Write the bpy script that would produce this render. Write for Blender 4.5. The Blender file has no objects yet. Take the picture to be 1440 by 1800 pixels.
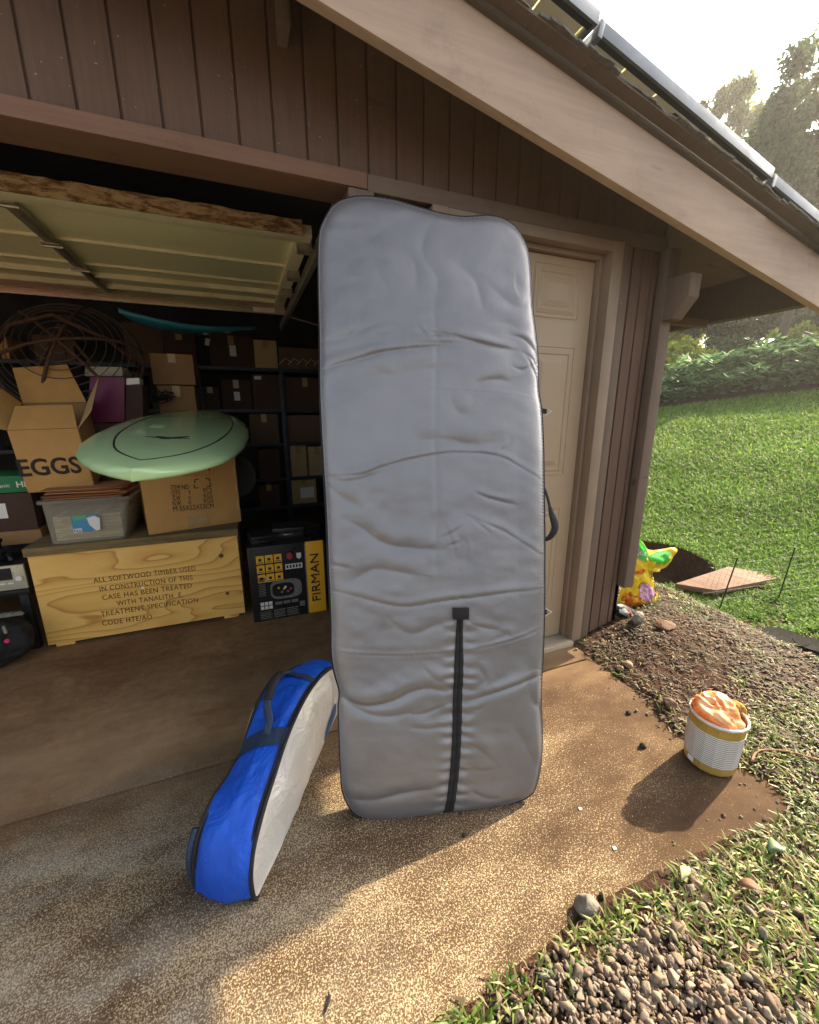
import bpy, bmesh, math, random
import numpy as np
from mathutils import Vector, Matrix, noise as mnoise
random.seed(7); rng = np.random.default_rng(7)
R = math.radians
SC = bpy.context.scene
COL = SC.collection

# ------------------------------------------------------------------ camera, sky, sun, exposure
CAMH, FPX, PITCH, YAW = 1.33, 715.0, R(14.0), R(-21.8)
cd = bpy.data.cameras.new('camera'); cam = bpy.data.objects.new('camera', cd); COL.objects.link(cam)
cam.location = (0, 0, CAMH); cam.rotation_euler = (R(90) - PITCH, 0, YAW)
cd.sensor_fit = 'HORIZONTAL'; cd.sensor_width = 36.0; cd.lens = FPX / 1440 * 36
cd.clip_start = 0.02; cd.clip_end = 500
SC.camera = cam
SUN_ALT, SUN_AZ = R(32.5), R(10.0)            # azimuth from +x towards +y
sundir = Vector((math.cos(SUN_ALT) * math.cos(SUN_AZ), math.cos(SUN_ALT) * math.sin(SUN_AZ), math.sin(SUN_ALT)))
W = bpy.data.worlds.new('World'); SC.world = W; W.use_nodes = True
nt = W.node_tree; nt.nodes.clear()
sky = nt.nodes.new('ShaderNodeTexSky'); sky.sky_type = 'NISHITA'; sky.sun_disc = False
sky.sun_elevation = SUN_ALT; sky.sun_rotation = R(80); sky.air_density = 1.0; sky.dust_density = 4.0; sky.ozone_density = 1.0
bg = nt.nodes.new('ShaderNodeBackground'); bg.inputs['Strength'].default_value = 0.15
wo = nt.nodes.new('ShaderNodeOutputWorld')
hz = nt.nodes.new('ShaderNodeHueSaturation'); hz.inputs['Saturation'].default_value = 0.5      # thin bright overcast
nt.links.new(sky.outputs[0], hz.inputs['Color']); tint = nt.nodes.new('ShaderNodeMix'); tint.data_type = 'RGBA'; tint.blend_type = 'MULTIPLY'; tint.inputs[0].default_value = 1.0
nt.links.new(hz.outputs[0], tint.inputs[6]); tint.inputs[7].default_value = (1.0, 0.97, 0.92, 1); nt.links.new(tint.outputs[2], bg.inputs[0]); nt.links.new(bg.outputs[0], wo.inputs[0])
sl = bpy.data.lights.new('sun', 'SUN'); sl.energy = 4.8; sl.angle = R(0.6); sl.color = (1.0, 0.81, 0.56)
so = bpy.data.objects.new('sun', sl); COL.objects.link(so)
so.rotation_euler = (-sundir).to_track_quat('-Z', 'Y').to_euler()
SC.view_settings.view_transform = 'Standard'; SC.view_settings.look = 'None'
SC.view_settings.gamma = 1.0; SC.view_settings.exposure = 1.55
SC.render.engine = 'CYCLES'
SC.cycles.max_bounces = 10; SC.cycles.diffuse_bounces = 5

# ------------------------------------------------------------------ measuring helpers (photo pixel -> point on a real plane)
_r = np.array([math.cos(YAW), math.sin(YAW), 0.0]); _h = np.array([-math.sin(YAW), math.cos(YAW), 0.0]); _z = np.array([0, 0, 1.0])
_f = _h * math.cos(PITCH) - _z * math.sin(PITCH); _u = _h * math.sin(PITCH) + _z * math.cos(PITCH)
ORG = np.array([0, 0, CAMH])
def ray(px, py): return _r * (px - 720) / FPX + _u * (900 - py) / FPX + _f
def on(px, py, ax, val):
    d = ray(px, py); t = (val - ORG[ax]) / d[ax]; return ORG + t * d
def onpl(px, py, p0, n):
    d = ray(px, py); t = ((np.array(p0) - ORG) @ n) / (d @ n); return ORG + t * d
def onpl_arr(pp, p0, n):
    pp = np.asarray(pp, float)
    d = _r[None] * ((pp[:, 0:1] - 720) / FPX) + _u[None] * ((900 - pp[:, 1:2]) / FPX) + _f[None]
    t = ((np.array(p0) - ORG) @ n) / (d @ n); return ORG[None] + t[:, None] * d

# ------------------------------------------------------------------ scene helpers
def tag(o, label=None, cat=None, group=None, kind=None):
    if label: o['label'] = label
    if cat: o['category'] = cat
    if group: o['group'] = group
    if kind: o['kind'] = kind
    return o
WORLD = {}
def thing(name, label, cat, loc=(0, 0, 0), rz=0.0, group=None, world=False):
    # world=True: the parts' meshes are written in world coordinates
    o = bpy.data.objects.new(name, None); COL.objects.link(o); o.empty_display_size = 0.05
    o.location = loc; o.rotation_euler = (0, 0, rz)
    if world: WORLD[o.name] = Matrix.Translation(-Vector(loc))
    return tag(o, label, cat, group)
def link(name, me, m, parent=None, smooth=False, ang=None):
    o = bpy.data.objects.new(name, me); COL.objects.link(o)
    if m is not None:
        ms = m if isinstance(m, (list, tuple)) else [m]
        if len(me.materials) == 0:
            for q in ms: me.materials.append(q)
    if parent is not None:
        o.parent = parent
        if parent.name in WORLD: o.matrix_parent_inverse = WORLD[parent.name]
    if smooth: me.polygons.foreach_set('use_smooth', [True] * len(me.polygons))
    if ang:
        me.polygons.foreach_set('use_smooth', [True] * len(me.polygons)); me.set_sharp_from_angle(angle=R(ang))
    return o
def mesh_np(name, V, F, m, parent=None, smooth=False, ang=None):
    V = np.asarray(V, np.float32); F = np.asarray(F, np.int32)
    me = bpy.data.meshes.new(name); k = F.shape[1]
    me.vertices.add(len(V)); me.vertices.foreach_set('co', V.ravel())
    me.loops.add(F.size); me.loops.foreach_set('vertex_index', F.ravel())
    me.polygons.add(len(F)); me.polygons.foreach_set('loop_start', np.arange(len(F), dtype=np.int32) * k)
    me.update(calc_edges=True); me.validate()
    return link(name, me, m, parent, smooth, ang)
class MB:
    def __init__(s): s.v = []; s.f = []
    def add(s, V, F):
        o = len(s.v); s.v += [tuple(map(float, p)) for p in V]; s.f += [tuple(i + o for i in f) for f in F]
    def box(s, x0, x1, y0, y1, z0, z1, M=None):
        V = [(x, y, z) for z in (z0, z1) for y in (y0, y1) for x in (x0, x1)]
        if M is not None: V = [tuple(M @ Vector(p)) for p in V]
        s.add(V, [(0, 2, 3, 1), (4, 5, 7, 6), (0, 1, 5, 4), (2, 6, 7, 3), (0, 4, 6, 2), (1, 3, 7, 5)]); return s
    def hexa(s, a, b):       # a,b : two quads (4 points each) same order -> solid
        s.add(list(a) + list(b), [(3, 2, 1, 0), (4, 5, 6, 7), (0, 1, 5, 4), (1, 2, 6, 5), (2, 3, 7, 6), (3, 0, 4, 7)]); return s
    def tube(s, pts, r, n=8, closed=False, flat=None, caps=True):
        pts = [Vector(p) for p in pts]; m = len(pts); rr = r if isinstance(r, (list, tuple)) else [r] * m
        up = Vector((0, 0, 1)); rings = []; prev = None
        for i, p in enumerate(pts):
            a = pts[(i - 1) % m] if (closed or i > 0) else pts[i]; b = pts[(i + 1) % m] if (closed or i < m - 1) else pts[i]
            t = (b - a).normalized() if (b - a).length > 1e-9 else Vector((0, 0, 1))
            if prev is None:
                x = t.cross(up);
                if x.length < 1e-3: x = t.cross(Vector((1, 0, 0)))
                if flat is not None: x = Vector(flat[0])
            else: x = prev
            x = (x - t * x.dot(t)).normalized(); y = t.cross(x); prev = x
            fx, fy = (flat[1], flat[2]) if flat is not None else (1, 1)
            rings.append([p + (x * math.cos(2 * math.pi * k / n) * fx + y * math.sin(2 * math.pi * k / n) * fy) * rr[i] for k in range(n)])
        V = [q for g in rings for q in g]; F = []
        for i in range(m if closed else m - 1):
            j = (i + 1) % m
            for k in range(n): F.append((i * n + k, i * n + (k + 1) % n, j * n + (k + 1) % n, j * n + k))
        if not closed and caps: F += [tuple(range(n))[::-1], tuple((m - 1) * n + k for k in range(n))]
        s.add(V, F); return s
    def lathe(s, prof, n=24, c=(0, 0, 0), closed=False):
        V = []; F = []
        for (r, z) in prof:
            for k in range(n): a = 2 * math.pi * k / n; V.append((c[0] + r * math.cos(a), c[1] + r * math.sin(a), c[2] + z))
        for i in range(len(prof) - 1):
            for k in range(n): F.append((i * n + k, i * n + (k + 1) % n, (i + 1) * n + (k + 1) % n, (i + 1) * n + k))
        s.add(V, F); return s
    def prism(s, poly, d, O=(0, 0, 0), X=(1, 0, 0), Y=(0, 0, 1), N=(0, 1, 0)):   # 2-D outline extruded by d along N
        O, X, Y, N = map(Vector, (O, X, Y, N)); n = len(poly)
        V = [O + X * a + Y * b for a, b in poly] + [O + X * a + Y * b + N * d for a, b in poly]
        s.add(V, [tuple(range(n)), tuple(range(2 * n - 1, n - 1, -1))] + [(i, i + n, (i + 1) % n + n, (i + 1) % n) for i in range(n)]); return s
    def build(s, name, m, parent=None, bev=0.0, seg=2, smooth=False, ang=None, fix=True):
        me = bpy.data.meshes.new(name); me.from_pydata(s.v, [], s.f); me.update()
        if fix or bev:
            bm = bmesh.new(); bm.from_mesh(me)
            bmesh.ops.recalc_face_normals(bm, faces=bm.faces)
            if bev: bmesh.ops.bevel(bm, geom=[e for e in bm.edges if len(e.link_faces) == 2 and e.calc_face_angle(0) > 0.5], offset=bev, segments=seg, profile=0.6, affect='EDGES', clamp_overlap=True)
            bm.to_mesh(me); bm.free()
        return link(name, me, m, parent, smooth, ang if ang else (40 if bev else None))
def children(o): return [c for c in bpy.data.objects if c.parent == o]
def copy_tree(o, parent=None, kids=None):
    c = o.copy(); COL.objects.link(c)
    if parent is not None: c.parent = parent
    for ch in children(o): copy_tree(ch, c)
    return c
def smoothstep(a, b, x):
    t = np.clip((x - a) / (b - a), 0, 1); return t * t * (3 - 2 * t)
def vnoise(x, y, s=1.0, seed=0, oct=3):
    """cheap value noise, vectorised"""
    x = np.asarray(x, float) * s; y = np.asarray(y, float) * s; out = 0; amp = 1; tot = 0
    for o in range(oct):
        xi = np.floor(x).astype(np.int64); yi = np.floor(y).astype(np.int64); fx = x - xi; fy = y - yi
        fx = fx * fx * (3 - 2 * fx); fy = fy * fy * (3 - 2 * fy)
        def h(a, b):
            n = (a * 374761393 + b * 668265263 + (seed + o * 17) * 982451653) & 0x7fffffff
            n = ((n ^ (n >> 13)) * 1274126177) & 0x7fffffff
            return ((n ^ (n >> 16)) & 0xffff) / 65535.0
        v = (h(xi, yi) * (1 - fx) + h(xi + 1, yi) * fx) * (1 - fy) + (h(xi, yi + 1) * (1 - fx) + h(xi + 1, yi + 1) * fx) * fy
        out = out + v * amp; tot += amp; amp *= 0.5; x = x * 2.03 + 11.7; y = y * 2.03 + 5.3
    return out / tot

# ------------------------------------------------------------------ materials
def srgb(r, g, b):
    f = lambda c: (c / 255 / 12.92) if c / 255 <= 0.04045 else ((c / 255 + 0.055) / 1.055) ** 2.4
    return (f(r), f(g), f(b))
class NT:
    def __init__(s, name):
        s.m = bpy.data.materials.new(name); s.m.use_nodes = True; s.t = s.m.node_tree; s.b = s.t.nodes['Principled BSDF']; s.out = s.t.nodes['Material Output']
    def n(s, typ, **k):
        q = s.t.nodes.new(typ)
        for a, v in k.items():
            if a == 'inp':
                for i, w in v.items():
                    if hasattr(w, 'links') or isinstance(w, bpy.types.NodeSocket): s.t.links.new(w, q.inputs[i])
                    else: q.inputs[i].default_value = w
            else: setattr(q, a, v)
        return q
    def co(s, scale=(1, 1, 1), rot=(0, 0, 0), obj=True, src=None):
        c = s.n('ShaderNodeTexCoord').outputs['Object'] if src is None else src
        return s.n('ShaderNodeMapping', inp={0: c, 2: rot, 3: scale}).outputs[0]
    def noise(s, vec, scale, detail=4, rough=0.55, dist=0.0):
        return s.n('ShaderNodeTexNoise', inp={'Vector': vec, 'Scale': scale, 'Detail': detail, 'Roughness': rough, 'Distortion': dist}).outputs[0]
    def ramp(s, fac, stops, interp='LINEAR'):
        q = s.n('ShaderNodeValToRGB', inp={0: fac}); cr = q.color_ramp; cr.interpolation = interp
        while len(cr.elements) < len(stops): cr.elements.new(0.5)
        for e, (p, c) in zip(cr.elements, stops):
            e.position = p; e.color = (c, c, c, 1) if isinstance(c, (int, float)) else (*c[:3], 1)
        return q.outputs[0]
    def mix(s, fac, a, b, blend='MIX'):
        q = s.n('ShaderNodeMix', data_type='RGBA', blend_type=blend)
        for i, w in ((0, fac), (6, a), (7, b)):
            if isinstance(w, bpy.types.NodeSocket): s.t.links.new(w, q.inputs[i])
            else: q.inputs[i].default_value = w if isinstance(w, (int, float)) else ((*w[:3], 1) if i else w)
        return q.outputs[2]
    def math(s, op, a, b=0.0):
        q = s.n('ShaderNodeMath', operation=op)
        for i, w in ((0, a), (1, b)):
            if isinstance(w, bpy.types.NodeSocket): s.t.links.new(w, q.inputs[i])
            else: q.inputs[i].default_value = w
        return q.outputs[0]
    def bump(s, h, strength=0.3, dist=0.01, normal=None):
        q = s.n('ShaderNodeBump', inp={'Strength': strength, 'Distance': dist, 'Height': h})
        if normal is not None: s.t.links.new(normal, q.inputs['Normal'])
        s.t.links.new(q.outputs[0], s.b.inputs['Normal']); return q.outputs[0]
    def set(s, **k):
        for a, w in k.items():
            i = s.b.inputs[{'col': 'Base Color', 'rough': 'Roughness', 'metal': 'Metallic', 'spec': 'Specular IOR Level', 'sheen': 'Sheen Weight', 'trans': 'Transmission Weight', 'alpha': 'Alpha', 'coat': 'Coat Weight', 'sss': 'Subsurface Weight'}[a]]
            if isinstance(w, bpy.types.NodeSocket): s.t.links.new(w, i)
            elif a == 'col': i.default_value = (*w[:3], 1)
            else: i.default_value = w
        return s
def simple(name, col, rough=0.6, var=0.25, scale=8.0, bump=0.15, bd=0.003, metal=0.0, spec=0.4, stretch=(1, 1, 1), bscale=None, dirt=0.0, dirtcol=(0.05, 0.035, 0.025)):
    k = NT(name); v = k.co(stretch); nz = k.noise(v, scale, 5)
    lo = tuple(c * (1 - var) for c in col); hi = tuple(min(1, c * (1 + var)) for c in col)
    c = k.ramp(nz, [(0.3, lo), (0.7, hi)])
    if dirt:
        d = k.ramp(k.noise(v, scale * 0.35, 6, 0.7), [(0.5, 0.0), (0.72, dirt)]); c = k.mix(d, c, dirtcol)
    k.set(col=c, rough=rough, metal=metal, spec=spec)
    rr = k.ramp(k.noise(v, scale * 2.3, 3), [(0.3, max(0, rough - 0.1)), (0.7, min(1, rough + 0.1))]); k.set(rough=rr)
    if bump: k.bump(k.noise(v, bscale or scale * 12, 3), bump, bd)
    return k.m
M = {}
# brown painted plywood siding: roughsawn vertical grain, faded patches
def painted_wood(name, col, grain=(1, 1, 0.06), rough=0.75, gscale=90, fade=0.25, dirt=0.3, dcol=(0.04, 0.035, 0.03), bump=0.25):
    k = NT(name); v = k.co(grain); g = k.noise(v, gscale, 5, 0.65)
    big = k.noise(k.co(), 1.7, 5, 0.6)
    c = k.ramp(g, [(0.25, tuple(x * 0.82 for x in col)), (0.75, tuple(x * 1.12 for x in col))])
    c = k.mix(k.ramp(big, [(0.35, 0.0), (0.7, fade)]), c, tuple(min(1, x * 1.5 + 0.02) for x in col))
    c = k.mix(k.ramp(k.noise(k.co(), 6.5, 7, 0.75), [(0.55, 0.0), (0.75, dirt)]), c, dcol)
    c = k.mix(k.ramp(k.noise(k.co(), 70, 2, 0.5), [(0.74, 0.0), (0.77, 0.45)]), c, (0.45, 0.42, 0.38))          # dust and paint specks
    c = k.mix(k.ramp(k.noise(k.co((0.25, 1, 1)), 11, 2, 0.5), [(0.70, 0.0), (0.76, 0.55)]), c, dcol)    # scuffs and knots
    k.set(col=c, rough=rough, spec=0.3); k.bump(g, bump, 0.003); return k.m
M['siding'] = painted_wood('siding_paint', (0.130, 0.080, 0.055), fade=0.3)
M['trim'] = painted_wood('trim_paint', (0.155, 0.110, 0.078), grain=(0.06, 1, 1), gscale=70)
M['trimv'] = painted_wood('upright_trim_paint', (0.15, 0.108, 0.080), grain=(1, 1, 0.05), gscale=70)
M['header'] = painted_wood('header_paint', (0.195, 0.110, 0.072), grain=(0.05, 1, 1), gscale=60)
M['rake'] = painted_wood('rake_paint', (0.46, 0.345, 0.27), grain=(0.05, 1, 0.7), gscale=50, fade=0.3, dirt=0.35, dcol=(0.22, 0.16, 0.12))
M['soffit'] = painted_wood('soffit_paint', (0.13, 0.10, 0.08), grain=(1, 0.05, 1), gscale=50)
M['edge'] = painted_wood('roof_edge_paint', (0.10, 0.085, 0.07), grain=(0.05, 1, 1), gscale=50)
M['door'] = simple('steel_door_paint', (0.44, 0.335, 0.22), 0.5, 0.04, 3, 0.06, 0.002, dirt=0.12, dirtcol=(0.16, 0.1, 0.06), bscale=160)
M['frame'] = simple('door_frame_paint', (0.27, 0.20, 0.14), 0.6, 0.08, 5, 0.1, 0.002, dirt=0.2)
M['threshold'] = simple('weathered_threshold', (0.38, 0.33, 0.24), 0.6, 0.2, 12, 0.2, dirt=0.5, dirtcol=(0.08, 0.05, 0.03), stretch=(0.2, 1, 1))
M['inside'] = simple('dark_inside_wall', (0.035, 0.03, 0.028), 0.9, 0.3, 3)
M['shingle'] = simple('asphalt_shingle', (0.15, 0.145, 0.13), 0.9, 0.35, 60, 0.6, 0.004)
M['blackmetal'] = simple('black_metal', (0.015, 0.015, 0.017), 0.4, 0.2, 10)
M['alu'] = simple('anodised_aluminium', (0.24, 0.255, 0.27), 0.4, 0.1, 9, 0.05, metal=0.7)
M['darkalu'] = simple('dark_aluminium', (0.06, 0.062, 0.07), 0.4, 0.1, 9, 0.05, metal=0.6)
M['galv'] = simple('galvanised_steel', (0.42, 0.40, 0.34), 0.42, 0.15, 25, 0.05, metal=0.7)
M['doorstrut'] = None
M['gdoor'] = simple('garage_door_skin', (0.90, 0.86, 0.56), 0.55, 0.06, 2.5, 0.05, 0.001, dirt=0.15, dirtcol=(0.35, 0.28, 0.12), bscale=220)
M['gdoor_rib'] = simple('garage_door_rib', (0.88, 0.82, 0.58), 0.5, 0.08, 8, 0.05, dirt=0.2, dirtcol=(0.25, 0.18, 0.08))
M['black'] = simple('black_webbing', (0.012, 0.012, 0.014), 0.75, 0.3, 200, 0.3, 0.001)
M['blackplastic'] = simple('black_plastic', (0.012, 0.012, 0.013), 0.4, 0.3, 20, 0.1)
M['white'] = simple('white_plastic', (0.75, 0.74, 0.70), 0.45, 0.05, 8)
M['stone'] = simple('grey_stone', (0.20, 0.175, 0.14), 0.85, 0.45, 14, 0.8, 0.01, bscale=60)

k = NT('brushed_strut'); v = k.co((0.3, 1, 14)); g = k.noise(v, 30, 4)
k.set(col=k.mix(k.ramp(k.noise(k.co(), 1.3, 2), [(0.4, 0.0), (0.6, 1.0)]), (0.62, 0.60, 0.42), (0.70, 0.50, 0.42)), rough=k.ramp(g, [(0.3, 0.22), (0.7, 0.4)]), metal=0.75); M['doorstrut'] = k.m

k = NT('rotted_edge_board'); v = k.co((0.4, 1, 1.5)); g = k.noise(v, 26, 9, 0.75, 0.5)
c = k.ramp(g, [(0.38, (0.13, 0.06, 0.028)), (0.46, (0.26, 0.15, 0.07)), (0.53, (0.55, 0.40, 0.22)), (0.75, (0.72, 0.57, 0.34))])
zz = k.n('ShaderNodeSeparateXYZ', inp={0: k.n('ShaderNodeTexCoord').outputs['Object']}).outputs[2]
k.set(col=k.mix(k.ramp(k.math('ADD', k.math('MULTIPLY', k.math('SUBTRACT', zz, 2.155), 7.0), k.math('MULTIPLY', g, 0.6)), [(0.65, 0.0), (0.95, 0.6)]), c, (0.40, 0.25, 0.12)), rough=0.8); k.bump(g, 0.6, 0.004); M['rotted'] = k.m

# concrete: brown stain, cream aggregate flecks, smooth band in the garage
k = NT('stained_concrete'); oc = k.n('ShaderNodeTexCoord').outputs['Object']
sep = k.n('ShaderNodeSeparateXYZ', inp={0: oc}); yy = sep.outputs[1]; xx = sep.outputs[0]
big = k.noise(k.co((0.55, 1.5, 1), (0, 0, R(8))), 1.6, 6, 0.6, 0.4); mid = k.noise(k.co((0.7, 1.3, 1)), 5.5, 6, 0.65, 0.3); fine = k.noise(k.co(), 40, 5, 0.7)
base = k.ramp(k.math('ADD', k.math('MULTIPLY', big, 0.55), k.math('MULTIPLY', mid, 0.45)), [(0.32, (0.040, 0.024, 0.014)), (0.5, (0.092, 0.055, 0.030)), (0.68, (0.175, 0.112, 0.060))])
base = k.mix(k.ramp(fine, [(0.35, 0.35), (0.65, 0.0)]), base, (0.06, 0.035, 0.02))
inside = k.ramp(yy, [(0.48, 0.0), (0.52, 1.0)])
msk = k.n('ShaderNodeMapRange', inp={0: k.math('ADD', yy, k.math('MULTIPLY', k.math('SUBTRACT', big, 0.5), 0.9)), 1: 1.28, 2: 1.72}).outputs[0]
v1 = k.n('ShaderNodeTexNoise', inp={'Vector': k.co((1, 1, 1)), 'Scale': 250, 'Detail': 3.0, 'Roughness': 0.6, 'Distortion': 0.8}).outputs[0]
dens = k.math('ADD', k.math('MULTIPLY', big, 0.36), k.math('MULTIPLY', mid, 0.20))
thr = k.math('ADD', v1, k.math('SUBTRACT', dens, 0.292))
thr = k.math('SUBTRACT', thr, k.math('MULTIPLY', msk, 0.16))
wear = k.n('ShaderNodeMapRange', inp={0: xx, 1: 0.75, 2: 1.5, 3: 0.0, 4: 0.085}).outputs[0]
thr = k.math('SUBTRACT', thr, wear)
pale = k.ramp(k.noise(k.co((1.2, 2.2, 1), (0, 0, R(-12))), 2.3, 6, 0.65), [(0.42, 0.0), (0.66, 1.0)])
pm = k.n('ShaderNodeMapRange', inp={0: xx, 1: 0.3, 2: -0.3, 3: 0.0, 4: 1.0}).outputs[0]
thr = k.math('ADD', thr, k.math('MULTIPLY', k.math('MULTIPLY', pale, pm), 0.055))
fl = k.ramp(thr, [(0.52, 0.0), (0.57, 1.0)])
flc = k.mix(k.noise(k.co(), 60, 2), (0.62, 0.54, 0.37), (0.34, 0.28, 0.18))
col = k.mix(k.math('MULTIPLY', fl, 0.74), base, flc)
col = k.mix(k.math('MULTIPLY', k.math('MULTIPLY', k.math('MULTIPLY', pale, pm), k.math('SUBTRACT', 1.0, msk)), 0.30), col, (0.36, 0.36, 0.34))
smoothc = k.mix(k.ramp(k.noise(k.co((0.8, 1.3, 1)), 2.2, 8, 0.7, 0.4), [(0.35, 0.0), (0.65, 1.0)]), (0.13, 0.072, 0.036), (0.27, 0.165, 0.082))
smoothc = k.mix(k.math('MULTIPLY', fl, 0.30), smoothc, (0.34, 0.25, 0.16))
smoothc = k.mix(k.ramp(k.noise(k.co((1, 1.2, 1)), 22, 7, 0.75), [(0.35, 0.4), (0.6, 0.0)]), smoothc, (0.07, 0.038, 0.02))
scr = k.noise(k.co((0.25, 7, 1), (0, 0, R(6))), 9, 6, 0.7); smoothc = k.mix(k.ramp(scr, [(0.60, 0.0), (0.72, 0.28)]), smoothc, (0.34, 0.24, 0.145))
dust = k.n('ShaderNodeMapRange', inp={0: yy, 1: 2.15, 2: 1.7, 3: 0.0, 4: 0.55}).outputs[0]
smoothc = k.mix(k.math('MULTIPLY', dust, k.ramp(k.noise(k.co((0.7, 1.6, 1)), 2.0, 7, 0.65), [(0.35, 0.1), (0.6, 1.0)])), smoothc, (0.34, 0.25, 0.15))
col = k.mix(msk, col, smoothc)
bounce_pale = k.n('ShaderNodeMapRange', inp={0: yy, 1: -0.2, 2: -1.2, 3: 0.0, 4: 1.0}).outputs[0]      # unseen outer drive made paler, to bounce light into the garage
col = k.mix(bounce_pale, col, k.ramp(k.noise(k.co(), 3, 5), [(0.3, (0.42, 0.37, 0.29)), (0.7, (0.52, 0.47, 0.38))]))
k.set(col=col, rough=0.9, spec=0.12)
k.bump(k.math('ADD', k.math('MULTIPLY', fl, 0.6), k.math('MULTIPLY', fine, 0.5)), 0.55, 0.004); M['concrete'] = k.m

# soil
k = NT('red_brown_soil'); a = k.noise(k.co(), 2.2, 6, 0.65); b = k.noise(k.co(), 30, 6, 0.7)
c = k.ramp(b, [(0.3, (0.022, 0.012, 0.008)), (0.55, (0.065, 0.033, 0.021)), (0.75, (0.12, 0.068, 0.042))])
c = k.mix(k.ramp(a, [(0.45, 0.0), (0.7, 0.5)]), c, (0.10, 0.085, 0.045))
k.set(col=c, rough=0.95, spec=0.15); k.bump(k.math('ADD', b, k.noise(k.co(), 140, 3)), 0.9, 0.012); M['soil'] = k.m
def leafmat(name, cols, rough=0.5, trans=0.35, scale=3.0, spec=0.35):
    k = NT(name); g = k.n('ShaderNodeNewGeometry'); rnd = g.outputs['Random Per Island']
    n = len(cols); c = k.ramp(rnd, [((i + 0.0) / max(1, n - 1), q) for i, q in enumerate(cols)])
    big = k.noise(k.co(), scale, 3); c = k.mix(k.ramp(big, [(0.3, 0.45), (0.65, 0.0)]), c, tuple(x * 0.5 for x in cols[0]))
    k.set(col=c, rough=rough, spec=spec)
    tr = k.n('ShaderNodeBsdfTranslucent', inp={0: c}); mx = k.n('ShaderNodeMixShader', inp={0: trans, 1: k.b.outputs[0], 2: tr.outputs[0]})
    k.t.links.new(mx.outputs[0], k.out.inputs[0]); return k.m
M['grass_near'] = leafmat('crabgrass_blades', [(0.05, 0.11, 0.015), (0.12, 0.22, 0.03), (0.23, 0.33, 0.055), (0.38, 0.42, 0.13), (0.44, 0.35, 0.19)], 0.45, 0.4, 2.5)
M['straw'] = leafmat('dry_straw', [(0.07, 0.04, 0.028), (0.30, 0.21, 0.13), (0.10, 0.055, 0.038), (0.20, 0.13, 0.08), (0.40, 0.33, 0.20)], 0.8, 0.2)
M['lawn'] = leafmat('lawn_blades', [(0.08, 0.20, 0.02), (0.15, 0.32, 0.035), (0.24, 0.42, 0.06), (0.37, 0.46, 0.12)], 0.5, 0.45, 0.7)
M['fern'] = leafmat('fern_fronds', [(0.03, 0.08, 0.025), (0.09, 0.20, 0.07), (0.20, 0.36, 0.15), (0.38, 0.52, 0.27)], 0.6, 0.5, 1.0, 0.2)
M['yellowbush'] = leafmat('yellow_green_leaves', [(0.22, 0.36, 0.03), (0.50, 0.60, 0.06), (0.70, 0.64, 0.08), (0.16, 0.26, 0.04)], 0.5, 0.55, 1.0)
M['darkbush'] = leafmat('dark_leaves', [(0.03, 0.06, 0.025), (0.06, 0.11, 0.04), (0.12, 0.18, 0.06)], 0.5, 0.3, 0.8)
M['treeleaf'] = leafmat('tree_leaves', [(0.03, 0.075, 0.025), (0.07, 0.14, 0.045), (0.14, 0.24, 0.08)], 0.45, 0.55, 0.4)
M['treeyellow'] = leafmat('sunny_tree_leaves', [(0.06, 0.10, 0.02), (0.16, 0.22, 0.04), (0.36, 0.36, 0.06)], 0.45, 0.5, 0.4)
M['bark'] = simple('bark', (0.05, 0.04, 0.03), 0.9, 0.4, 6, 0.6, 0.02)

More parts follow.
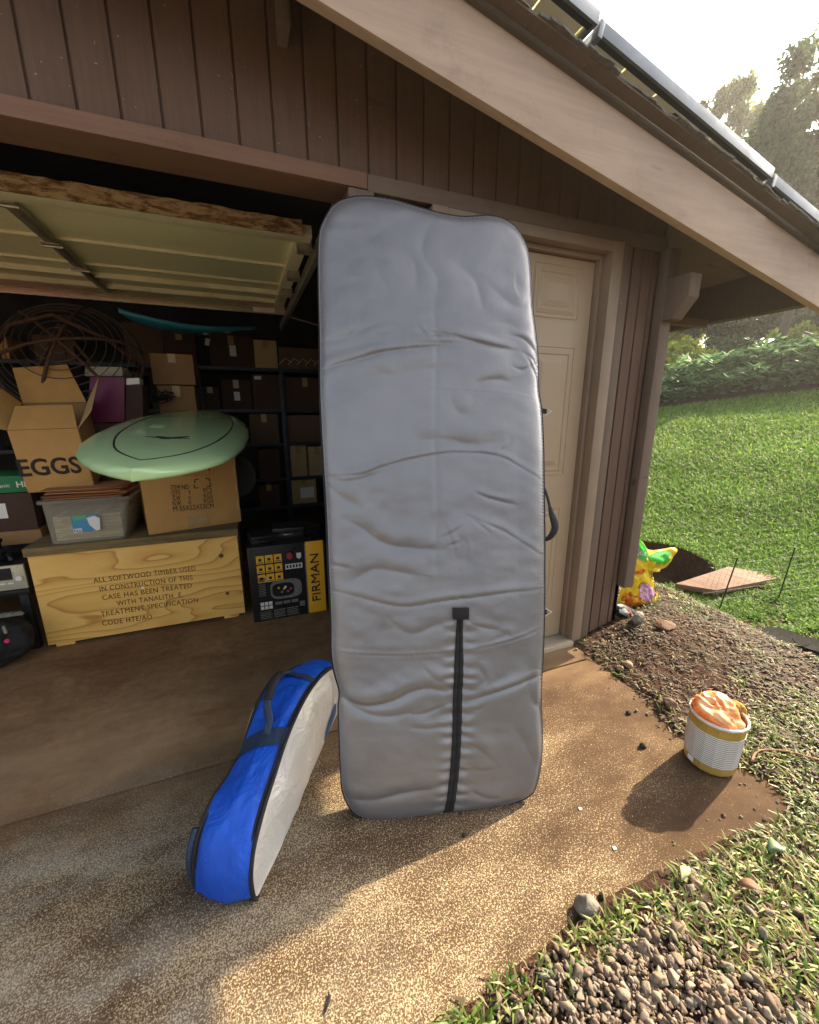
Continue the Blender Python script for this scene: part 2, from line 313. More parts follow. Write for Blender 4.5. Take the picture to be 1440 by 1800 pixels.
# ================================================================== GROUND
XS, YF = 1.68, 0.545           # right and front edge of the concrete slab
def edge_w(x, y):              # >0 outside the slab
    wob = 0.06 * (vnoise(x, y, 5.0, 3) - 0.5) + 0.03 * (vnoise(x, y, 22.0, 4) - 0.5)
    hx = 0.10 * np.exp(-((y - 0.93) / 0.18) ** 2)
    a = x - (XS - hx) + wob
    b = np.minimum(YF - y + wob, (x - (0.27 - (YF - y) * 1.17)) * 0.65 + wob)
    o = np.maximum(a, b) + 0.0
    r_ = 0.10; o = np.where((a > -r_) & (b > -r_), np.sqrt(np.maximum(a + r_, 0) ** 2 + np.maximum(b + r_, 0) ** 2) - r_, o)
    o = np.where(y > 1.66, x - 2.03, o)
    return o
def ghgt(x, y):
    x = np.asarray(x, float); y = np.asarray(y, float)
    e = edge_w(x, y)
    base = -0.06 + 0.05 * smoothstep(-0.11, -0.06, e) + 0.024 * smoothstep(-0.06, 0.07, e) + 0.028 * smoothstep(0.05, 0.5, e)
    base = base + smoothstep(0.0, 0.15, e) * (0.035 * (vnoise(x, y, 4, 9) - 0.5) + 0.018 * (vnoise(x, y, 18, 10) - 0.5))
    base = base + 0.06 * np.exp(-(((x - 2.25) / 0.35) ** 2 + ((y - 1.5) / 0.4) ** 2)) * (e > 0)
    # gravel heap
    base = base + 0.05 * np.exp(-(((x - 0.95) / 0.45) ** 2 + ((y - 0.28) / 0.22) ** 2))
    crest = 2.72 + 0.12 * (vnoise(x, y, 1.5, 21) - 0.5) + 0.10 * (y - 1.3)
    w = smoothstep(crest, crest + 0.55, x)
    low = -0.42 + 0.05 * (vnoise(x, y, 1.2, 5) - 0.5) + 0.03 * (vnoise(x, y, 6, 6) - 0.5)
    hill = -0.35 + 0.256 * (x - 5.03) + 0.10 * (vnoise(x, y, 0.35, 7) - 0.5)
    k = 0.12; far = k * np.logaddexp(low / k, hill / k)
    # bank beyond the lawn rises more
    # dug pit at the foot of the lawn
    px_, py_ = 4.25, 3.15
    d = ((x - px_) / 0.55) ** 2 + ((y - py_) / 0.62) ** 2 + 0.5 * (vnoise(x, y, 3, 12) - 0.5)
    far = far - 0.35 * smoothstep(1.15, 0.7, d)
    far = np.minimum(far, 2.1 + 0.4 * smoothstep(14, 17, x) - 1.2 * smoothstep(17, 24, x))
    z = base * (1 - w) + far * w
    return z
def grid_axis(segs):
    out = []
    for a, b, st in segs: out += list(np.arange(a, b, st))
    out.append(segs[-1][1]); return np.array(out)
gx = grid_axis([(-120, -10, 10), (-10, 0, 1.0), (0, 3.6, 0.022), (3.6, 8, 0.06), (8, 20, 0.3), (20, 60, 3), (60, 300, 20)])
gy = grid_axis([(-120, -10, 10), (-10, -0.6, 0.8), (-0.6, 3.0, 0.022), (3.0, 6, 0.06), (6, 20, 0.3), (20, 60, 3), (60, 300, 20)])
GX, GY = np.meshgrid(gx, gy); GZ = ghgt(GX, GY)
nx, ny = len(gx), len(gy); idx = np.arange(nx * ny).reshape(ny, nx)
gV = np.stack([GX.ravel(), GY.ravel(), GZ.ravel()], 1)
gF = np.stack([idx[:-1, :-1].ravel(), idx[:-1, 1:].ravel(), idx[1:, 1:].ravel(), idx[1:, :-1].ravel()], 1)
g = mesh_np('ground', gV, gF, M['soil'], smooth=True); tag(g, kind='structure')
# slab with its joint in front of the garage door line
mb = MB(); mb.box(-7, XS + 0.13, YF - 0.13, 1.4725, -0.10, 0.0); mb.box(-7, 2.02, 1.4815, 6.2, -0.10, 0.0)
s1 = mb.build('driveway', M['concrete'], bev=0.004); tag(s1, kind='structure')
mb = MB(); mb.prism([(-7, YF - 0.131), (-7, -5), (-6.0, -5), (0.40, YF - 0.131)], -0.1, O=(0, 0, 0), X=(1, 0, 0), Y=(0, 1, 0), N=(0, 0, 1))
s2 = mb.build('driveway', M['concrete']); tag(s2, kind='structure')
mb = MB(); mb.box(-7, XS - 0.01, 1.472, 1.482, -0.10, -0.012); tag(mb.build('driveway_joint', M['soil']), kind='structure')

# ================================================================== BUILDING
WY = 1.65; SLOPE = -0.2057
B = thing('garage_building', 'brown board-sided garage with a tan side door and an open overhead door', 'building', (2.0, 1.9, 0), world=True)
RKY = 1.35; KS = RKY / 1.2
s_ = RKY / 1.15
def rake_bot(x):  # bottom edge of the rake board on plane y=RKY
    return CAMH + s_ * (2.219 - CAMH) + SLOPE * (x - 0.241 * s_)
def rbox(mb, x0, x1, ya, yb, o0, o1, f=rake_bot):     # a bar following the roof slope
    a = [(x0, ya, f(x0) + o0), (x1, ya, f(x1) + o0), (x1, yb, f(x1) + o0), (x0, yb, f(x0) + o0)]
    b = [(x0, ya, f(x0) + o1), (x1, ya, f(x1) + o1), (x1, yb, f(x1) + o1), (x0, yb, f(x0) + o1)]
    mb.hexa(a, b)
def planks(x0, x1, z0, ztop, pitch, off, y=WY, depth=0.2, gw=0.009, gd=0.009):
    """grooved plywood sheet: front profile with narrow grooves, top edge follows ztop(x)"""
    xs = [x0]; gs = []
    k0 = math.ceil((x0 - off) / pitch); x = off + k0 * pitch
    pts = [(x0, y)]
    while x < x1 - 0.01:
        if x > x0 + 0.01:
            pts += [(x - gw / 2, y), (x - gw / 2 + 0.002, y + gd), (x + gw / 2 - 0.002, y + gd), (x + gw / 2, y)]
        x += pitch
    pts.append((x1, y)); n = len(pts)
    V = [(a, b, z0) for a, b in pts] + [(a, b, ztop(a)) for a, b in pts]
    F = [(i, i + 1, n + i + 1, n + i) for i in range(n - 1)]
    V += [(x0, y + 0.015, z0), (x1, y + 0.015, z0), (x0, y + 0.015, ztop(x0)), (x1, y + 0.015, ztop(x1))]
    F += [(2 * n, 2 * n + 2, 2 * n + 3, 2 * n + 1), (n - 1, 2 * n + 1, 2 * n + 3, 2 * n - 1), (0, n, 2 * n + 2, 2 * n)]
    return V, F
mb = MB(); zt = lambda x: rake_bot(x) + 0.2 * KS
mb.add(*planks(-4.0, 2.03, 2.148, zt, 0.1073, -0.4645))
mb.build('gable_siding', M['siding'], B, fix=False)
mb = MB(); mb.add(*planks(0.52, 0.735, 0.0, lambda x: 2.085, 0.1073, 0.62)); mb.build('siding', M['siding'], B, fix=False)
mb = MB(); mb.add(*planks(1.80, 2.03, 0.02, lambda x: 2.147, 0.0715, 1.8255, gw=0.011)); mb.build('siding', M['siding'], B, fix=False)
# header beam over the garage opening (its underside is seen from below)
mb = MB(); mb.box(-4.0, 0.49, WY - 0.022, WY + 0.13, 2.10, 2.150); mb.build('header_beam', M['header'], B, bev=0.003)
mb = MB(); mb.box(0.492, 2.03, WY - 0.020, WY + 0.02, 2.095, 2.150); mb.build('band_board', M['trim'], B, bev=0.003)
mb = MB(); mb.box(0.42, 0.515, WY - 0.019, WY + 0.12, 0.0, 2.098); mb.build('garage_jamb', M['trimv'], B, bev=0.003)
# side wall (right) and the dark inside of the garage
mb = MB(); mb.add(*[[(2.03, WY + 0.0, -0.1), (2.03, 6.2, -0.1), (2.03, 6.2, 2.2), (2.03, WY, 2.2), (2.0, WY + 0.0, -0.1), (2.0, 6.2, -0.1), (2.0, 6.2, 2.2), (2.0, WY, 2.2)], [(0, 1, 2, 3), (7, 6, 5, 4), (0, 3, 7, 4), (1, 5, 6, 2)]])
mb.build('side_wall', M['siding'], B)
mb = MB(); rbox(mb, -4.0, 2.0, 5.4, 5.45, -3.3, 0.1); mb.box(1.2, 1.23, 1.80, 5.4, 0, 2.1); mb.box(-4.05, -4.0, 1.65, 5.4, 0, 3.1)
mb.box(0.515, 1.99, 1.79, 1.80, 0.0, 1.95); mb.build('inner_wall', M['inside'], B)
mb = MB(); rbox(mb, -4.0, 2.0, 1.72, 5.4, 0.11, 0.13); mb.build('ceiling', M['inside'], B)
# corner board, seen proud of the siding, stopping short of the ground
mb = MB(); mb.box(2.006, 2.078, WY - 0.055, WY + 0.0, 0.31, 2.10); mb.box(2.031, 2.078, WY - 0.0, WY + 0.05, 0.31, 2.10); mb.build('corner_board', M['trimv'], B, bev=0.003)
# stone footing under the corner
mb = MB(); mb.box(1.80, 2.04, WY - 0.012, WY + 0.10, -0.06, 0.024); mb.build('footing', M['stone'], B, bev=0.01)

# -------- side door
zt_, x0d, x1d = 2.03, 0.835, 1.648
D = MB(); D.box(x0d, x1d, WY + 0.055, WY + 0.095, 0.03, zt_ - 0.008)
door = D.build('door', M['door'], B, bev=0.002)
def raised_panel(x0, x1, z0, z1):
    y = WY + 0.055; pr = [(0, 0.0), (0.004, 0.006), (0.012, 0.007), (0.020, 0.001), (0.030, -0.001), (0.036, 0.004), (0.044, 0.004), (0.075, -0.004)]
    V = []; F = []
    for d, h in pr: V += [(x0 + d, y + h - 0.003, z0 + d), (x1 - d, y + h - 0.003, z0 + d), (x1 - d, y + h - 0.003, z1 - d), (x0 + d, y + h - 0.003, z1 - d)]
    for i in range(len(pr) - 1):
        for q in range(4): a, b = i * 4 + q, i * 4 + (q + 1) % 4; F.append((a, b, b + 4, a + 4))
    n = len(pr) * 4; F.append((n - 4, n - 3, n - 2, n - 1)); return V, F
for (za, zb) in ((0.26, 0.815), (1.00, 1.63), (1.76, 1.985)):
    for (xa, xb) in ((0.935, 1.205), (1.30, 1.565)):
        mb = MB(); mb.add(*raised_panel(xa, xb, za, zb)); mb.build('door_panel', M['door'], door, smooth=False)
mb = MB()    # frame: outer casing and stepped inner jamb
for (xa, xb, za, zb, ya, yb) in ((x1d + 0.004, x1d + 0.022, 0.03, zt_ + 0.018, WY + 0.028, WY + 0.12), (x1d + 0.023, x1d + 0.090, 0.0, zt_ + 0.064, WY - 0.026, WY + 0.10), (x0d - 0.022, x0d - 0.004, 0.03, zt_ + 0.018, WY + 0.028, WY + 0.12), (x0d - 0.090, x0d - 0.023, 0.0, zt_ + 0.064, WY - 0.026, WY + 0.10)):
    mb.box(xa, xb, ya, yb, za, zb)
mb.box(x0d - 0.003, x1d + 0.003, WY + 0.028, WY + 0.12, zt_ - 0.004, zt_ + 0.018); mb.box(x0d - 0.0225, x1d + 0.0225, WY - 0.024, WY + 0.10, zt_ + 0.019, zt_ + 0.063)
mb.build('door_frame', M['frame'], B, bev=0.0025)
mb = MB(); mb.box(x1d + 0.091, x1d + 0.150, WY - 0.019, WY + 0.02, 0.0, 2.094); mb.build('flat_casing', M['trimv'], B, bev=0.003)
mb = MB(); mb.box(x0d - 0.0225, x1d + 0.0225, WY - 0.045, WY + 0.10, 0.0, 0.026); 
for i in range(7): mb.box(x0d - 0.02, x1d + 0.02, WY - 0.035 + i * 0.012, WY - 0.029 + i * 0.012, 0.0265, 0.029)
mb.build('threshold', M['threshold'], B, bev=0.0015)

# -------- rake board, roof, soffit
XE = 2.80
mb = MB(); rbox(mb, -4.5, XE + 0.16, RKY, RKY + 0.038, 0.0, 0.1995 * KS); mb.build('rake_board', M['rake'], B, bev=0.003)
mb = MB(); rbox(mb, -4.5, XE + 0.165, RKY - 0.022, RKY - 0.0005, 0.185 * KS, 0.200 * KS); mb.build('rake_trim', M['edge'], B, bev=0.003)
mb = MB(); rbox(mb, -4.5, XE + 0.03, RKY - 0.068, 6.4, 0.2005 * KS, 0.2065 * KS); mb.build('roof_deck', M['soffit'], B)
mb = MB(); rbox(mb, -4.5, XE - 0.04, RKY + 0.039, 1.649, 0.188 * KS, 0.199 * KS); rbox(mb, 2.032, XE - 0.04, 1.65, 6.3, 0.188 * KS, 0.199 * KS); mb.build('soffit', M['soffit'], B)
mb = MB(); rbox(mb, XE - 0.04, XE, RKY + 0.039, 6.3, 0.0, 0.199 * KS); mb.build('eave_board', M['edge'], B, bev=0.003)
# shingle courses with a ragged edge over the rake
mb = MB(); x = -4.4; i = 0
while x < XE + 0.05:
    L = 0.145; yo = RKY - 0.066 - random.uniform(0, 0.022)
    o = 0.207 * KS + 0.002 * (i % 2)
    zz_ = lambda q: rake_bot(q)
    segs = 4; 
    for j in range(segs):
        xa = x + L * j / segs; xb = x + L * (j + 1) / segs; ya = yo - random.uniform(0, 0.008); t = random.uniform(0.005, 0.008)
        a = [(xa, ya, zz_(xa) + o - random.uniform(0, 0.003)), (xb, ya + random.uniform(-0.004, 0.004), zz_(xb) + o + random.uniform(-0.003, 0)), (xb, 6.4, zz_(xb) + o), (xa, 6.4, zz_(xa) + o)]
        b = [(p[0], p[1], p[2] + t) for p in a]; mb.hexa(a, b)
    x += L; i += 1
mb.build('shingles', M['shingle'], B)
bp_ = on(497, 30, 1, 1.60); mb = MB(); mb.box(bp_[0] - 0.016, bp_[0] + 0.016, 1.55, 1.648, bp_[2] - 0.045, rake_bot(bp_[0]) + 0.187 * KS); mb.build('eave_block', M['trimv'], B, bev=0.003)
# projecting beam end with sawn lower corner, and a rafter behind it
mb = MB(); zb = 1.955
mb.prism([(0, 0.06), (0.0, 0.16), (0.16, 0.16), (0.16, -0.03), (0.07, -0.03)], 0.075, O=(2.012, 1.475, 1.80), X=(0, 1, 0), Y=(0, 0, 1), N=(1, 0, 0))
mb.build('beam_end', M['trimv'], B, bev=0.003)
mb = MB(); mb.box(2.08, XE - 0.05, 1.86, 1.90, 1.835, 1.88); mb.build('lookout', M['trimv'], B, bev=0.002)

# -------- overhead door, run back under the ceiling
GD = MB()
def gp(px, py, z): return on(px, py, 2, z)
ZG = 2.155; xl, xr = -3.2, 0.40; y0g, y1g = 2.285, 3.86
GD.box(xl, xr, y0g + 0.02, y1g + 0.02, ZG + 0.045, ZG + 0.06); gdoor = GD.build('garage_door', M['gdoor'], B, bev=0.002)
mb = MB(); nxs = 90
V = []; F = []
for i in range(nxs + 1):
    x = xl + (xr - 0.05 - xl) * i / nxs
    for (yy_, zz2) in ((y0g - 0.016, ZG - 0.002 + random.uniform(-.003, .003)), (y0g - 0.020 + random.uniform(-.002, .002), ZG + 0.062 + random.uniform(-.003, .003)), (y0g + 0.012, ZG + 0.067), (y0g + 0.012, ZG + 0.004)): V.append((x, yy_, zz2))
for i in range(nxs):
    for q in range(4): F.append((i * 4 + q, i * 4 + (q + 1) % 4, i * 4 + 4 + (q + 1) % 4, i * 4 + 4 + q))
F += [(3, 2, 1, 0), tuple(nxs * 4 + q for q in range(4))]
mb.add(V, F); mb.build('weathered_edge', M['rotted'], gdoor)
mb = MB()
mb.box(xl, xr, y0g + 0.014, y0g + 0.10, ZG + 0.004, ZG + 0.044)             # bottom rail of the door
mb.box(xl, xr, y0g + 0.115, y0g + 0.135, ZG + 0.024, ZG + 0.046)
for yv in (2.88, 3.28): mb.box(xl, xr, yv - 0.012, yv + 0.012, ZG + 0.030, ZG + 0.0445)
mb.box(xl, xr, 3.46, 3.485, ZG + 0.012, ZG + 0.044); mb.box(xl, xr, 3.72, 3.74, ZG + 0.012, ZG + 0.044)
mb.box(xr - 0.075, xr, y0g + 0.13, y1g, ZG + 0.014, ZG + 0.046)
mb.build('rail', M['gdoor_rib'], gdoor, bev=0.002)
mb = MB(); mb.box(xl, xr + 0.015, y1g - 0.012, y1g, ZG - 0.045, ZG + 0.05); mb.box(xl, xr + 0.015, y1g - 0.001, y1g + 0.05, ZG - 0.001, ZG + 0.002); mb.build('strut', M['doorstrut'], gdoor, bev=0.001)
for xs_ in (-0.83, -2.3):
    mb = MB(); mb.box(xs_ - 0.028, xs_ + 0.028, y0g + 0.10, y1g - 0.02, ZG + 0.012, ZG + 0.029); mb.box(xs_ - 0.012, xs_ + 0.012, y0g + 0.10, y1g - 0.02, ZG + 0.004, ZG + 0.012)
    st = mb.build('stile', M['galv'], gdoor, bev=0.002)
    for yv in (y0g + 0.13, 2.88, 3.28):
        mb = MB(); mb.box(xs_ - 0.04, xs_ + 0.04, yv - 0.03, yv + 0.03, ZG - 0.002, ZG + 0.004); mb.tube([(xs_ - 0.045, yv, ZG - 0.004), (xs_ + 0.045, yv, ZG - 0.004)], 0.007, 8)
        mb.build('hinge', M['galv'], gdoor)
for yv in (y0g + 0.12, 2.90, 3.30):
    mb = MB(); 
    mb.box(xr - 0.06, xr + 0.01, yv - 0.035, yv - 0.031, ZG - 0.03, ZG + 0.02); mb.box(xr - 0.06, xr + 0.01, yv + 0.031, yv + 0.035, ZG - 0.03, ZG + 0.02)
    mb.box(xr - 0.06, xr - 0.056, yv - 0.035, yv + 0.035, ZG - 0.03, ZG + 0.02); mb.tube([(xr - 0.05, yv, ZG - 0.015), (xr + 0.05, yv, ZG - 0.015)], 0.006, 8)
    mb.build('roller_bracket', M['galv'], gdoor, bev=0.0008)
mb = MB(); mb.box(xr + 0.030, xr + 0.034, 1.9, 4.6, ZG - 0.04, ZG + 0.02); mb.box(xr + 0.034, xr + 0.06, 1.9, 4.6, ZG - 0.042, ZG - 0.038); mb.build('track', M['galv'], B, bev=0.0008)
mb = MB(); mb.box(0.16, 0.33, y1g - 0.0135, y1g - 0.0125, ZG - 0.035, ZG + 0.0); lab = mb.build('door_label', M['white'], gdoor)
mb = MB(); mb.tube([(-1.35, 2.0, 2.55), (-1.0, 2.3, 2.3)], 0.014, 8); mb.build('hanger_strap', M['galv'], B)

# -------- solar panels on the roof, overhanging the rake
k = NT('solar_backsheet'); k.set(col=(0.90, 0.85, 0.72), rough=0.5, spec=0.4); tr = k.n('ShaderNodeBsdfTranslucent', inp={0: (0.7, 0.7, 0.66, 1)}); mx = k.n('ShaderNodeMixShader', inp={0: 0.12, 1: k.b.outputs[0], 2: tr.outputs[0]}); k.t.links.new(mx.outputs[0], k.out.inputs[0])
M['cells'] = k.m
k = NT('cell_gap'); tr = k.n('ShaderNodeBsdfTranslucent', inp={0: (0.9, 0.86, 0.62, 1)}); mx = k.n('ShaderNodeMixShader', inp={0: 0.75, 1: k.b.outputs[0], 2: tr.outputs[0]}); k.set(col=(0.8, 0.75, 0.6)); k.t.links.new(mx.outputs[0], k.out.inputs[0]); M['gap'] = k.m
sl_ang = math.atan(-SLOPE)
def solar(P0, L, wid, label):
    """panel in its own frame: X down the slope, Y into the roof"""
    th = thing('solar_panel', label, 'solar panel', tuple(P0), 0, 'solar panels on the roof')
    th.rotation_euler = (0, sl_ang, yawp)
    fr = MB(); h = 0.04; w = 0.012
    fr.box(0, L, 0, w, 0, h); fr.box(0, L, wid - w, wid, 0, h); fr.box(0, w, w, wid - w, 0, h); fr.box(L - w, L, w, wid - w, 0, h)
    fr.build('frame', M['alu'], th, bev=0.001)
    for a_, b_ in ((w + 0.0003, 0.034), (wid - 0.034, wid - w - 0.0003)):
        fr = MB(); fr.box(0.0005, L - 0.0005, a_, b_, 0.0005, 0.0035); fr.build('frame_lip', M['darkalu'], th)
    n = 6; c = (L - 0.03) / n; m = 9; cm = (wid - 0.03) / m
    cells = MB(); gaps = MB()
    for i in range(n):
        for j in range(m): cells.box(0.015 + i * c + 0.003, 0.015 + (i + 1) * c - 0.003, 0.015 + j * cm + 0.003, 0.015 + (j + 1) * cm - 0.003, h - 0.008, h - 0.004)
    cells.build('cells', M['cells'], th)
    gaps.box(w + .0003, L - w - .0003, w + .0003, wid - w - .0003, h - 0.0035, h - 0.002); gaps.build('glass', M['gap'], th)
    jb = MB(); jb.box(L * 0.45, L * 0.45 + 0.11, 0.07, 0.19, h - 0.035, h - 0.009); jb.build('junction_box', M['blackplastic'], th, bev=0.005)
    mb = MB(); mb.tube([(L * 0.45 + 0.1, 0.12, h - 0.03), (L * 0.6, 0.16, 0.005), (L * 0.8, 0.12, 0.0), (L - 0.03, 0.18, 0.02)], 0.003, 6); mb.build('cable', M['blackplastic'], th)
    return th
def solar_edge(px, py, off):       # where the panels' lower outer edge stands, off above the rake board's foot line
    d = on(px, py, 1, 1.0); Y = (off + rake_bot(0) - CAMH) / ((d[2] - CAMH) - SLOPE * d[0]); return on(px, py, 1, Y)
E0, E1 = solar_edge(1052, 56, 0.40), solar_edge(1440, 393, 0.375)
ex = (E1 - E0) / np.linalg.norm(E1 - E0); YSP = float(E0[1]); yawp = math.atan2(ex[1], ex[0])
LP = 1.10
for q, lb in ((-1, 'solar panel nearest the top edge of the photo, above the rake board'), (0, 'middle solar panel, between two panel joints, with a dark junction box beneath'), (1, 'lowest solar panel, over the low eave beside the trees'), (-2, 'solar panel highest up the roof, beyond the top of the photo')):
    P0 = E0 + ex * (q * (LP + 0.018) + 0.01)
    solar(P0, LP, 1.68, lb)
    if q < 1:
        c0 = E0 + ex * ((q + 1) * (LP + 0.018)); mb = MB(); mb.box(-0.002, 0.018, -0.004, 0.03, -0.014, 0.038, Matrix.Translation(c0) @ Matrix.Rotation(yawp, 4, 'Z') @ Matrix.Rotation(sl_ang, 4, 'Y'))
        tag(mb.build('panel_clamp', M['alu'], bev=0.002), 'small metal clamp on the joint above the %s solar panel' % {-2: 'upper', -1: 'middle', 0: 'lowest'}[q], 'clamp', 'clamps between the solar panels')
mb = MB()
rbox(mb, -2.5, XE - 0.1, YSP + 0.30, YSP + 0.34, 0.30, 0.345); rbox(mb, -2.5, XE - 0.1, YSP + 1.30, YSP + 1.34, 0.30, 0.345)
tag(mb.build('mounting_rail', M['darkalu']), 'dark aluminium rail carrying the solar panels above the shingles', 'rail')

# ================================================================== LETTERING
def text_mesh(name, txt, size, m, parent, O, X, Y, align='LEFT', bold=0.0, sx=1.0, stencil=False, space=1.0, ext=0.0004, tags=None):
    """flat lettering whose baseline starts at O, runs along X and stands up along Y"""
    X = Vector(X).normalized(); Y = Vector(Y).normalized(); N = X.cross(Y).normalized()
    cu = bpy.data.curves.new(name, 'FONT'); cu.body = txt; cu.size = size; cu.align_x = align; cu.offset = bold; cu.extrude = ext; cu.space_character = space; cu.resolution_u = 3
    tmp = bpy.data.objects.new(name, cu); COL.objects.link(tmp); bpy.context.view_layer.update()
    me = bpy.data.meshes.new_from_object(tmp.evaluated_get(bpy.context.evaluated_depsgraph_get()))
    bpy.data.objects.remove(tmp); bpy.data.curves.remove(cu)
    if stencil:       # vertical bridges through the letters, as a stencil leaves them
        bm = bmesh.new(); bm.from_mesh(me)
        xs = [v.co.x for v in bm.verts]; w = size * 0.62 * space; x = min(xs) + w * 0.5
        for xc in stencil_centres(txt, size, space):
            for xx_ in (xc - size * 0.028, xc + size * 0.028): bmesh.ops.bisect_plane(bm, geom=bm.verts[:] + bm.edges[:] + bm.faces[:], plane_co=(xx_, 0, 0), plane_no=(1, 0, 0))
            bmesh.ops.delete(bm, geom=[f for f in bm.faces if abs(f.calc_center_median().x - xc) < size * 0.027], context='FACES')
        bm.to_mesh(me); bm.free()
    Mx = Matrix(((X.x * sx, Y.x, N.x, O[0]), (X.y * sx, Y.y, N.y, O[1]), (X.z * sx, Y.z, N.z, O[2]), (0, 0, 0, 1)))
    me.transform(Mx); me.materials.clear()
    o = link(name, me, m, parent); return o
def stencil_centres(txt, size, space):
    out = []; 
    def width(t):
        cu = bpy.data.curves.new('m', 'FONT'); cu.body = t; cu.size = size; cu.space_character = space
        tmp = bpy.data.objects.new('m', cu); COL.objects.link(tmp); bpy.context.view_layer.update()
        bb = [c[0] for c in tmp.bound_box]; r = (min(bb), max(bb)); bpy.data.objects.remove(tmp); bpy.data.curves.remove(cu); return r
    for i, ch in enumerate(txt):
        if ch in 'OCDSQGRBPUA':
            a = width(txt[:i + 1])[1]; l = width(ch); out.append(a - (l[1] - l[0]) / 2)
    return out

# ================================================================== GREY BOARD BAG
def cr_closed(P, n, closed=True):
    P = np.asarray(P, float); m = len(P); out = []
    segs = m if closed else m - 1
    for i in range(segs):
        p0, p1, p2, p3 = (P[(i - 1) % m] if closed or i > 0 else P[0]), P[i], P[(i + 1) % m], (P[(i + 2) % m] if closed or i < m - 2 else P[-1])
        for t in np.linspace(0, 1, 8, endpoint=False):
            out.append(0.5 * ((2 * p1) + (-p0 + p2) * t + (2 * p0 - 5 * p1 + 4 * p2 - p3) * t * t + (-p0 + 3 * p1 - 3 * p2 + p3) * t ** 3))
    if not closed: out.append(P[-1])
    out = np.array(out)
    if closed: out = np.vstack([out, out[:1]])
    L = np.r_[0, np.cumsum(np.linalg.norm(np.diff(out, axis=0), axis=1))]; s = np.linspace(0, L[-1], n)
    return np.stack([np.interp(s, L, out[:, k]) for k in range(out.shape[1])], 1)
top = [(575, 380), (586, 364), (606, 352), (640, 347), (690, 353), (735, 366), (775, 377), (815, 383), (855, 381), (880, 385), (900, 396), (914, 412)]
right = [(914, 412), (925, 435), (931, 470), (935, 540), (941, 590), (944, 625), (945, 660), (946, 690), (951, 725), (954, 790), (955, 870), (956, 940), (956, 1000), (956, 1060), (955, 1110), (953, 1160), (951, 1190), (950, 1230), (952, 1290), (950, 1340), (943, 1375), (936, 1392)]
bottom = [(612, 1412), (624, 1428), (645, 1438), (675, 1441), (710, 1440), (750, 1436), (785, 1431), (825, 1425), (865, 1418), (900, 1410), (922, 1402), (936, 1392)]
left = [(575, 380), (564, 405), (561, 440), (561, 500), (563, 600), (564, 700), (569, 800), (575, 900), (579, 1000), (583, 1090), (584, 1150), (590, 1185), (598, 1215), (596, 1245), (598, 1300), (600, 1350), (603, 1388), (612, 1412)]
NU, NV = 150, 500
ct, cb, cl, cr_ = cr_closed(top, NU, False), cr_closed(bottom, NU, False), cr_closed(left, NV, False), cr_closed(right, NV, False)
uu, vv = np.meshgrid(np.linspace(0, 1, NU), np.linspace(0, 1, NV))
PX = np.zeros((NV, NU, 2))
for c in range(2):
    A = (1 - vv) * ct[None, :, c] + vv * cb[None, :, c]; Bq = (1 - uu) * cl[:, None, c] + uu * cr_[:, None, c]
    Cq = (1 - uu) * (1 - vv) * ct[0, c] + uu * (1 - vv) * ct[-1, c] + (1 - uu) * vv * cb[0, c] + uu * vv * cb[-1, c]
    PX[:, :, c] = A + Bq - Cq
g0, g1 = on(625, 1438, 2, 0.0), on(930, 1408, 2, 0.0); tp = np.array([0.37, 1.55, 2.0])
bn = np.cross(g1 - g0, tp - g0); bn /= np.linalg.norm(bn)
if bn[1] > 0: bn = -bn                     # points to the camera
pp = PX.reshape(-1, 2); W3 = onpl_arr(pp, g0, bn)
bd = np.vstack([ct, cr_[1:], cb[::-1][1:], cl[::-1][1:]]); bd3 = onpl_arr(bd, g0, bn)
def mindist(P, Q):
    out = np.full(len(P), 1e9)
    for i in range(0, len(P), 4000): out[i:i + 4000] = np.sqrt(((P[i:i + 4000, None, :] - Q[None]) ** 2).sum(2)).min(1)
    return out
dB = mindist(W3, bd3[::3])
z2 = lambda L: [(540 + x / 3.157, 330 + y / 3.157) for x, y in L]
z3 = lambda L: [(560 + x / 3.105, 880 + y / 3.105) for x, y in L]
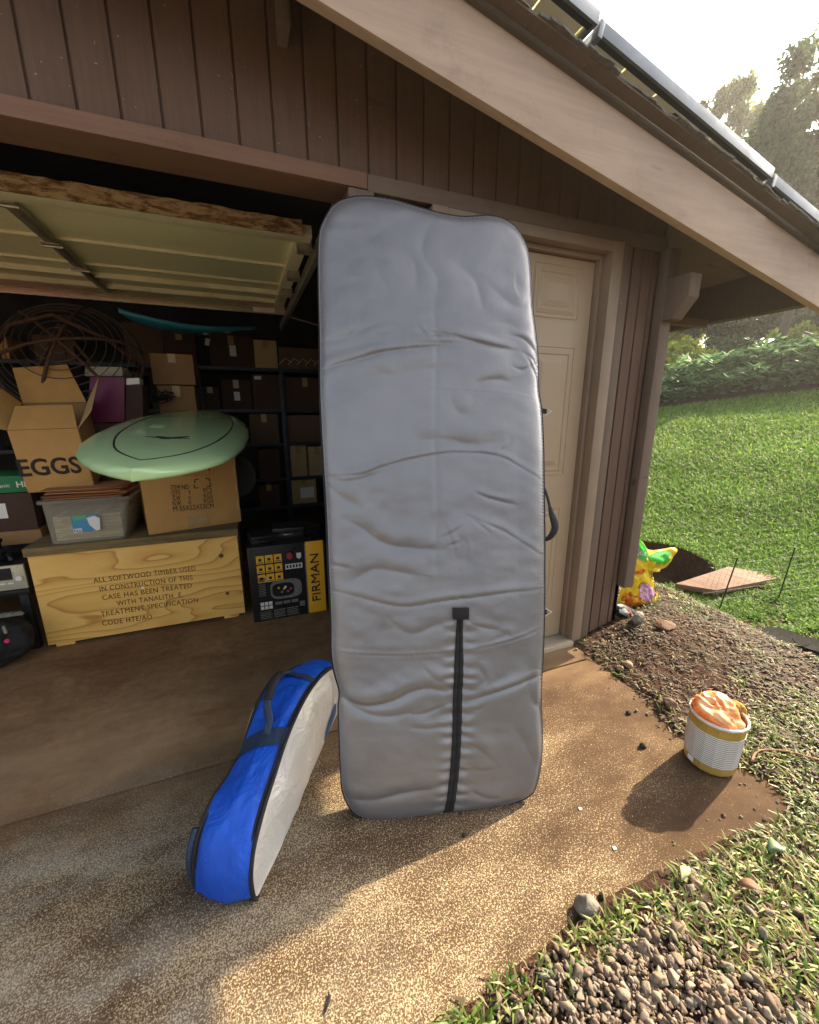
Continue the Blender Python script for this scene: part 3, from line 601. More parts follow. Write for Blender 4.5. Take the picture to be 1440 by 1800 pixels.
# folds read off the bag: polyline, half width (px), depth (m), sharpness side
CRE = [(z2([(370, 830), (490, 818), (560, 828), (640, 858)]), 3.5, .006), (z2([(600, 812), (640, 828), (760, 838), (900, 872), (1020, 898), (1150, 914)]), 4.5, .013),
 (z2([(590, 765), (635, 825), (665, 862)]), 3, .006), (z2([(90, 1015), (250, 975), (420, 935), (600, 912), (880, 893)]), 5.5, .013), (z2([(380, 880), (560, 882), (870, 886), (1150, 912)]), 5, .006),
 (z2([(1100, 830), (1190, 850), (1250, 900), (1280, 945)]), 4, .009), (z2([(1120, 1000), (1180, 1020), (1240, 990), (1280, 950)]), 4, .009), (z2([(1180, 920), (1240, 960), (1275, 1010)]), 3, .007), (z2([(1200, 940), (1260, 1040), (1280, 1100)]), 3, .006),
 (z2([(880, 1125), (960, 1085), (1050, 1070), (1110, 1078), (1180, 1040)]), 9, .010), (z2([(1000, 760), (1100, 760), (1180, 800)]), 10, .008),
 (z2([(75, 1172), (300, 1145), (640, 1133), (900, 1143), (1130, 1163), (1290, 1192)]), 2.0, .0035),
 (z2([(110, 1600), (280, 1595), (400, 1557), (560, 1512), (720, 1482), (860, 1473), (980, 1480), (1080, 1502), (1180, 1555), (1300, 1625)]), 3.0, .008),
 (z2([(920, 1690), (1000, 1722), (1150, 1757)]), 3.5, .008), (z2([(120, 1600), (220, 1625), (340, 1600), (440, 1560)]), 8, .009), (z2([(1030, 1480), (1090, 1445), (1115, 1395)]), 4, .006),
 (z2([(130, 1650), (220, 1720), (330, 1780)]), 10, .010), (z2([(480, 1380), (600, 1400), (760, 1390), (900, 1420), (1100, 1400)]), 12, .006), (z2([(90, 850), (200, 850), (320, 800), (420, 760)]), 8, .007),
 (z2([(200, 1060), (400, 1050), (700, 1010), (900, 1000)]), 12, .006), (z2([(800, 1170), (830, 1250), (900, 1260)]), 9, .007),
 (z3([(160, 95), (250, 140), (350, 212), (480, 243), (660, 252)]), 11, .014), (z3([(180, 420), (300, 355), (450, 372), (560, 395)]), 11, .010), (z3([(60, 480), (180, 502), (330, 540), (470, 562), (650, 533), (830, 512), (1000, 492), (1200, 474)]), 4.0, .008),
 (z3([(80, 812), (300, 824), (500, 822), (740, 800)]), 2.0, .004), (z3([(795, 797), (960, 765), (1100, 727), (1225, 680)]), 2.0, .004),
 (z3([(115, 1030), (180, 1075), (280, 1090), (400, 1062), (500, 1012), (610, 992), (720, 1025)]), 9, .020), (z3([(125, 1050), (250, 1125), (400, 1140), (560, 1095)]), 8, .010), (z3([(795, 1062), (900, 1036), (1020, 1000), (1130, 962), (1200, 943)]), 4.5, .014),
 (z3([(795, 1100), (850, 1112), (900, 1078)]), 4, .006), (z3([(780, 70), (880, 112), (1000, 162), (1100, 222), (1225, 305)]), 3.5, .004), (z3([(830, 100), (900, 150), (930, 180)]), 3, .004), (z3([(640, 205), (720, 168), (790, 120)]), 3, .004), (z3([(770, 185), (800, 240), (790, 330)]), 3, .0025),
 (z3([(690, 240), (760, 220)]), 3, .004), (z3([(680, 120), (720, 220), (740, 300)]), 3, .004),
 (z3([(800, 645), (880, 672), (980, 690)]), 4, .006), (z3([(780, 1280), (870, 1322), (960, 1410)]), 7, .010), (z3([(800, 1400), (870, 1440), (960, 1430)]), 5, .006), (z3([(110, 1602), (300, 1592), (500, 1545), (680, 1520)]), 9, .011), (z3([(1190, 925), (1150, 1000), (1165, 1070), (1210, 1120)]), 9, .010),
 (z3([(820, 1550), (900, 1592), (980, 1600)]), 6, .008), (z3([(500, 1202), (600, 1207), (680, 1190)]), 4, .006), (z3([(480, 1130), (560, 1130), (700, 1080)]), 4, .006), (z3([(60, 340), (120, 350), (190, 360)]), 4, .005), (z3([(400, 640), (500, 700), (640, 650), (740, 640)]), 9, .007), (z3([(1040, 1200), (1100, 1260), (1190, 1440)]), 10, .009),
 (z3([(970, 700), (1020, 720), (940, 750)]), 5, .005), (z3([(850, 870), (900, 950), (860, 1000)]), 5, .005), (z3([(560, 880), (640, 950), (720, 970)]), 6, .005), (z3([(150, 1180), (120, 1220), (110, 1300)]), 6, .005),
 ([(640, 440), (668, 480), (690, 530)], 12, .008), ([(760, 400), (745, 450), (770, 500), (765, 560)], 13, .009), ([(800, 470), (835, 500), (850, 560)], 11, .008), ([(850, 500), (905, 540), (925, 520)], 12, .008), ([(700, 450), (730, 470), (735, 520)], 10, .007), ([(600, 480), (640, 560), (620, 640)], 18, .007)]
disp = 0.020 * (1 - np.exp(-dB / 0.018)) + 0.022 * (1 - np.exp(-dB / 0.16))
x_, y_ = pp[:, 0], pp[:, 1]
disp += 0.022 * (vnoise(x_, y_, 1 / 150, 31, 2) - 0.5) * np.clip(dB / 0.1, 0, 1) + 0.005 * (vnoise(x_, y_ * 1.6, 1 / 45, 32, 2) - 0.5) * np.clip(dB / 0.05, 0, 1)
# upright centre crease where it was folded in store
disp -= 0.0022 * np.exp(-((x_ - (762 + 0.008 * (y_ - 600) + 6 * (vnoise(x_ * 0, y_, 1 / 60, 77) - 0.5))) / 5.0) ** 2) * smoothstep(520, 620, y_) * smoothstep(1050, 960, y_)
for L, wd, dp in CRE:
    wd = wd * 1.25 if wd > 2.1 else wd
    L = cr_closed(L, 60, False); bb0 = L.min(0) - 6 * wd; bb1 = L.max(0) + 6 * wd
    sel = np.where((x_ > bb0[0]) & (x_ < bb1[0]) & (y_ > bb0[1]) & (y_ < bb1[1]))[0]
    if len(sel) == 0: continue
    P = pp[sel]; d2 = ((P[:, None, :] - L[None]) ** 2).sum(2); j = d2.argmin(1); d = np.sqrt(d2.min(1))
    T = np.gradient(L, axis=0); T /= np.linalg.norm(T, axis=1, keepdims=True) + 1e-9
    dv = P - L[j]; sg = np.sign(T[j, 0] * dv[:, 1] - T[j, 1] * dv[:, 0]); sd = d * sg
    t = j / 59.0; tap = np.clip(np.sin(np.pi * np.clip(t, 0.02, 0.98)), 0, 1) ** 0.6
    ends = (np.abs(t - 0) < 1e-6) | (np.abs(t - 1) < 1e-6); tap = np.where(ends, tap * np.exp(-(d / wd) ** 2), tap)
    prof = -np.exp(-np.abs((sd - 0.3 * wd) / (0.62 * wd)) ** 1.3) + 0.72 * np.exp(-((sd + 1.0 * wd) / (1.5 * wd)) ** 2) + 0.25 * np.exp(-((sd - 2.2 * wd) / (2.0 * wd)) ** 2)
    disp[sel] += dp * 0.50 * tap * prof
ZIP = cr_closed([(805, 1083), (803.5, 1150), (801, 1220), (800, 1262), (797, 1330), (791, 1395), (786, 1430)], 200, False)
zx = np.interp(y_, ZIP[:, 1], ZIP[:, 0]); inz = smoothstep(1075, 1100, y_)
dz = np.abs(x_ - zx)
disp -= 0.010 * np.exp(-(dz / 10) ** 2) * inz
disp += 0.0045 * np.sin(y_ * 0.31 + 3 * vnoise(x_, y_, 1 / 30, 40)) * vnoise(x_ * 0 + 3, y_, 1 / 14, 41) * np.exp(-((dz - 14) / 14) ** 2) * inz
V = W3 + bn[None] * disp[:, None]
idx = np.arange(NU * NV).reshape(NV, NU)
Fq = np.stack([idx[:-1, :-1].ravel(), idx[1:, :-1].ravel(), idx[1:, 1:].ravel(), idx[:-1, 1:].ravel()], 1)
k = NT('silver_bag_fabric'); v = k.co()
wv = k.n('ShaderNodeTexWave', inp={'Vector': v, 'Scale': 600, 'Distortion': 0.5}).outputs[1]
soft = k.noise(v, 14, 4, 0.6); 
k.set(col=k.ramp(k.noise(v, 3, 5), [(0.3, (0.215, 0.215, 0.23)), (0.7, (0.26, 0.258, 0.268))]), rough=k.ramp(soft, [(0.3, 0.35), (0.7, 0.47)]), metal=0.55, spec=0.5)
k.bump(k.math('ADD', k.math('MULTIPLY', k.noise(v, 900, 2), 0.12), k.noise(v, 28, 5, 0.6, 0.8)), 0.16, 0.006); M['bag'] = k.m
bag = thing('board_bag', 'tall grey padded board bag standing on end against the garage wall', 'board bag', tuple(g0), world=True)
mesh_np('front_panel', V, Fq, M['bag'], bag, smooth=True)
Vb = W3 - bn[None] * (0.036 + 0.5 * (0.045 * (1 - np.exp(-dB / 0.035))))[:, None]
sub = np.arange(0, NV, 5); sub = np.r_[sub, NV - 1] if sub[-1] != NV - 1 else sub; su = np.arange(0, NU, 5); su = np.r_[su, NU - 1] if su[-1] != NU - 1 else su
ii = idx[np.ix_(sub, su)]; Vb2 = Vb[ii.ravel()]; id2 = np.arange(ii.size).reshape(ii.shape)
mesh_np('back_panel', Vb2, np.stack([id2[:-1, :-1].ravel(), id2[:-1, 1:].ravel(), id2[1:, 1:].ravel(), id2[1:, :-1].ravel()], 1), M['bag'], bag, smooth=True)
nb = len(bd3); fr_ = bd3.copy(); bk = bd3 - bn * 0.036; cen = bd3.mean(0)
rows = []
for t in np.linspace(0, 1, 6): rows.append(fr_ * (1 - t) + bk * t + (bd3 - cen) / np.linalg.norm(bd3 - cen, axis=1)[:, None] * 0.002 * math.sin(math.pi * t))
Vs = np.vstack(rows); ids = np.arange(6 * nb).reshape(6, nb)
mesh_np('side_gusset', Vs, np.stack([ids[:-1, :-1].ravel(), ids[:-1, 1:].ravel(), ids[1:, 1:].ravel(), ids[1:, :-1].ravel()], 1), M['black'], bag, smooth=True)
def outw(P, a): return P + (P - cen) / np.linalg.norm(P - cen, axis=1)[:, None] * a
mb = MB(); mb.tube([tuple(p) for p in outw(fr_ + bn * 0.004, -0.003)[::3]], 0.0022, 6, closed=False); mb.build('piping', M['bag'], bag, smooth=True, fix=False)
mb = MB(); mb.tube([tuple(p) for p in outw(fr_ - bn * 0.001, 0.0030)[::3]], 0.0046, 6, closed=False); mb.build('edge_zip', M['black'], bag, smooth=True, fix=False)
def bagpt(px, py, off=0.0):
    j = ((x_ - px) ** 2 + (y_ - py) ** 2).argmin(); P = onpl(px, py, g0, bn); return P + bn * (disp[j] + off)
# zipper, two-layer: webbing flaps with the coil between
vz = []; fz = []
for i, (a, b) in enumerate(ZIP[::2]):
    hw = 5.5 + 2.5 * smoothstep(1083, 1180, b)
    for q, o in ((-1, -0.002), (-0.55, 0.005), (-0.12, 0.004), (0, 0.0005), (0.12, 0.004), (0.55, 0.005), (1, -0.002)): vz.append(bagpt(a + q * hw, b, o + 0.003))
n_ = len(ZIP[::2])
for i in range(n_ - 1):
    for q in range(6): fz.append((i * 7 + q, i * 7 + 7 + q, i * 7 + 8 + q, i * 7 + 1 + q))
mesh_np('zipper', vz, fz, M['black'], bag, smooth=True)
pt = [bagpt(a, b, 0.010) for a, b in ((791, 1063), (819, 1063), (819, 1083), (792, 1083))]
mb = MB(); mb.hexa([p + bn * 0.003 for p in pt], [p - bn * 0.006 for p in pt]); mb.build('zip_patch', M['black'], bag, bev=0.0015)
def px_tube(name, pts, r, m, parent, off=0.0, flat=None, dep=None):
    P = [bagpt(a, b, off) if dep is None else tuple(onpl(a, b, g0 - bn * dep, bn)) for a, b in pts]
    mb = MB(); mb.tube([tuple(p) for p in cr_closed(np.array(P), 26, False)], r, 8, flat=flat); return mb.build(name, m, parent, smooth=True)
for cy_ in (722, 1075):
    lp = [onpl(a, b, g0 - bn * 0.03, bn) for a, b in ((953, cy_ - 4), (961, cy_ - 3), (961, cy_ + 5), (953, cy_ + 5))]
    mb = MB(); mb.hexa([p + bn * 0.002 for p in lp], [p - bn * 0.002 for p in lp]); tab = mb.build('webbing_tab', M['black'], bag)
    P = [onpl(a, b, g0 - bn * 0.03, bn) for a, b in ((959, cy_ - 6), (970, cy_ + 1), (959, cy_ + 8))]
    mb = MB(); mb.tube([tuple(p) for p in P], 0.0018, 8, closed=True); mb.build('ring', M['white'], tab)
P = [onpl(a, b, g0 - bn * 0.03, bn) for a, b in ((954, 852), (962, 872), (969, 900), (976, 925), (969, 942), (956, 950))]
P = cr_closed(np.array(P), 30, False); mb = MB()
tw = [0.006 + 0.010 * math.sin(math.pi * min(1, max(0, (i - 10) / 19))) for i in range(30)]
mb.tube([tuple(p) for p in P], tw, 10, flat=((0.6, 0.2, 0.75), 1.0, 0.28)); mb.build('carry_handle', M['black'], bag, smooth=True)
for q, (a, b) in enumerate(((773, 1434), (806, 1427))):
    c0 = bagpt(a, b - 4, 0.004); mb = MB()
    mb.tube([tuple(c0 + 0.010 * np.array([math.cos(t) * 0.8, -0.3, math.sin(t) * 0.7]) - np.array([0, 0.004, 0.004])) for t in np.linspace(0, 2 * math.pi, 12, endpoint=False)], 0.0022, 6, closed=True)
    mb.build('zip_pull', M['black'], bag, smooth=True)

# ================================================================== BLUE AND SILVER CARRY BAG
k = NT('blue_ripstop'); v = k.co(); 
k.set(col=k.ramp(k.noise(v, 5, 3), [(0.3, (0.003, 0.070, 0.48)), (0.7, (0.004, 0.095, 0.62))]), rough=0.4, spec=0.4)
k.bump(k.math('ADD', k.noise(k.co((1, 1, 0.35)), 16, 4, 0.6, 1.2), k.math('MULTIPLY', k.noise(v, 700, 1), 0.1)), 0.6, 0.018); M['blue'] = k.m
k = NT('silver_side_fabric'); v = k.co(); k.set(col=(0.64, 0.64, 0.62), rough=0.38, metal=0.4, spec=0.5, sheen=0.2)
k.bump(k.math('ADD', k.noise(v, 9, 4, 0.6, 1.6), k.math('MULTIPLY', k.noise(v, 800, 1), 0.06)), 0.6, 0.022); M['silver'] = k.m
k = NT('dotted_webbing'); v = k.co((260, 260, 260)); ch = k.n('ShaderNodeTexChecker', inp={'Vector': v, 'Color1': (0.006, 0.012, 0.02, 1), 'Color2': (0.015, 0.045, 0.11, 1), 'Scale': 1.0}).outputs[0]
k.set(col=ch, rough=0.7); k.bump(k.noise(v, 1.0, 2), 0.4, 0.001); M['dotweb'] = k.m
KA = on(447, 1590, 2, 0.0); KB = on(345, 1572, 2, 0.0); wv_ = (KB - KA) / np.linalg.norm(KB - KA); KWD = 0.175
sv_ = np.array([-wv_[1], wv_[0], 0.0]); sv_ = sv_ if sv_[1] > 0 else -sv_
kp = [(0.02, 0.002), (0.004, 0.012), (-0.003, 0.05), (0.0, 0.107), (0.022, 0.160), (0.062, 0.200), (0.10, 0.228), (0.158, 0.259), (0.246, 0.305), (0.31, 0.325), (0.385, 0.335), (0.46, 0.335), (0.53, 0.324), (0.62, 0.297), (0.70, 0.262), (0.80, 0.20), (0.86, 0.13), (0.875, 0.06), (0.86, 0.012), (0.84, 0.002)]
KP = cr_closed(kp + [(0.6, 0.001), (0.3, 0.001)], 240, True)[:-1]
def kpt(s, z, w): return KA + sv_ * s + wv_ * w + np.array([0, 0, z])
ktop = cr_closed(kp, 200, False)
klow = lambda s: -float(np.interp(s, [0, .05, .12, .19, .262, .33, .39, .5, .65, .9], [0, .0, .022, .065, .090, .055, .018, .0, .02, .0]))
kb = thing('kite_bag', 'blue and silver carry bag lying against the foot of the tall grey bag', 'bag', tuple(KA), world=True)
NW = 40; Vg = []; 
for i, (s, z) in enumerate(ktop):
    for j in range(NW):
        w = j / (NW - 1); bul = 0.022 * math.sin(math.pi * w) * (0.6 + 0.8 * float(vnoise(i / 200 * 6, w * 2, 1, 51)))
        sadd = -0.03 * (float(vnoise(i / 200 * 9, w * 4, 1, 52)) - 0.5) - 0.022 * (float(vnoise(i / 200 * 26 + w * 3, w * 2.5, 1, 53)) - 0.5) * math.sin(math.pi * w)
        T = ktop[min(i + 1, 199)] - ktop[max(i - 1, 0)]; nn = np.array([-T[1], T[0]]); nn /= np.linalg.norm(nn) + 1e-9
        if i > 175 or i < 6: bul *= 0.2
        lowl = klow(s) * w * (1 if i < 175 else 0)        # far side of the bag sags in the middle
        Vg.append(kpt(s + nn[0] * (bul + sadd * 0.5), max(0.003, z + nn[1] * (bul + sadd * 0.5) + lowl), w * KWD))
ids = np.arange(200 * NW).reshape(200, NW)
Fg = np.stack([ids[:-1, :-1].ravel(), ids[:-1, 1:].ravel(), ids[1:, 1:].ravel(), ids[1:, :-1].ravel()], 1)
mesh_np('gusset', Vg, Fg, M['blue'], kb, smooth=True)
def side_panel(w, sgn, name):
    n = len(KP); c = np.array([0.43, 0.15]); V = []; F = []; rings = 26
    for r in range(rings + 1):
        t = r / rings
        for i in range(n):
            p = c + (KP[i] - c) * t; edge = (1 - t)
            bl = 0.030 * (1 - t ** 3) + 0.024 * (float(vnoise(p[0] * 7, p[1] * 7, 1, 61, 1)) - 0.5) * min(1, edge * 4) + 0.009 * (float(vnoise(p[0] * 16, p[1] * 9, 1, 62, 2)) - 0.5) * min(1, edge * 5)
            lowl = klow(p[0]) * min(1, p[1] / 0.2) if w > 0.1 else 0
            V.append(kpt(p[0], max(0.002, p[1] + lowl), w + sgn * bl))
    for r in range(rings):
        for i in range(n): j = (i + 1) % n; F.append((r * n + i, r * n + j, (r + 1) * n + j, (r + 1) * n + i))
    return mesh_np(name, V, F, M['silver'], kb, smooth=True)
sp1 = side_panel(0.0, -1, 'side_panel'); sp2 = side_panel(KWD, 1, 'side_panel')
for w in (0.003, KWD - 0.003):
    lw = (lambda s, z: klow(s) * min(1, z / 0.2)) if w > 0.1 else (lambda s, z: 0)
    for off, r, mm in ((0.0, 0.0065, 'black'), (0.011, 0.0045, 'black')):
        mb = MB(); mb.tube([tuple(kpt(s, max(0.004, z + 0.001 + lw(s, z)), w + (off if w < 0.1 else -off) - 0.004)) for s, z in ktop[::2]], r, 8); mb.build('zip_piping', M['black'], kb, smooth=True)
def on_gusset(i, w, off=0.0):      # i along the top curve 0..199, w 0..1
    j = w * (NW - 1); a = int(j); b = min(a + 1, NW - 1); f = j - a; i = max(0, min(199, i)); i0 = int(i); i1 = min(199, i0 + 1); fi = i - i0
    P = (np.array(Vg[i0 * NW + a]) * (1 - f) + np.array(Vg[i0 * NW + b]) * f) * (1 - fi) + (np.array(Vg[i1 * NW + a]) * (1 - f) + np.array(Vg[i1 * NW + b]) * f) * fi
    T = ktop[min(i0 + 1, 199)] - ktop[max(i0 - 1, 0)]; nn = np.array([-T[1], T[0]]); nn /= np.linalg.norm(nn)
    return P + (sv_ * nn[0] + np.array([0, 0, nn[1]])) * off
def near_i(s): return int(np.abs(ktop[:, 0][:160] - s)[8:].argmin() + 8)
def band(s, wid, name):
    i0 = near_i(s); i1 = near_i(s + wid); V = []; F = []; n = 24
    for j in range(n + 1):
        for q in range(5): V.append(on_gusset(i0 + (i1 - i0) * q / 4, j / n, 0.004))
    for j in range(n):
        for q in range(4): F.append((j * 5 + q, j * 5 + q + 1, j * 5 + 6 + q, j * 5 + 5 + q))
    return mesh_np(name, V, F, M['dotweb'], kb, smooth=True)
band(0.245, 0.045, 'webbing_band'); band(0.50, 0.035, 'webbing_band')
h0, h1 = on_gusset(near_i(0.275), 0.42, 0.004), on_gusset(near_i(0.51), 0.50, 0.004)
hp = [h0, h0 + np.array([0, 0, .03]) + sv_ * 0.03, on_gusset(near_i(0.34), 0.55, 0.055), on_gusset(near_i(0.41), 0.58, 0.070), on_gusset(near_i(0.47), 0.54, 0.045), h1]
mb = MB(); mb.tube([tuple(p) for p in cr_closed(np.array(hp), 30, False)], 0.014, 10, flat=(tuple(wv_), 1.0, 0.35)); hd = mb.build('carry_handle', M['dotweb'], kb, smooth=True)
mb = MB(); mb.tube([tuple(p) for p in cr_closed(np.array(hp), 30, False)[10:22]], 0.016, 10, flat=(tuple(wv_), 1.0, 0.6)); mb.build('grip_wrap', M['black'], hd, smooth=True)
# side buckle pocket low on the far seam and the blue mark on the silver side
mb = MB(); mb.tube([tuple(kpt(s, z, KWD + 0.006)) for s, z in cr_closed([(0.015, 0.02), (0.004, 0.08), (0.012, 0.14), (0.045, 0.182)], 20, False)], 0.012, 8, flat=(tuple(wv_), 0.8, 1.2)); mb.build('mesh_pocket', M['dotweb'], kb, smooth=True)
k = NT('blue_print'); k.set(col=(0.03, 0.07, 0.17), rough=0.5); M['print'] = k.m
def on_side(s, z, off=0.003):
    c = np.array([0.43, 0.15]); p = np.array([s, z]); 
    ang = np.arctan2(KP[:, 1] - c[1], KP[:, 0] - c[0]); a = math.atan2(p[1] - c[1], p[0] - c[0]); j = np.abs(np.angle(np.exp(1j * (ang - a)))).argmin()
    t = min(1, np.linalg.norm(p - c) / np.linalg.norm(KP[j] - c))
    bl = 0.030 * (1 - t ** 3) + 0.024 * (float(vnoise(s * 7, z * 7, 1, 61, 1)) - 0.5) * min(1, (1 - t) * 4) + 0.009 * (float(vnoise(s * 16, z * 9, 1, 62, 2)) - 0.5) * min(1, (1 - t) * 5)
    return kpt(s, z, -(bl + off))
V = []; F = []
for i in range(13):
    t = i / 12; s0 = 0.50 + 0.17 * t; wd_ = 0.048 * math.sin(math.pi * min(1, 0.10 + 0.85 * t)) ** 0.7
    for q in range(5): V.append(on_side(s0 , 0.10 + wd_ * (q / 2 - 1)))
for i in range(12):
    for q in range(4): F.append((i * 5 + q, i * 5 + 5 + q, i * 5 + 6 + q, i * 5 + 1 + q))
mesh_np('blue_mark', V, F, M['print'], sp1, smooth=True)

# ================================================================== INSIDE THE GARAGE
def cardboard(name, col, dirt=0.15):
    k = NT(name); v = k.co(); flu = k.n('ShaderNodeTexWave', inp={'Vector': v, 'Scale': 90, 'Distortion': 0.3}).outputs[1]
    c = k.ramp(k.noise(v, 4, 6, 0.65), [(0.3, tuple(x * 0.85 for x in col)), (0.7, tuple(x * 1.1 for x in col))])
    c = k.mix(k.ramp(k.noise(v, 9, 6, 0.75), [(0.58, 0.0), (0.78, dirt)]), c, tuple(x * 0.35 for x in col))
    k.set(col=c, rough=0.8, spec=0.25); k.bump(k.math('ADD', k.math('MULTIPLY', flu, 0.15), k.noise(v, 12, 4)), 0.2, 0.004); return k.m
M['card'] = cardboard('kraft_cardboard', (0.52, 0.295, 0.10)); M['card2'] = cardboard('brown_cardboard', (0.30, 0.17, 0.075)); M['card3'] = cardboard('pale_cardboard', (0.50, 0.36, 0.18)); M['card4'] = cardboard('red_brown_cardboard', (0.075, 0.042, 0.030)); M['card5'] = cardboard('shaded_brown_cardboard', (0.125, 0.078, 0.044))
M['ink'] = simple('black_ink', (0.02, 0.016, 0.012), 0.7, 0.2, 40, 0)
M['redink'] = simple('red_ink', (0.45, 0.06, 0.03), 0.7, 0.2, 40, 0)
M['tape'] = simple('packing_tape', (0.40, 0.27, 0.12), 0.25, 0.1, 10, 0.05)
M['burnt'] = simple('stencil_ink', (0.13, 0.055, 0.018), 0.8, 0.3, 60, 0)
def carton(name, label, pxs, Y, depth, m, cat='box', group=None, tape=True, flip=False, rot=0.0, zbase=None, lab=None):
    """closed carton: pxs = left, top, right, bottom pixels of its front face, read on the plane y=Y"""
    x0, yt, x1, yb = pxs; cx_, cy_ = (x0 + x1) / 2, (yt + yb) / 2
    a = on(x0, cy_, 1, Y); b = on(x1, cy_, 1, Y); zb = on(cx_, yb, 1, Y)[2] if zbase is None else zbase; zt = on(cx_, yt, 1, Y)[2]
    w = b[0] - a[0]; h = zt - zb
    t = thing(name, label, cat, ((a[0] + b[0]) / 2, Y, zb), rot, group)
    mb = MB(); mb.box(-w / 2, w / 2, 0, depth, 0, h); mb.build('body', m, t, bev=0.004)
    if tape:
        mb = MB(); mb.box(-0.024, 0.024, -0.0012, depth + 0.001, h + 0.0003, h + 0.0012); mb.box(-0.024, 0.024, -0.0012, -0.0003, h * 0.72, h + 0.0012); mb.build('tape', M['tape'], t)
    if lab:
        mb = MB(); mb.box(lab[0] * w - w / 2, lab[2] * w - w / 2, -0.0015, -0.0004, lab[1] * h, lab[3] * h); mb.build('paper_label', M['white'], t)
    return t, w, h
# ---- shelving unit
SHY = 4.20
shz = [on(450, 646, 1, SHY)[2], on(450, 719, 1, SHY)[2], on(450, 779, 1, SHY)[2], on(450, 842, 1, SHY)[2], on(450, 892, 1, SHY)[2], 0.06]
M['shelfblue'] = simple('dark_blue_steel', (0.02, 0.026, 0.05), 0.45, 0.2, 8)
sh = thing('shelving_unit', 'dark blue steel shelving unit full of cartons along the back wall', 'shelves', (-0.4, SHY, 0), world=True)
for z in shz:
    mb = MB(); mb.box(-2.2, 1.15, SHY - 0.02, SHY + 0.5, z - 0.032, z - 0.002); mb.build('shelf', M['shelfblue'], sh, bev=0.003)
for px in (497, 352, 200, 60):
    x = on(px, 700, 1, SHY - 0.03)[0]; mb = MB(); mb.box(x - 0.022, x + 0.022, SHY - 0.030, SHY - 0.024, 0, shz[0]); mb.box(x - 0.022, x - 0.018, SHY - 0.030, SHY + 0.01, 0, shz[0])
    for q in range(34): pass
    mb.build('upright', M['shelfblue'], sh, bev=0.001)
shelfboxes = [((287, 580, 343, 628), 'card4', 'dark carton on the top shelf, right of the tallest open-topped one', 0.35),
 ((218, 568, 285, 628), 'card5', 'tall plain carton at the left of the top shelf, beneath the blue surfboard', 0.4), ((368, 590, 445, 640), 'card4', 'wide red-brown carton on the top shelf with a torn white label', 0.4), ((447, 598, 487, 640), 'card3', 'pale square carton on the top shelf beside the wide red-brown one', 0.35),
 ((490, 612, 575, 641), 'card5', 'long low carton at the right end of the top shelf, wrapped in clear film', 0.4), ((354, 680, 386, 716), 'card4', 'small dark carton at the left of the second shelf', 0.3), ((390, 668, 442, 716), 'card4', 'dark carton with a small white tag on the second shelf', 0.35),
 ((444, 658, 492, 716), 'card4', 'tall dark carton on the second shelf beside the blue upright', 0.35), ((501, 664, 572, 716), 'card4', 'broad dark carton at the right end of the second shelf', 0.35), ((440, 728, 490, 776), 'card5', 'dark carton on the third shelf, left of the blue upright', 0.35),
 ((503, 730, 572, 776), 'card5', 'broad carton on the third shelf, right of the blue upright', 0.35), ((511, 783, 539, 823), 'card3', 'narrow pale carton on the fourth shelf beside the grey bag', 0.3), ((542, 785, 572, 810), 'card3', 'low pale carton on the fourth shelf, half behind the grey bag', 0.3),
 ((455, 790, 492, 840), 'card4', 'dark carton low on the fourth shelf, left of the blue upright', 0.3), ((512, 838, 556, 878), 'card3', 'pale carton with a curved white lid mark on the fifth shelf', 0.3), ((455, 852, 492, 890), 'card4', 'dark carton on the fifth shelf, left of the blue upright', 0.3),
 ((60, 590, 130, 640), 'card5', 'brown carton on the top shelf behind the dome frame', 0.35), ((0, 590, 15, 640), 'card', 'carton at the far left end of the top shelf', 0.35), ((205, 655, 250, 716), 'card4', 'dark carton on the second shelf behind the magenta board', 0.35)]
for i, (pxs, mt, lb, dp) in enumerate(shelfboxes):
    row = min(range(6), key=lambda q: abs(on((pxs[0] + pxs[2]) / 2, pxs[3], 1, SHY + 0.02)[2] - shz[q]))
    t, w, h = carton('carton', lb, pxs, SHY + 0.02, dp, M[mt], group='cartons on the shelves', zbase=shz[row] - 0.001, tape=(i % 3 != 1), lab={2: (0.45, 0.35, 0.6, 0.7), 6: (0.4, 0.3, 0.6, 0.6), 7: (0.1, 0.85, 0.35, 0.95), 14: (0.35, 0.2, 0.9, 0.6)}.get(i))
    if i == 4:
        for q in range(5):
            mb = MB(); mb.tube([(-w / 2 + 0.08 * q, -0.004, h * 0.2), (-w / 2 + 0.08 * q + 0.06, -0.006, h * 0.5), (-w / 2 + 0.08 * q + 0.10, -0.004, h * 0.35)], 0.002, 5); mb.build('film_fold', M['white'], t)
# two nearer stacked cartons under the blue board
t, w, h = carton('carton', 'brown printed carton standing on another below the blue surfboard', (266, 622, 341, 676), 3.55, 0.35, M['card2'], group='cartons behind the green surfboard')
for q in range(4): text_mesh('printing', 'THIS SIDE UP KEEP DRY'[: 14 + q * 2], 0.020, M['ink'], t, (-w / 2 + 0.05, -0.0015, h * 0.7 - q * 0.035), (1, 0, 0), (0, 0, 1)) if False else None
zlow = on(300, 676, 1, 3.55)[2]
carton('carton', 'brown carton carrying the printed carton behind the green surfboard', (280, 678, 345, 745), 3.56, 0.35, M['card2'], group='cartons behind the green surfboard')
zl2 = on(300, 745, 1, 3.56)[2]
mb = MB(); mb.box(-0.62, -0.16, 3.52, 3.95, zl2 - 0.03, zl2 - 0.001)
for x in (-0.60, -0.18):
    for y in (3.54, 3.93): mb.box(x - 0.02, x + 0.02, y - 0.02, y + 0.02, 0, zl2 - 0.031)
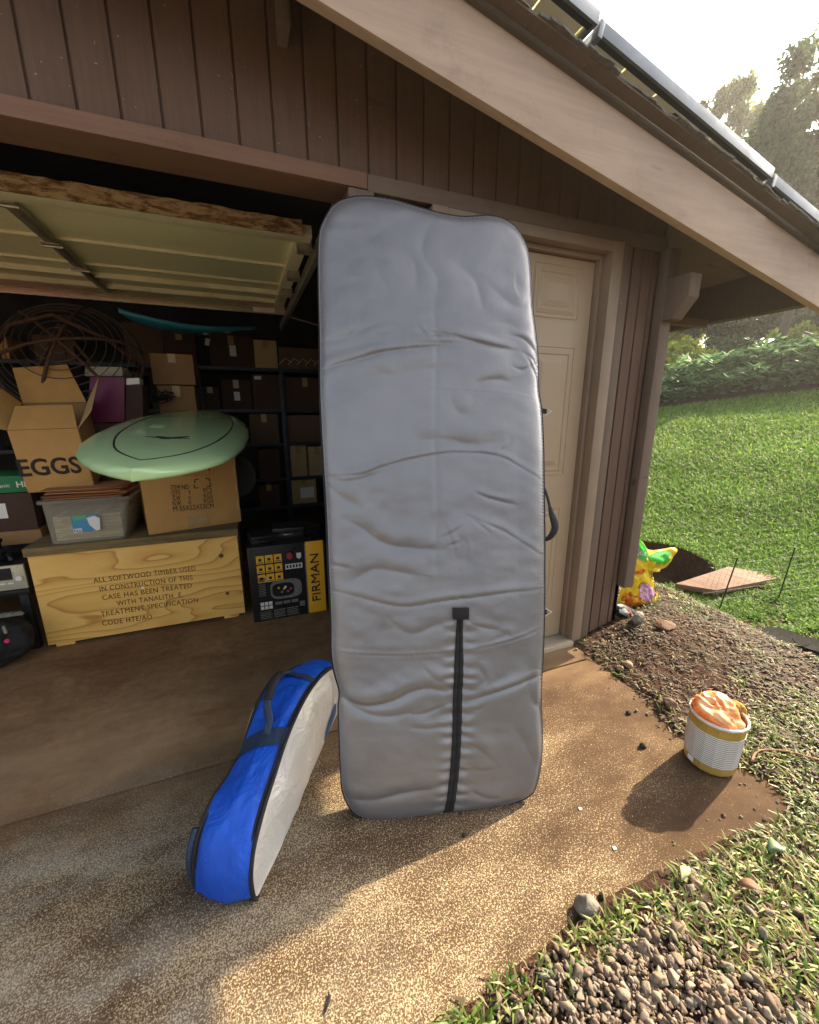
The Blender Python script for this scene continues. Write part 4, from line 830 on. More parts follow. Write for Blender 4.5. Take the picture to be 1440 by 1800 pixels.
# small steel stand that carries them
st = thing('metal_stand', 'dark steel stand carrying the two stacked cartons behind the green surfboard', 'stand', (-0.39, 3.7, 0), world=True)
mb2 = MB(); mb2.box(-0.64, -0.14, 3.52, 3.95, zl2 - 0.03, zl2 - 0.001); mb2.build('top', M['shelfblue'], st, bev=0.003)
for x in (-0.61, -0.17):
    for y in (3.55, 3.92): mb2 = MB(); mb2.box(x - 0.018, x + 0.018, y - 0.018, y + 0.018, 0, zl2 - 0.031); mb2.build('leg', M['shelfblue'], st, bev=0.003)
# clutter beside them: wires and a dark tool
mb = MB()
for q in range(9):
    p = [on(262 + random.uniform(-4, 50), 688 + random.uniform(-6, 22), 1, 3.5) for _ in range(5)]; mb.tube([tuple(a) for a in cr_closed(np.array(p), 16, False)], 0.004, 5)
tag(mb.build('cable_tangle', M['black']), 'tangle of dark cables hanging below the printed carton', 'cables')
t = thing('hang_tag', 'small pale hang tag dangling on a cord beside the wide red-brown carton', 'tag', tuple(on(364, 600, 1, 4.1)), world=True)
q4 = [on(a, b, 1, 4.10) for a, b in ((361, 594), (370, 596), (367, 608), (360, 606))]; mb = MB(); mb.hexa(q4, [p + np.array([0, 0.003, 0]) for p in q4]); mb.build('card', M['white'], t)
mb = MB(); mb.tube([tuple(on(366, 594, 1, 4.1)), tuple(on(369, 575, 1, 4.1)), tuple(on(372, 560, 1, 4.1))], 0.003, 6); mb.build('cord', M['black'], t)

# ---- softwood packing case
k = NT('pine_case_board')
pn = k.n('ShaderNodeTexNoise', inp={'Vector': k.co((0.36, 1, 1.5), (0, R(3), 0)), 'Scale': 2.6, 'Detail': 2.0, 'Roughness': 0.45, 'Distortion': 0.3}).outputs[0]
pz = k.n('ShaderNodeSeparateXYZ', inp={0: k.co((1, 1, 1), (0, R(2.5), 0))}).outputs[2]
gr = k.math('FRACT', k.math('ADD', k.math('MULTIPLY', pz, 13.0), k.math('MULTIPLY', pn, 9.0)))
fineg = k.noise(k.co((1.2, 1, 30)), 18, 3)
c = k.ramp(gr, [(0.0, (0.86, 0.53, 0.15)), (0.5, (0.82, 0.49, 0.125)), (0.84, (0.72, 0.39, 0.09)), (0.94, (0.52, 0.25, 0.055)), (1.0, (0.84, 0.51, 0.14))])
c = k.mix(k.ramp(fineg, [(0.4, 0.0), (0.7, 0.2)]), c, (0.48, 0.27, 0.09)); k.set(col=c, rough=0.6, spec=0.35); k.bump(gr, 0.06, 0.001); M['pine'] = k.m
M['oldwood'] = simple('weathered_edge_wood', (0.20, 0.14, 0.06), 0.85, 0.5, 16, 0.5, stretch=(0.2, 1, 1.5), dirt=0.7, dirtcol=(0.045, 0.035, 0.015))
M['oldtop'] = simple('dusty_case_top', (0.17, 0.125, 0.065), 0.85, 0.3, 7, 0.4, stretch=(0.3, 1, 1), dirt=0.4)
cx0, cx1, cy0, cy1 = -1.152, -0.100, 2.70, 3.36
case = thing('packing_case', 'long pine packing case with stencilled treatment notice on its front', 'case', (cx0, cy0, 0), world=True)
mb = MB(); mb.box(cx0, cx1, cy0, cy0 + 0.012, 0.022, 0.560); mb.build('front_board', M['pine'], case, bev=0.0015)
mb = MB(); mb.box(cx0, cx0 + 0.012, cy0 + 0.0125, cy1, 0.022, 0.56); mb.box(cx1 - 0.012, cx1, cy0 + 0.0125, cy1, 0.022, 0.56); mb.box(cx0 + .0125, cx1 - .0125, cy1 - 0.012, cy1, 0.022, 0.56); mb.build('side_board', M['pine'], case, bev=0.001)
mb = MB(); mb.box(cx0 - 0.012, cx1 + 0.008, cy0 - 0.012, cy0 + 0.03, 0.561, 0.608); mb.build('lid_batten', M['oldwood'], case, bev=0.004)
mb = MB(); mb.box(cx0 - 0.012, cx1 + 0.008, cy0 + 0.0305, cy1 + 0.01, 0.561, 0.607); mb.build('lid', M['oldtop'], case, bev=0.002)
for xx in (cx0 + 0.03, cx1 - 0.13): mb = MB(); mb.box(xx, xx + 0.09, cy0 + 0.01, cy1 - 0.01, 0.0, 0.0215); mb.build('skid', M['pine'], case, bev=0.002)
for (px, py, r, mm) in ((389, 977, .014, 'burnt'), (400, 1043, .011, 'burnt')):
    p = on(px, py, 1, cy0); mb = MB(); mb.tube([(p[0], cy0 - 0.0006, p[2]), (p[0], cy0 + 0.004, p[2])], r, 14); mb.build('knot', simple('pine_knot', (0.13, 0.045, 0.015), 0.6, 0.4, 60), case)
p = on(251, 1033, 1, cy0); mb = MB(); mb.tube([(p[0], cy0 - 0.002, p[2]), (p[0], cy0 + 0.004, p[2])], 0.0085, 14); mb.build('white_plug', M['white'], case)
for txt, (ax, ay), (bx, by) in (('ALL SOFTWOOD TIMBER USED', (165, 1025), (344, 1003)), ('IN CONSTRUCTION OF THIS', (175, 1040), (338, 1019)), ('CASE HAS BEEN TREATED', (180, 1055), (337, 1033)), ('WITH TANALITH  E.', (206, 1065), (322, 1049)), ('TREATMENT SPECIFICATION', (178, 1084), (348, 1058)), ('CODE HTE/AO', (180, 1100), (267, 1088))):
    a = on(ax, ay, 1, cy0 - 0.0012); b = on(bx, by, 1, cy0 - 0.0012); L = np.linalg.norm(b - a); sz = 0.052
    o = text_mesh('stencil_lettering', txt, sz, M['burnt'], case, (0, 0, 0), (1, 0, 0), (0, 0, 1), stencil=True, space=1.12)
    xs = [v.co.x for v in o.data.vertices]; w = max(xs) - min(xs); X = (b - a) / L; Mx = Matrix(((X[0] * L / w, 0, 0, a[0]), (0, 1, 0, cy0 - 0.0014), (X[2] * L / w, 0, 0.88, a[2]), (0, 0, 0, 1))); o.data.transform(Mx)

# ---- plastic bin with envelopes on it
k = NT('clear_storage_plastic'); k.set(col=(0.86, 0.83, 0.72), rough=0.25, trans=0.85, spec=0.5); k.b.inputs['IOR'].default_value = 1.1; M['clear'] = k.m
zc = 0.608
bx0, bx1 = on(92, 957, 2, zc), on(222, 947, 2, zc); tx0, tx1 = on(66, 880, 1, bx0[1] - 0.02), on(228, 874, 1, bx1[1] - 0.02)
bin_ = thing('storage_bin', 'clear plastic storage bin at the left end of the pine case top', 'storage bin', (bx0[0], bx0[1], zc), world=True)
b0, b1 = bx0[0], bx1[0]; t0, t1 = tx0[0], tx1[0]; yb = (bx0[1] + bx1[1]) / 2; zt_b = (tx0[2] + tx1[2]) / 2; dpt = 0.42
def ringq(x0, x1, y0, y1, z, r=0.025, n=4):
    P = []
    for cx, cy, a0 in ((x1 - r, y0 + r, -90), (x1 - r, y1 - r, 0), (x0 + r, y1 - r, 90), (x0 + r, y0 + r, 180)):
        for i in range(n + 1): a = R(a0 + 90 * i / n); P.append((cx + r * math.cos(a), cy + r * math.sin(a), z))
    return P
rg = [ringq(b0, b1, yb, yb + dpt - 0.03, zc + 0.001), ringq(t0 + 0.012, t1 - 0.012, yb - 0.02, yb + dpt, zt_b - 0.02), ringq(t0 + 0.010, t1 - 0.010, yb - 0.022, yb + dpt, zt_b - 0.018), ringq(t0 - 0.004, t1 + 0.004, yb - 0.034, yb + dpt + 0.012, zt_b - 0.016), ringq(t0 - 0.004, t1 + 0.004, yb - 0.034, yb + dpt + 0.012, zt_b), ringq(t0 + 0.010, t1 - 0.010, yb - 0.022, yb + dpt, zt_b), ringq(t0 + 0.014, t1 - 0.014, yb - 0.018, yb + dpt - .004, zt_b - 0.02), ringq(b0 + 0.003, b1 - 0.003, yb + 0.003, yb + dpt - 0.033, zc + 0.004)]
V = [p for q in rg for p in q]; n_ = len(rg[0]); F = [(i * n_ + j, i * n_ + (j + 1) % n_, (i + 1) * n_ + (j + 1) % n_, (i + 1) * n_ + j) for i in range(len(rg) - 1) for j in range(n_)] + [tuple(range(n_)), tuple((len(rg) - 1) * n_ + j for j in range(n_))]
mb = MB(); mb.add(V, F); mb.build('tub', M['clear'], bin_, ang=35)
k = NT('bin_papers'); v = k.co((1, 1, 1)); k.set(col=k.ramp(k.noise(k.co((2, 1, 22)), 5, 3), [(0.35, (0.42, 0.34, 0.20)), (0.5, (0.60, 0.55, 0.42)), (0.65, (0.33, 0.24, 0.13))], 'CONSTANT'), rough=0.8); M['papers'] = k.m
mb = MB(); mb.box(b0 + 0.02, b1 - 0.02, yb + 0.03, yb + dpt - 0.06, zc + 0.01, zc + 0.15); tag(mb.build('paper_pile', M['papers'], bev=0.003), 'pile of papers seen through the clear storage bin', 'papers')
k = NT('bin_sticker'); sx_ = k.n('ShaderNodeSeparateXYZ', inp={0: k.n('ShaderNodeTexCoord').outputs['Object']}).outputs[0]
k.set(col=(0.06, 0.28, 0.50), rough=0.4); M['sticker'] = k.m
def yfront(z): return yb - 0.02 * (z - zc) / (zt_b - 0.02 - zc) - 0.0025
def bin_quad(pts, name, m, off=0.0):
    q = []
    for a, b in pts:
        P = on(a, b, 1, yb - 0.01); P[1] = yfront(P[2]) - off; q.append(P)
    mb = MB(); mb.hexa(q, [p + np.array([0, 0.0012, 0]) for p in q]) if len(q) == 4 else mb.prism([(p[0], p[2]) for p in q], 0.001, O=(0, q[0][1], 0)); return mb.build(name, m, bin_)
bin_quad([(124, 908), (172, 903), (176, 932), (130, 937)], 'sticker', M['sticker'])
bin_quad([(128, 907), (152, 904), (153, 912), (129, 915)], 'sticker_band', simple('sticker_green', (0.12, 0.42, 0.22), 0.5, 0.05, 5, 0), 0.002)
bin_quad([(153, 910), (166, 906), (176, 910), (177, 930), (170, 932), (158, 922)], 'sticker_picture', M['white'], 0.003)
bin_quad([(129, 930), (144, 928), (145, 935), (130, 937)], 'barcode', M['white'], 0.003)
for i in range(5): bin_quad([(130.5 + i * 2.8, 931), (131.6 + i * 2.8, 931), (131.8 + i * 2.8, 935), (130.7 + i * 2.8, 935)], 'barcode_bar', M['ink'], 0.004)
p_ = on(127, 918, 1, yb - 0.03); text_mesh('sticker_text', 'Clear box', 0.022, M['white'], bin_, (p_[0], yfront(p_[2]) - 0.003, p_[2]), (1, 0, 0.1), (0, 0, 1)) if False else None
env_m = [simple('kraft_envelope', (0.40, 0.20, 0.08), 0.8, 0.15, 6), simple('orange_envelope', (0.50, 0.19, 0.06), 0.8, 0.15, 6), simple('red_brown_folder', (0.26, 0.10, 0.05), 0.8, 0.15, 6)]
for i in range(7):
    zz_ = zt_b + 0.001 + i * 0.0075; L = random.uniform(0.36, 0.40); Wd = random.uniform(0.24, 0.27); 
    e = MB(); n = 10; V = []; F = []
    for q in range(n + 1):
        for j in (0, 1):
            for z2_ in (0, 0.004): V.append((-L / 2 + L * q / n, -Wd / 2 + Wd * j, z2_ + 0.010 * (q / n) ** 2 * (i % 3) * 0.5))
    for q in range(n):
        b_ = q * 4; F += [(b_, b_ + 4, b_ + 6, b_ + 2), (b_ + 1, b_ + 3, b_ + 7, b_ + 5), (b_, b_ + 1, b_ + 5, b_ + 4), (b_ + 2, b_ + 6, b_ + 7, b_ + 3)]
    F += [(0, 2, 3, 1), (n * 4, n * 4 + 1, n * 4 + 3, n * 4 + 2)]
    e.add(V, F); o = e.build('envelope', env_m[i % 3]); o.location = ((t0 + t1) / 2 + random.uniform(-0.02, 0.02), yb + 0.14 + random.uniform(-0.02, 0.02), zz_); o.rotation_euler = (0, 0, random.uniform(-0.14, 0.16))
    tag(o, ['bottom kraft envelope, lying directly on the rim of the clear bin', 'orange envelope second from the bottom of the pile on the clear bin', 'red-brown folder third from the bottom of the pile on the clear bin', 'kraft envelope in the middle of the pile on the clear bin', 'orange envelope third from the top of the pile on the clear bin', 'red-brown folder second from the top of the pile on the clear bin', 'kraft envelope on top of the pile on the clear bin'][i], 'envelope', 'envelopes stacked on the clear bin')
# ---- EGGS carton: open flaps, tilted
eg = thing('egg_carton', 'open-topped cardboard box printed EGGS, tilted on the envelopes', 'box', (0, 0, 0), world=True)
EY = 2.86; P = [on(a, b, 1, EY) for a, b in ((50, 866), (167, 857), (128, 745), (12, 757))]
EX = (P[1] - P[0]); EW = np.linalg.norm(EX); EX /= EW; EZ = (P[3] - P[0]); EH = np.linalg.norm(EZ); EZ = EZ - EX * (EZ @ EX); EZ /= np.linalg.norm(EZ); EN = np.cross(EZ, EX); EN /= np.linalg.norm(EN)
if EN[1] < 0: EN = -EN
EY_dir = EN * 1.0; O0 = P[0]
def ep(a, d, c): return O0 + EX * a + EY_dir * d + EZ * c + EX * 0
ED = 0.27; th_ = 0.004; EHB = EH + 0.145
shear = (P[3] - P[0]) @ EX / EH
def es(a, d, c): return ep(a + shear * c * 0.9, d, c)
def eslab(name, quad, m, parent=None):
    a = [es(*q) for q in quad]; n = np.cross(a[1] - a[0], a[3] - a[0]); n /= np.linalg.norm(n)
    mb = MB(); mb.hexa(a, [p + n * th_ for p in a]); return mb.build(name, m, parent, bev=0.001)
eslab('front_side', [(0, 0, 0), (EW, 0, 0), (EW, 0, EH), (0, 0, EH)], M['card'], eg)
eslab('side', [(EW - .001, 0.005, 0), (EW - .001, ED, 0.10), (EW - .001, ED, EHB), (EW - .001, 0.005, EH)], M['card2'], eg)
eslab('side', [(0, ED, 0.10), (0, 0.005, 0), (0, 0.005, EH), (0, ED, EHB)], M['card2'], eg)
eslab('back_side', [(EW, ED, 0.10), (0, ED, 0.10), (0, ED, EHB), (EW, ED, EHB)], M['card2'], eg)
eslab('bottom', [(0, 0, 0.001), (0, ED, 0.101), (EW, ED, 0.101), (EW, 0, 0.001)], M['card2'], eg)
def eflap(name, pts, m):
    a = [np.array(p) for p in pts]; n = np.cross(a[1] - a[0], a[3] - a[0]); n /= np.linalg.norm(n)
    mb = MB(); mb.hexa(a, [p + n * 0.003 for p in a]); return mb.build(name, m, eg, bev=0.0008)
c00, c10, c11, c01 = es(0, 0, EH + .001), es(EW, 0, EH + .001), es(EW, ED, EHB + .001), es(0, ED, EHB + .001)
def atd(px, py, Y): return on(px, py, 1, Y)
eflap('flap', [c00, c10, atd(127, 712, EY + 0.07), atd(27, 714, EY + 0.07)], M['card'])                      # front flap leaning in
eflap('flap', [c01, c11, atd(118, 641, EY + ED + 0.10), atd(22, 647, EY + ED + 0.10)], M['card'])          # back flap standing
eflap('flap', [c10 + EX * .003, c11 + EX * .003, atd(173, 663, EY + ED - 0.06), atd(160, 722, EY + 0.05)], M['card3'])   # right flap
eflap('flap', [c00 - EX * .003, c01 - EX * .003, atd(-25, 665, EY + ED - 0.05), atd(-42, 748, EY + 0.02)], M['card'])    # left flap
p0 = on(37, 837, 1, EY); p1 = on(146, 829, 1, EY)
o = text_mesh('lettering', 'EGGS', 0.1, M['ink'], eg, (0, 0, 0), (1, 0, 0), (0, 1, 0), bold=0.0022, ext=0.0003)
xs = [v.co.x for v in o.data.vertices]; ys = [v.co.y for v in o.data.vertices]; wx = max(xs) - min(xs); hy = max(ys); Lx = np.linalg.norm(p1 - p0); hh = np.linalg.norm(on(30, 808, 1, EY) - on(37, 837, 1, EY)) * 1.02
up = (EZ + EX * shear * 0.9); 
for v_ in o.data.vertices:
    q = p0 + EX * ((v_.co.x - min(xs)) / wx * Lx) + up * (v_.co.y / hy * hh); q = q - EY_dir * (0.0065 - v_.co.z) ; v_.co = q
# carton that props it up behind the bin, and a green produce box and a brown carton at the left edge
zb_e = min(p[2] for p in P)
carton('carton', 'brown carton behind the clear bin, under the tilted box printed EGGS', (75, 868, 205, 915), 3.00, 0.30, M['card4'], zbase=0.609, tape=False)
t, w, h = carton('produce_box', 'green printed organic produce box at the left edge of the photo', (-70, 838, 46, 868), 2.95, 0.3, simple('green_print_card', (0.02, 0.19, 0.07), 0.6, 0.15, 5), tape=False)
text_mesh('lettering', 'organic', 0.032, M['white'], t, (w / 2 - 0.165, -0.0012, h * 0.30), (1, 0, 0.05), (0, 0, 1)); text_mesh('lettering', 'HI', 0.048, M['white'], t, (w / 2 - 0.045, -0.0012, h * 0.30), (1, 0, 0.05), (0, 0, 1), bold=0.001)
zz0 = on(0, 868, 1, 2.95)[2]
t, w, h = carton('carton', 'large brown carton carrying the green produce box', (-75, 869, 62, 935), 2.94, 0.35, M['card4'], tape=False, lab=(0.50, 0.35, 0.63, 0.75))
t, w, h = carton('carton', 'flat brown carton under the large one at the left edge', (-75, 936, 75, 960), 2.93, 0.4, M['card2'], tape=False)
zfl = on(0, 960, 1, 2.93)[2]
mb = MB(); 
tb = thing('side_table', 'dark low table at the left edge under the silver receiver', 'table', (-1.5, 2.8, 0), world=True)
ztb = on(30, 1030, 1, 2.74)[2]
mb.box(-1.95, -1.185, 2.72, 3.3, ztb - 0.05, ztb - 0.02); mb.build('table_top', M['blackplastic'], tb, bev=0.003)
for x in (-1.93, -1.22):
    for y in (2.75, 3.27): mb = MB(); mb.box(x - 0.02, x + 0.02, y - 0.02, y + 0.02, 0, ztb - 0.0505); mb.build('leg', M['blackplastic'], tb, bev=0.002)
# carton stack needs a foot behind the receiver
mb = MB(); mb.box(-1.95, -1.19, 3.02, 3.30, ztb - 0.0195, zfl - 0.001); tag(mb.build('equipment_box', M['blackplastic'], bev=0.004), 'black box behind the silver receiver, carrying the flat brown carton', 'box')
rc = thing('receiver', 'silver stereo receiver with a dark display at the left edge', 'receiver', (-1.4, 2.73, ztb), world=True)
zr = on(30, 993, 1, 2.73)[2]
M['silverp'] = simple('silver_faceplate', (0.50, 0.48, 0.36), 0.35, 0.05, 8, metal=0.3)
mb = MB(); mb.box(-1.62, -1.19, 2.742, 2.99, ztb - 0.018, zr); mb.build('case', M['blackplastic'], rc, bev=0.003)
mb = MB(); mb.box(-1.62, -1.19, 2.727, 2.7415, ztb - 0.015, zr); fp = mb.build('faceplate', M['silverp'], rc, bev=0.002)
mb = MB(); mb.box(-1.50, -1.245, 2.7245, 2.7268, ztb + 0.045, zr - 0.012); mb.build('display', M['blackplastic'], fp)
mb = MB(); mb.tube([(-1.215, 2.712, ztb + 0.05), (-1.215, 2.7265, ztb + 0.05)], 0.014, 16); mb.build('knob', M['white'], fp, smooth=False)
for q in range(8): mb = MB(); mb.box(-1.50 + q * 0.033, -1.478 + q * 0.033, 2.7225, 2.7268, ztb + 0.02, ztb + 0.028); mb.build('button', M['white'], fp)
mb = MB(); mb.box(-1.62, -1.30, 2.76, 2.98, zr + 0.001, zr + 0.05)
cmr = thing('black_lamp', 'black camera-like lamp lying on the silver receiver', 'lamp', (-1.3, 2.85, zr), world=True)
mb = MB(); mb.tube([(-1.42, 2.86, zr + 0.04), (-1.30, 2.83, zr + 0.045)], [0.045, 0.035], 14); mb.build('body', M['black'], cmr, smooth=False)
mb = MB(); mb.tube([(-1.335, 2.84, zr + 0.07), (-1.33, 2.82, zr + 0.12), (-1.29, 2.80, zr + 0.13)], [0.022, 0.03, 0.012], 12); mb.build('head', M['blackplastic'], cmr, smooth=True)
mb = MB(); mb.tube([(-1.30, 2.835, zr + 0.04), (-1.27, 2.80, zr + 0.04), (-1.25, 2.77, zr + 0.014)], 0.012, 8); mb.build('foot', M['blackplastic'], cmr, smooth=True)
# black duffel bag with a pink tag
df = thing('duffel_bag', 'black duffel bag with a pink tag on the floor at the left edge', 'bag', (-1.35, 2.62, 0), world=True)
bm = bmesh.new(); bmesh.ops.create_icosphere(bm, subdivisions=5, radius=1.0)
for v_ in bm.verts:
    n_s = mnoise.noise(v_.co * 2.5) * 0.10 + mnoise.noise(v_.co * 6) * 0.05; c = v_.co * (1 + n_s); x = math.copysign(abs(c.x) ** 0.8, c.x) * 0.30; y = math.copysign(abs(c.y) ** 0.7, c.y) * 0.10; z = math.copysign(abs(c.z) ** 0.8, c.z) * 0.16
    v_.co = Vector((-1.47 + x, 2.60 + y, max(0.002, 0.15 + z)))
me = bpy.data.meshes.new('body'); bm.to_mesh(me); bm.free(); link('body', me, M['black'], df, smooth=True)
mb = MB(); mb.tube([(-1.30, 2.50, 0.22), (-1.29, 2.49, 0.30), (-1.33, 2.52, 0.36), (-1.42, 2.55, 0.33)], 0.013, 8, flat=((0, 1, 0), 0.4, 1.0)); mb.build('strap', M['dotweb'], df, smooth=True)
k = NT('pink_tag'); k.set(col=(0.65, 0.03, 0.12), rough=0.5); pq = on(12, 1127, 1, 2.48)
mb = MB(); mb.tube([(pq[0], 2.478, pq[2]), (pq[0], 2.486, pq[2])], 0.011, 12); mb.build('tag', k.m, df)
pq = on(8, 1110, 1, 2.48); mb = MB(); mb.tube([(pq[0], 2.48, pq[2] + 0.03), (pq[0] + 0.004, 2.48, pq[2] - 0.01)], 0.007, 8); mb.build('zip_pull', M['galv'], df)
mb = MB(); 
V = [on(a, b, 1, 2.60) for a, b in ((12, 1070), (45, 1066), (55, 1085), (30, 1098), (5, 1090))]
for p in V: p[2] = max(p[2], 0.30)
mb.prism([(p[0], p[2]) for p in V], 0.02, O=(0, 2.53, 0)); tag(mb.build('plastic_bag', simple('grey_film', (0.22, 0.21, 0.18), 0.3, 0.3, 20, 0.8, 0.01)), 'crumpled grey plastic bag on top of the black duffel', 'plastic bag')

# ---- shipping carton with item marks
zc2 = 0.609
A0, A1 = on(262, 941, 2, zc2), on(425, 917, 2, zc2); IY = (A0[1] + A1[1]) / 2 - 0.03; ang = math.atan2(A1[1] - A0[1], A1[0] - A0[0]); IW = float(np.linalg.norm(A1 - A0)); IH = 0.565
it = thing('shipping_carton', 'large worn shipping carton with item marks, on the right half of the pine case', 'box', (A0[0], A0[1], zc2), ang)
mb = MB(); mb.box(0, IW, 0, 0.52, 0, IH)
bmx = mb.build('body', M['card'], it, bev=0.006)
mb = MB(); mb.box(IW * 0.44, IW * 0.56, -0.0012, -0.0003, IH * 0.86, IH + 0.001); mb.box(IW * 0.44, IW * 0.56, -0.0012, 0.52, IH + 0.0003, IH + 0.0012); mb.build('tape', M['tape'], it)
mb = MB(); mb.box(IW * 0.40, IW * 0.62, -0.0022, -0.0013, IH * 0.02, IH * 0.15); mb.build('tape', M['tape'], it)
for q in range(4):
    z = 0.09 + q * 0.115; mb = MB(); mb.tube([(IW - 0.018, -0.003, z), (IW - 0.008, -0.006, z + 0.02), (IW - 0.013, -0.005, z + 0.045), (IW - 0.004, -0.003, z + 0.075)], [0.003, 0.006, 0.005, 0.002], 6); mb.build('torn_edge', M['card3'], it, smooth=True)
def ipos(px, py): # pixel on front face
    nrm = np.array([-math.sin(ang), math.cos(ang), 0]); P = onpl(px, py, A0, nrm); d = P - A0; return d[0] * math.cos(ang) + d[1] * math.sin(ang), d[2]
def iline(px0, py0, px1, py1, txt, hpx):
    a = ipos(px0, py0); b = ipos(px1, py1); o = text_mesh('lettering', txt, 0.05, M['ink'], it, (0, 0, 0), (1, 0, 0), (0, 0, 1))
    xs = [v.co.x for v in o.data.vertices]; w = max(xs) - min(xs); hgt = ipos(px0, py0 - hpx)[1] - a[1]; zs = max(v.co.z for v in o.data.vertices)
    for v in o.data.vertices:
        t = (v.co.x - min(xs)) / w; y = v.co.y; v.co = Vector((a[0] + (b[0] - a[0]) * t, -0.0012 + y, a[1] + (b[1] - a[1]) * t + v.co.z / zs * hgt))
iline(301, 862, 332, 860, 'ITEM NO', 9); iline(302, 871, 318, 870, 'QTY', 8); iline(332, 869, 335, 869, '9', 7); iline(358, 866, 373, 865, 'PCS', 8)
iline(304, 880, 318, 879, 'G.W', 8); iline(331, 878, 336, 877.6, '12', 6); iline(359, 875, 374, 874, 'KGS', 8); iline(304, 889, 319, 888, 'N.W', 8); iline(331, 886, 336, 885.5, '10', 6); iline(359, 884, 375, 883, 'KGS', 8); iline(305, 899, 376, 893, 'M 55X52X53CM', 9)
for (cx, cy) in ((342, 843), (368, 841), (342, 858), (370, 855)):
    a = ipos(cx, cy); mb = MB(); sx_ = 1 if cx < 350 else -1; sz_ = -1 if cy < 850 else 1
    mb.box(min(a[0], a[0] + sx_ * 0.022), max(a[0], a[0] + sx_ * 0.022), -0.0012, -0.0004, a[1] - 0.003, a[1] + 0.003); mb.box(a[0] - 0.003, a[0] + 0.003, -0.0012, -0.0004, min(a[1] + sz_ * 0.003, a[1] + sz_ * 0.022), max(a[1] + sz_ * 0.003, a[1] + sz_ * 0.022)); mb.build('corner_mark', M['ink'], it)
for i, cx in enumerate((305, 327, 347, 368)):
    a = ipos(cx, 830 - i * 0.6); h = 0.026; mb = MB(); w = 0.0022; y0, y1 = -0.0012, -0.0004
    mb.box(a[0] - h, a[0] + h, y0, y1, a[1] - h, a[1] - h + w); mb.box(a[0] - h, a[0] + h, y0, y1, a[1] + h - w, a[1] + h); mb.box(a[0] - h, a[0] - h + w, y0, y1, a[1] - h + w, a[1] + h - w); mb.box(a[0] + h - w, a[0] + h, y0, y1, a[1] - h + w, a[1] + h - w)
    if i == 0:
        for s1_ in (-1, 1):
            for q in range(9): mb.box(a[0] + s1_ * (-0.018 + q * 0.004), a[0] + s1_ * (-0.018 + q * 0.004) + 0.006 * s1_, y0, y1, a[1] - 0.018 + q * 0.004, a[1] - 0.012 + q * 0.004) if s1_ > 0 else mb.box(a[0] + 0.012 - q * 0.004, a[0] + 0.018 - q * 0.004, y0, y1, a[1] - 0.018 + q * 0.004, a[1] - 0.012 + q * 0.004)
    if i == 1: mb.prism([(a[0] + 0.019 * math.cos(t), a[1] + 0.001 + 0.016 * math.sin(t)) for t in np.linspace(0, math.pi, 12)], 0.0008, O=(0, y0, 0)); mb.box(a[0] - 0.0015, a[0] + 0.0015, y0, y1, a[1] - 0.017, a[1])
    if i == 2:
        for s1_ in (-1, 1): mb.box(a[0] + s1_ * 0.010 - 0.002, a[0] + s1_ * 0.010 + 0.002, y0, y1, a[1] - 0.012, a[1] + 0.008); mb.prism([(a[0] + s1_ * 0.010 - 0.006, a[1] + 0.008), (a[0] + s1_ * 0.010 + 0.006, a[1] + 0.008), (a[0] + s1_ * 0.010, a[1] + 0.018)], 0.0008, O=(0, y0, 0))
        mb.box(a[0] - 0.017, a[0] + 0.017, y0, y1, a[1] - 0.018, a[1] - 0.015)
    if i == 3: mb.prism([(a[0] - 0.013, a[1] + 0.017), (a[0] + 0.013, a[1] + 0.017), (a[0] + 0.002, a[1] - 0.001), (a[0] + 0.002, a[1] - 0.013), (a[0] + 0.010, a[1] - 0.017), (a[0] - 0.010, a[1] - 0.017), (a[0] - 0.002, a[1] - 0.013), (a[0] - 0.002, a[1] - 0.001)], 0.0008, O=(0, y0, 0))
    mb.build('handling_mark', M['redink'], it)

# ---- generator carton, black with a yellow end band
G0, G1, G2 = on(447, 1095, 2, 0.0), on(540, 1084, 2, 0.0), on(574, 1073, 2, 0.0)
gang = math.atan2(G2[1] - G0[1], G2[0] - G0[0]); GW = float(np.linalg.norm(G2 - G0)); gh = 0.505
M['gblack'] = simple('printed_black_card', (0.012, 0.012, 0.014), 0.35, 0.2, 6, 0.05); M['gyellow'] = simple('printed_yellow_card', (0.72, 0.38, 0.02), 0.45, 0.06, 6, 0.05)
M['gyel2'] = simple('printed_amber', (0.75, 0.42, 0.03), 0.5, 0.05, 20, 0); M['gprint'] = simple('printed_grey', (0.16, 0.15, 0.14), 0.5, 0.3, 60, 0); M['gwhite'] = simple('printed_white', (0.62, 0.60, 0.55), 0.5, 0.05, 20, 0)
gb = thing('generator_box', 'black and yellow generator carton on the floor right of the pine case', 'box', tuple(G0), gang)
mb = MB(); mb.box(0, GW, 0, 0.46, 0.0, gh); mb.build('body', M['gblack'], gb, bev=0.005)
mb = MB(); mb.box(GW * 0.755, GW * 1.001, -0.0012, 0.004, 0.003, gh + 0.0012); mb.build('yellow_band', M['gyellow'], gb, bev=0.0005)
mb = MB(); mb.box(GW * 0.738, GW * 0.752, -0.0012, -0.0003, 0.01, gh - 0.01); mb.build('silver_stripe', M['gprint'], gb)
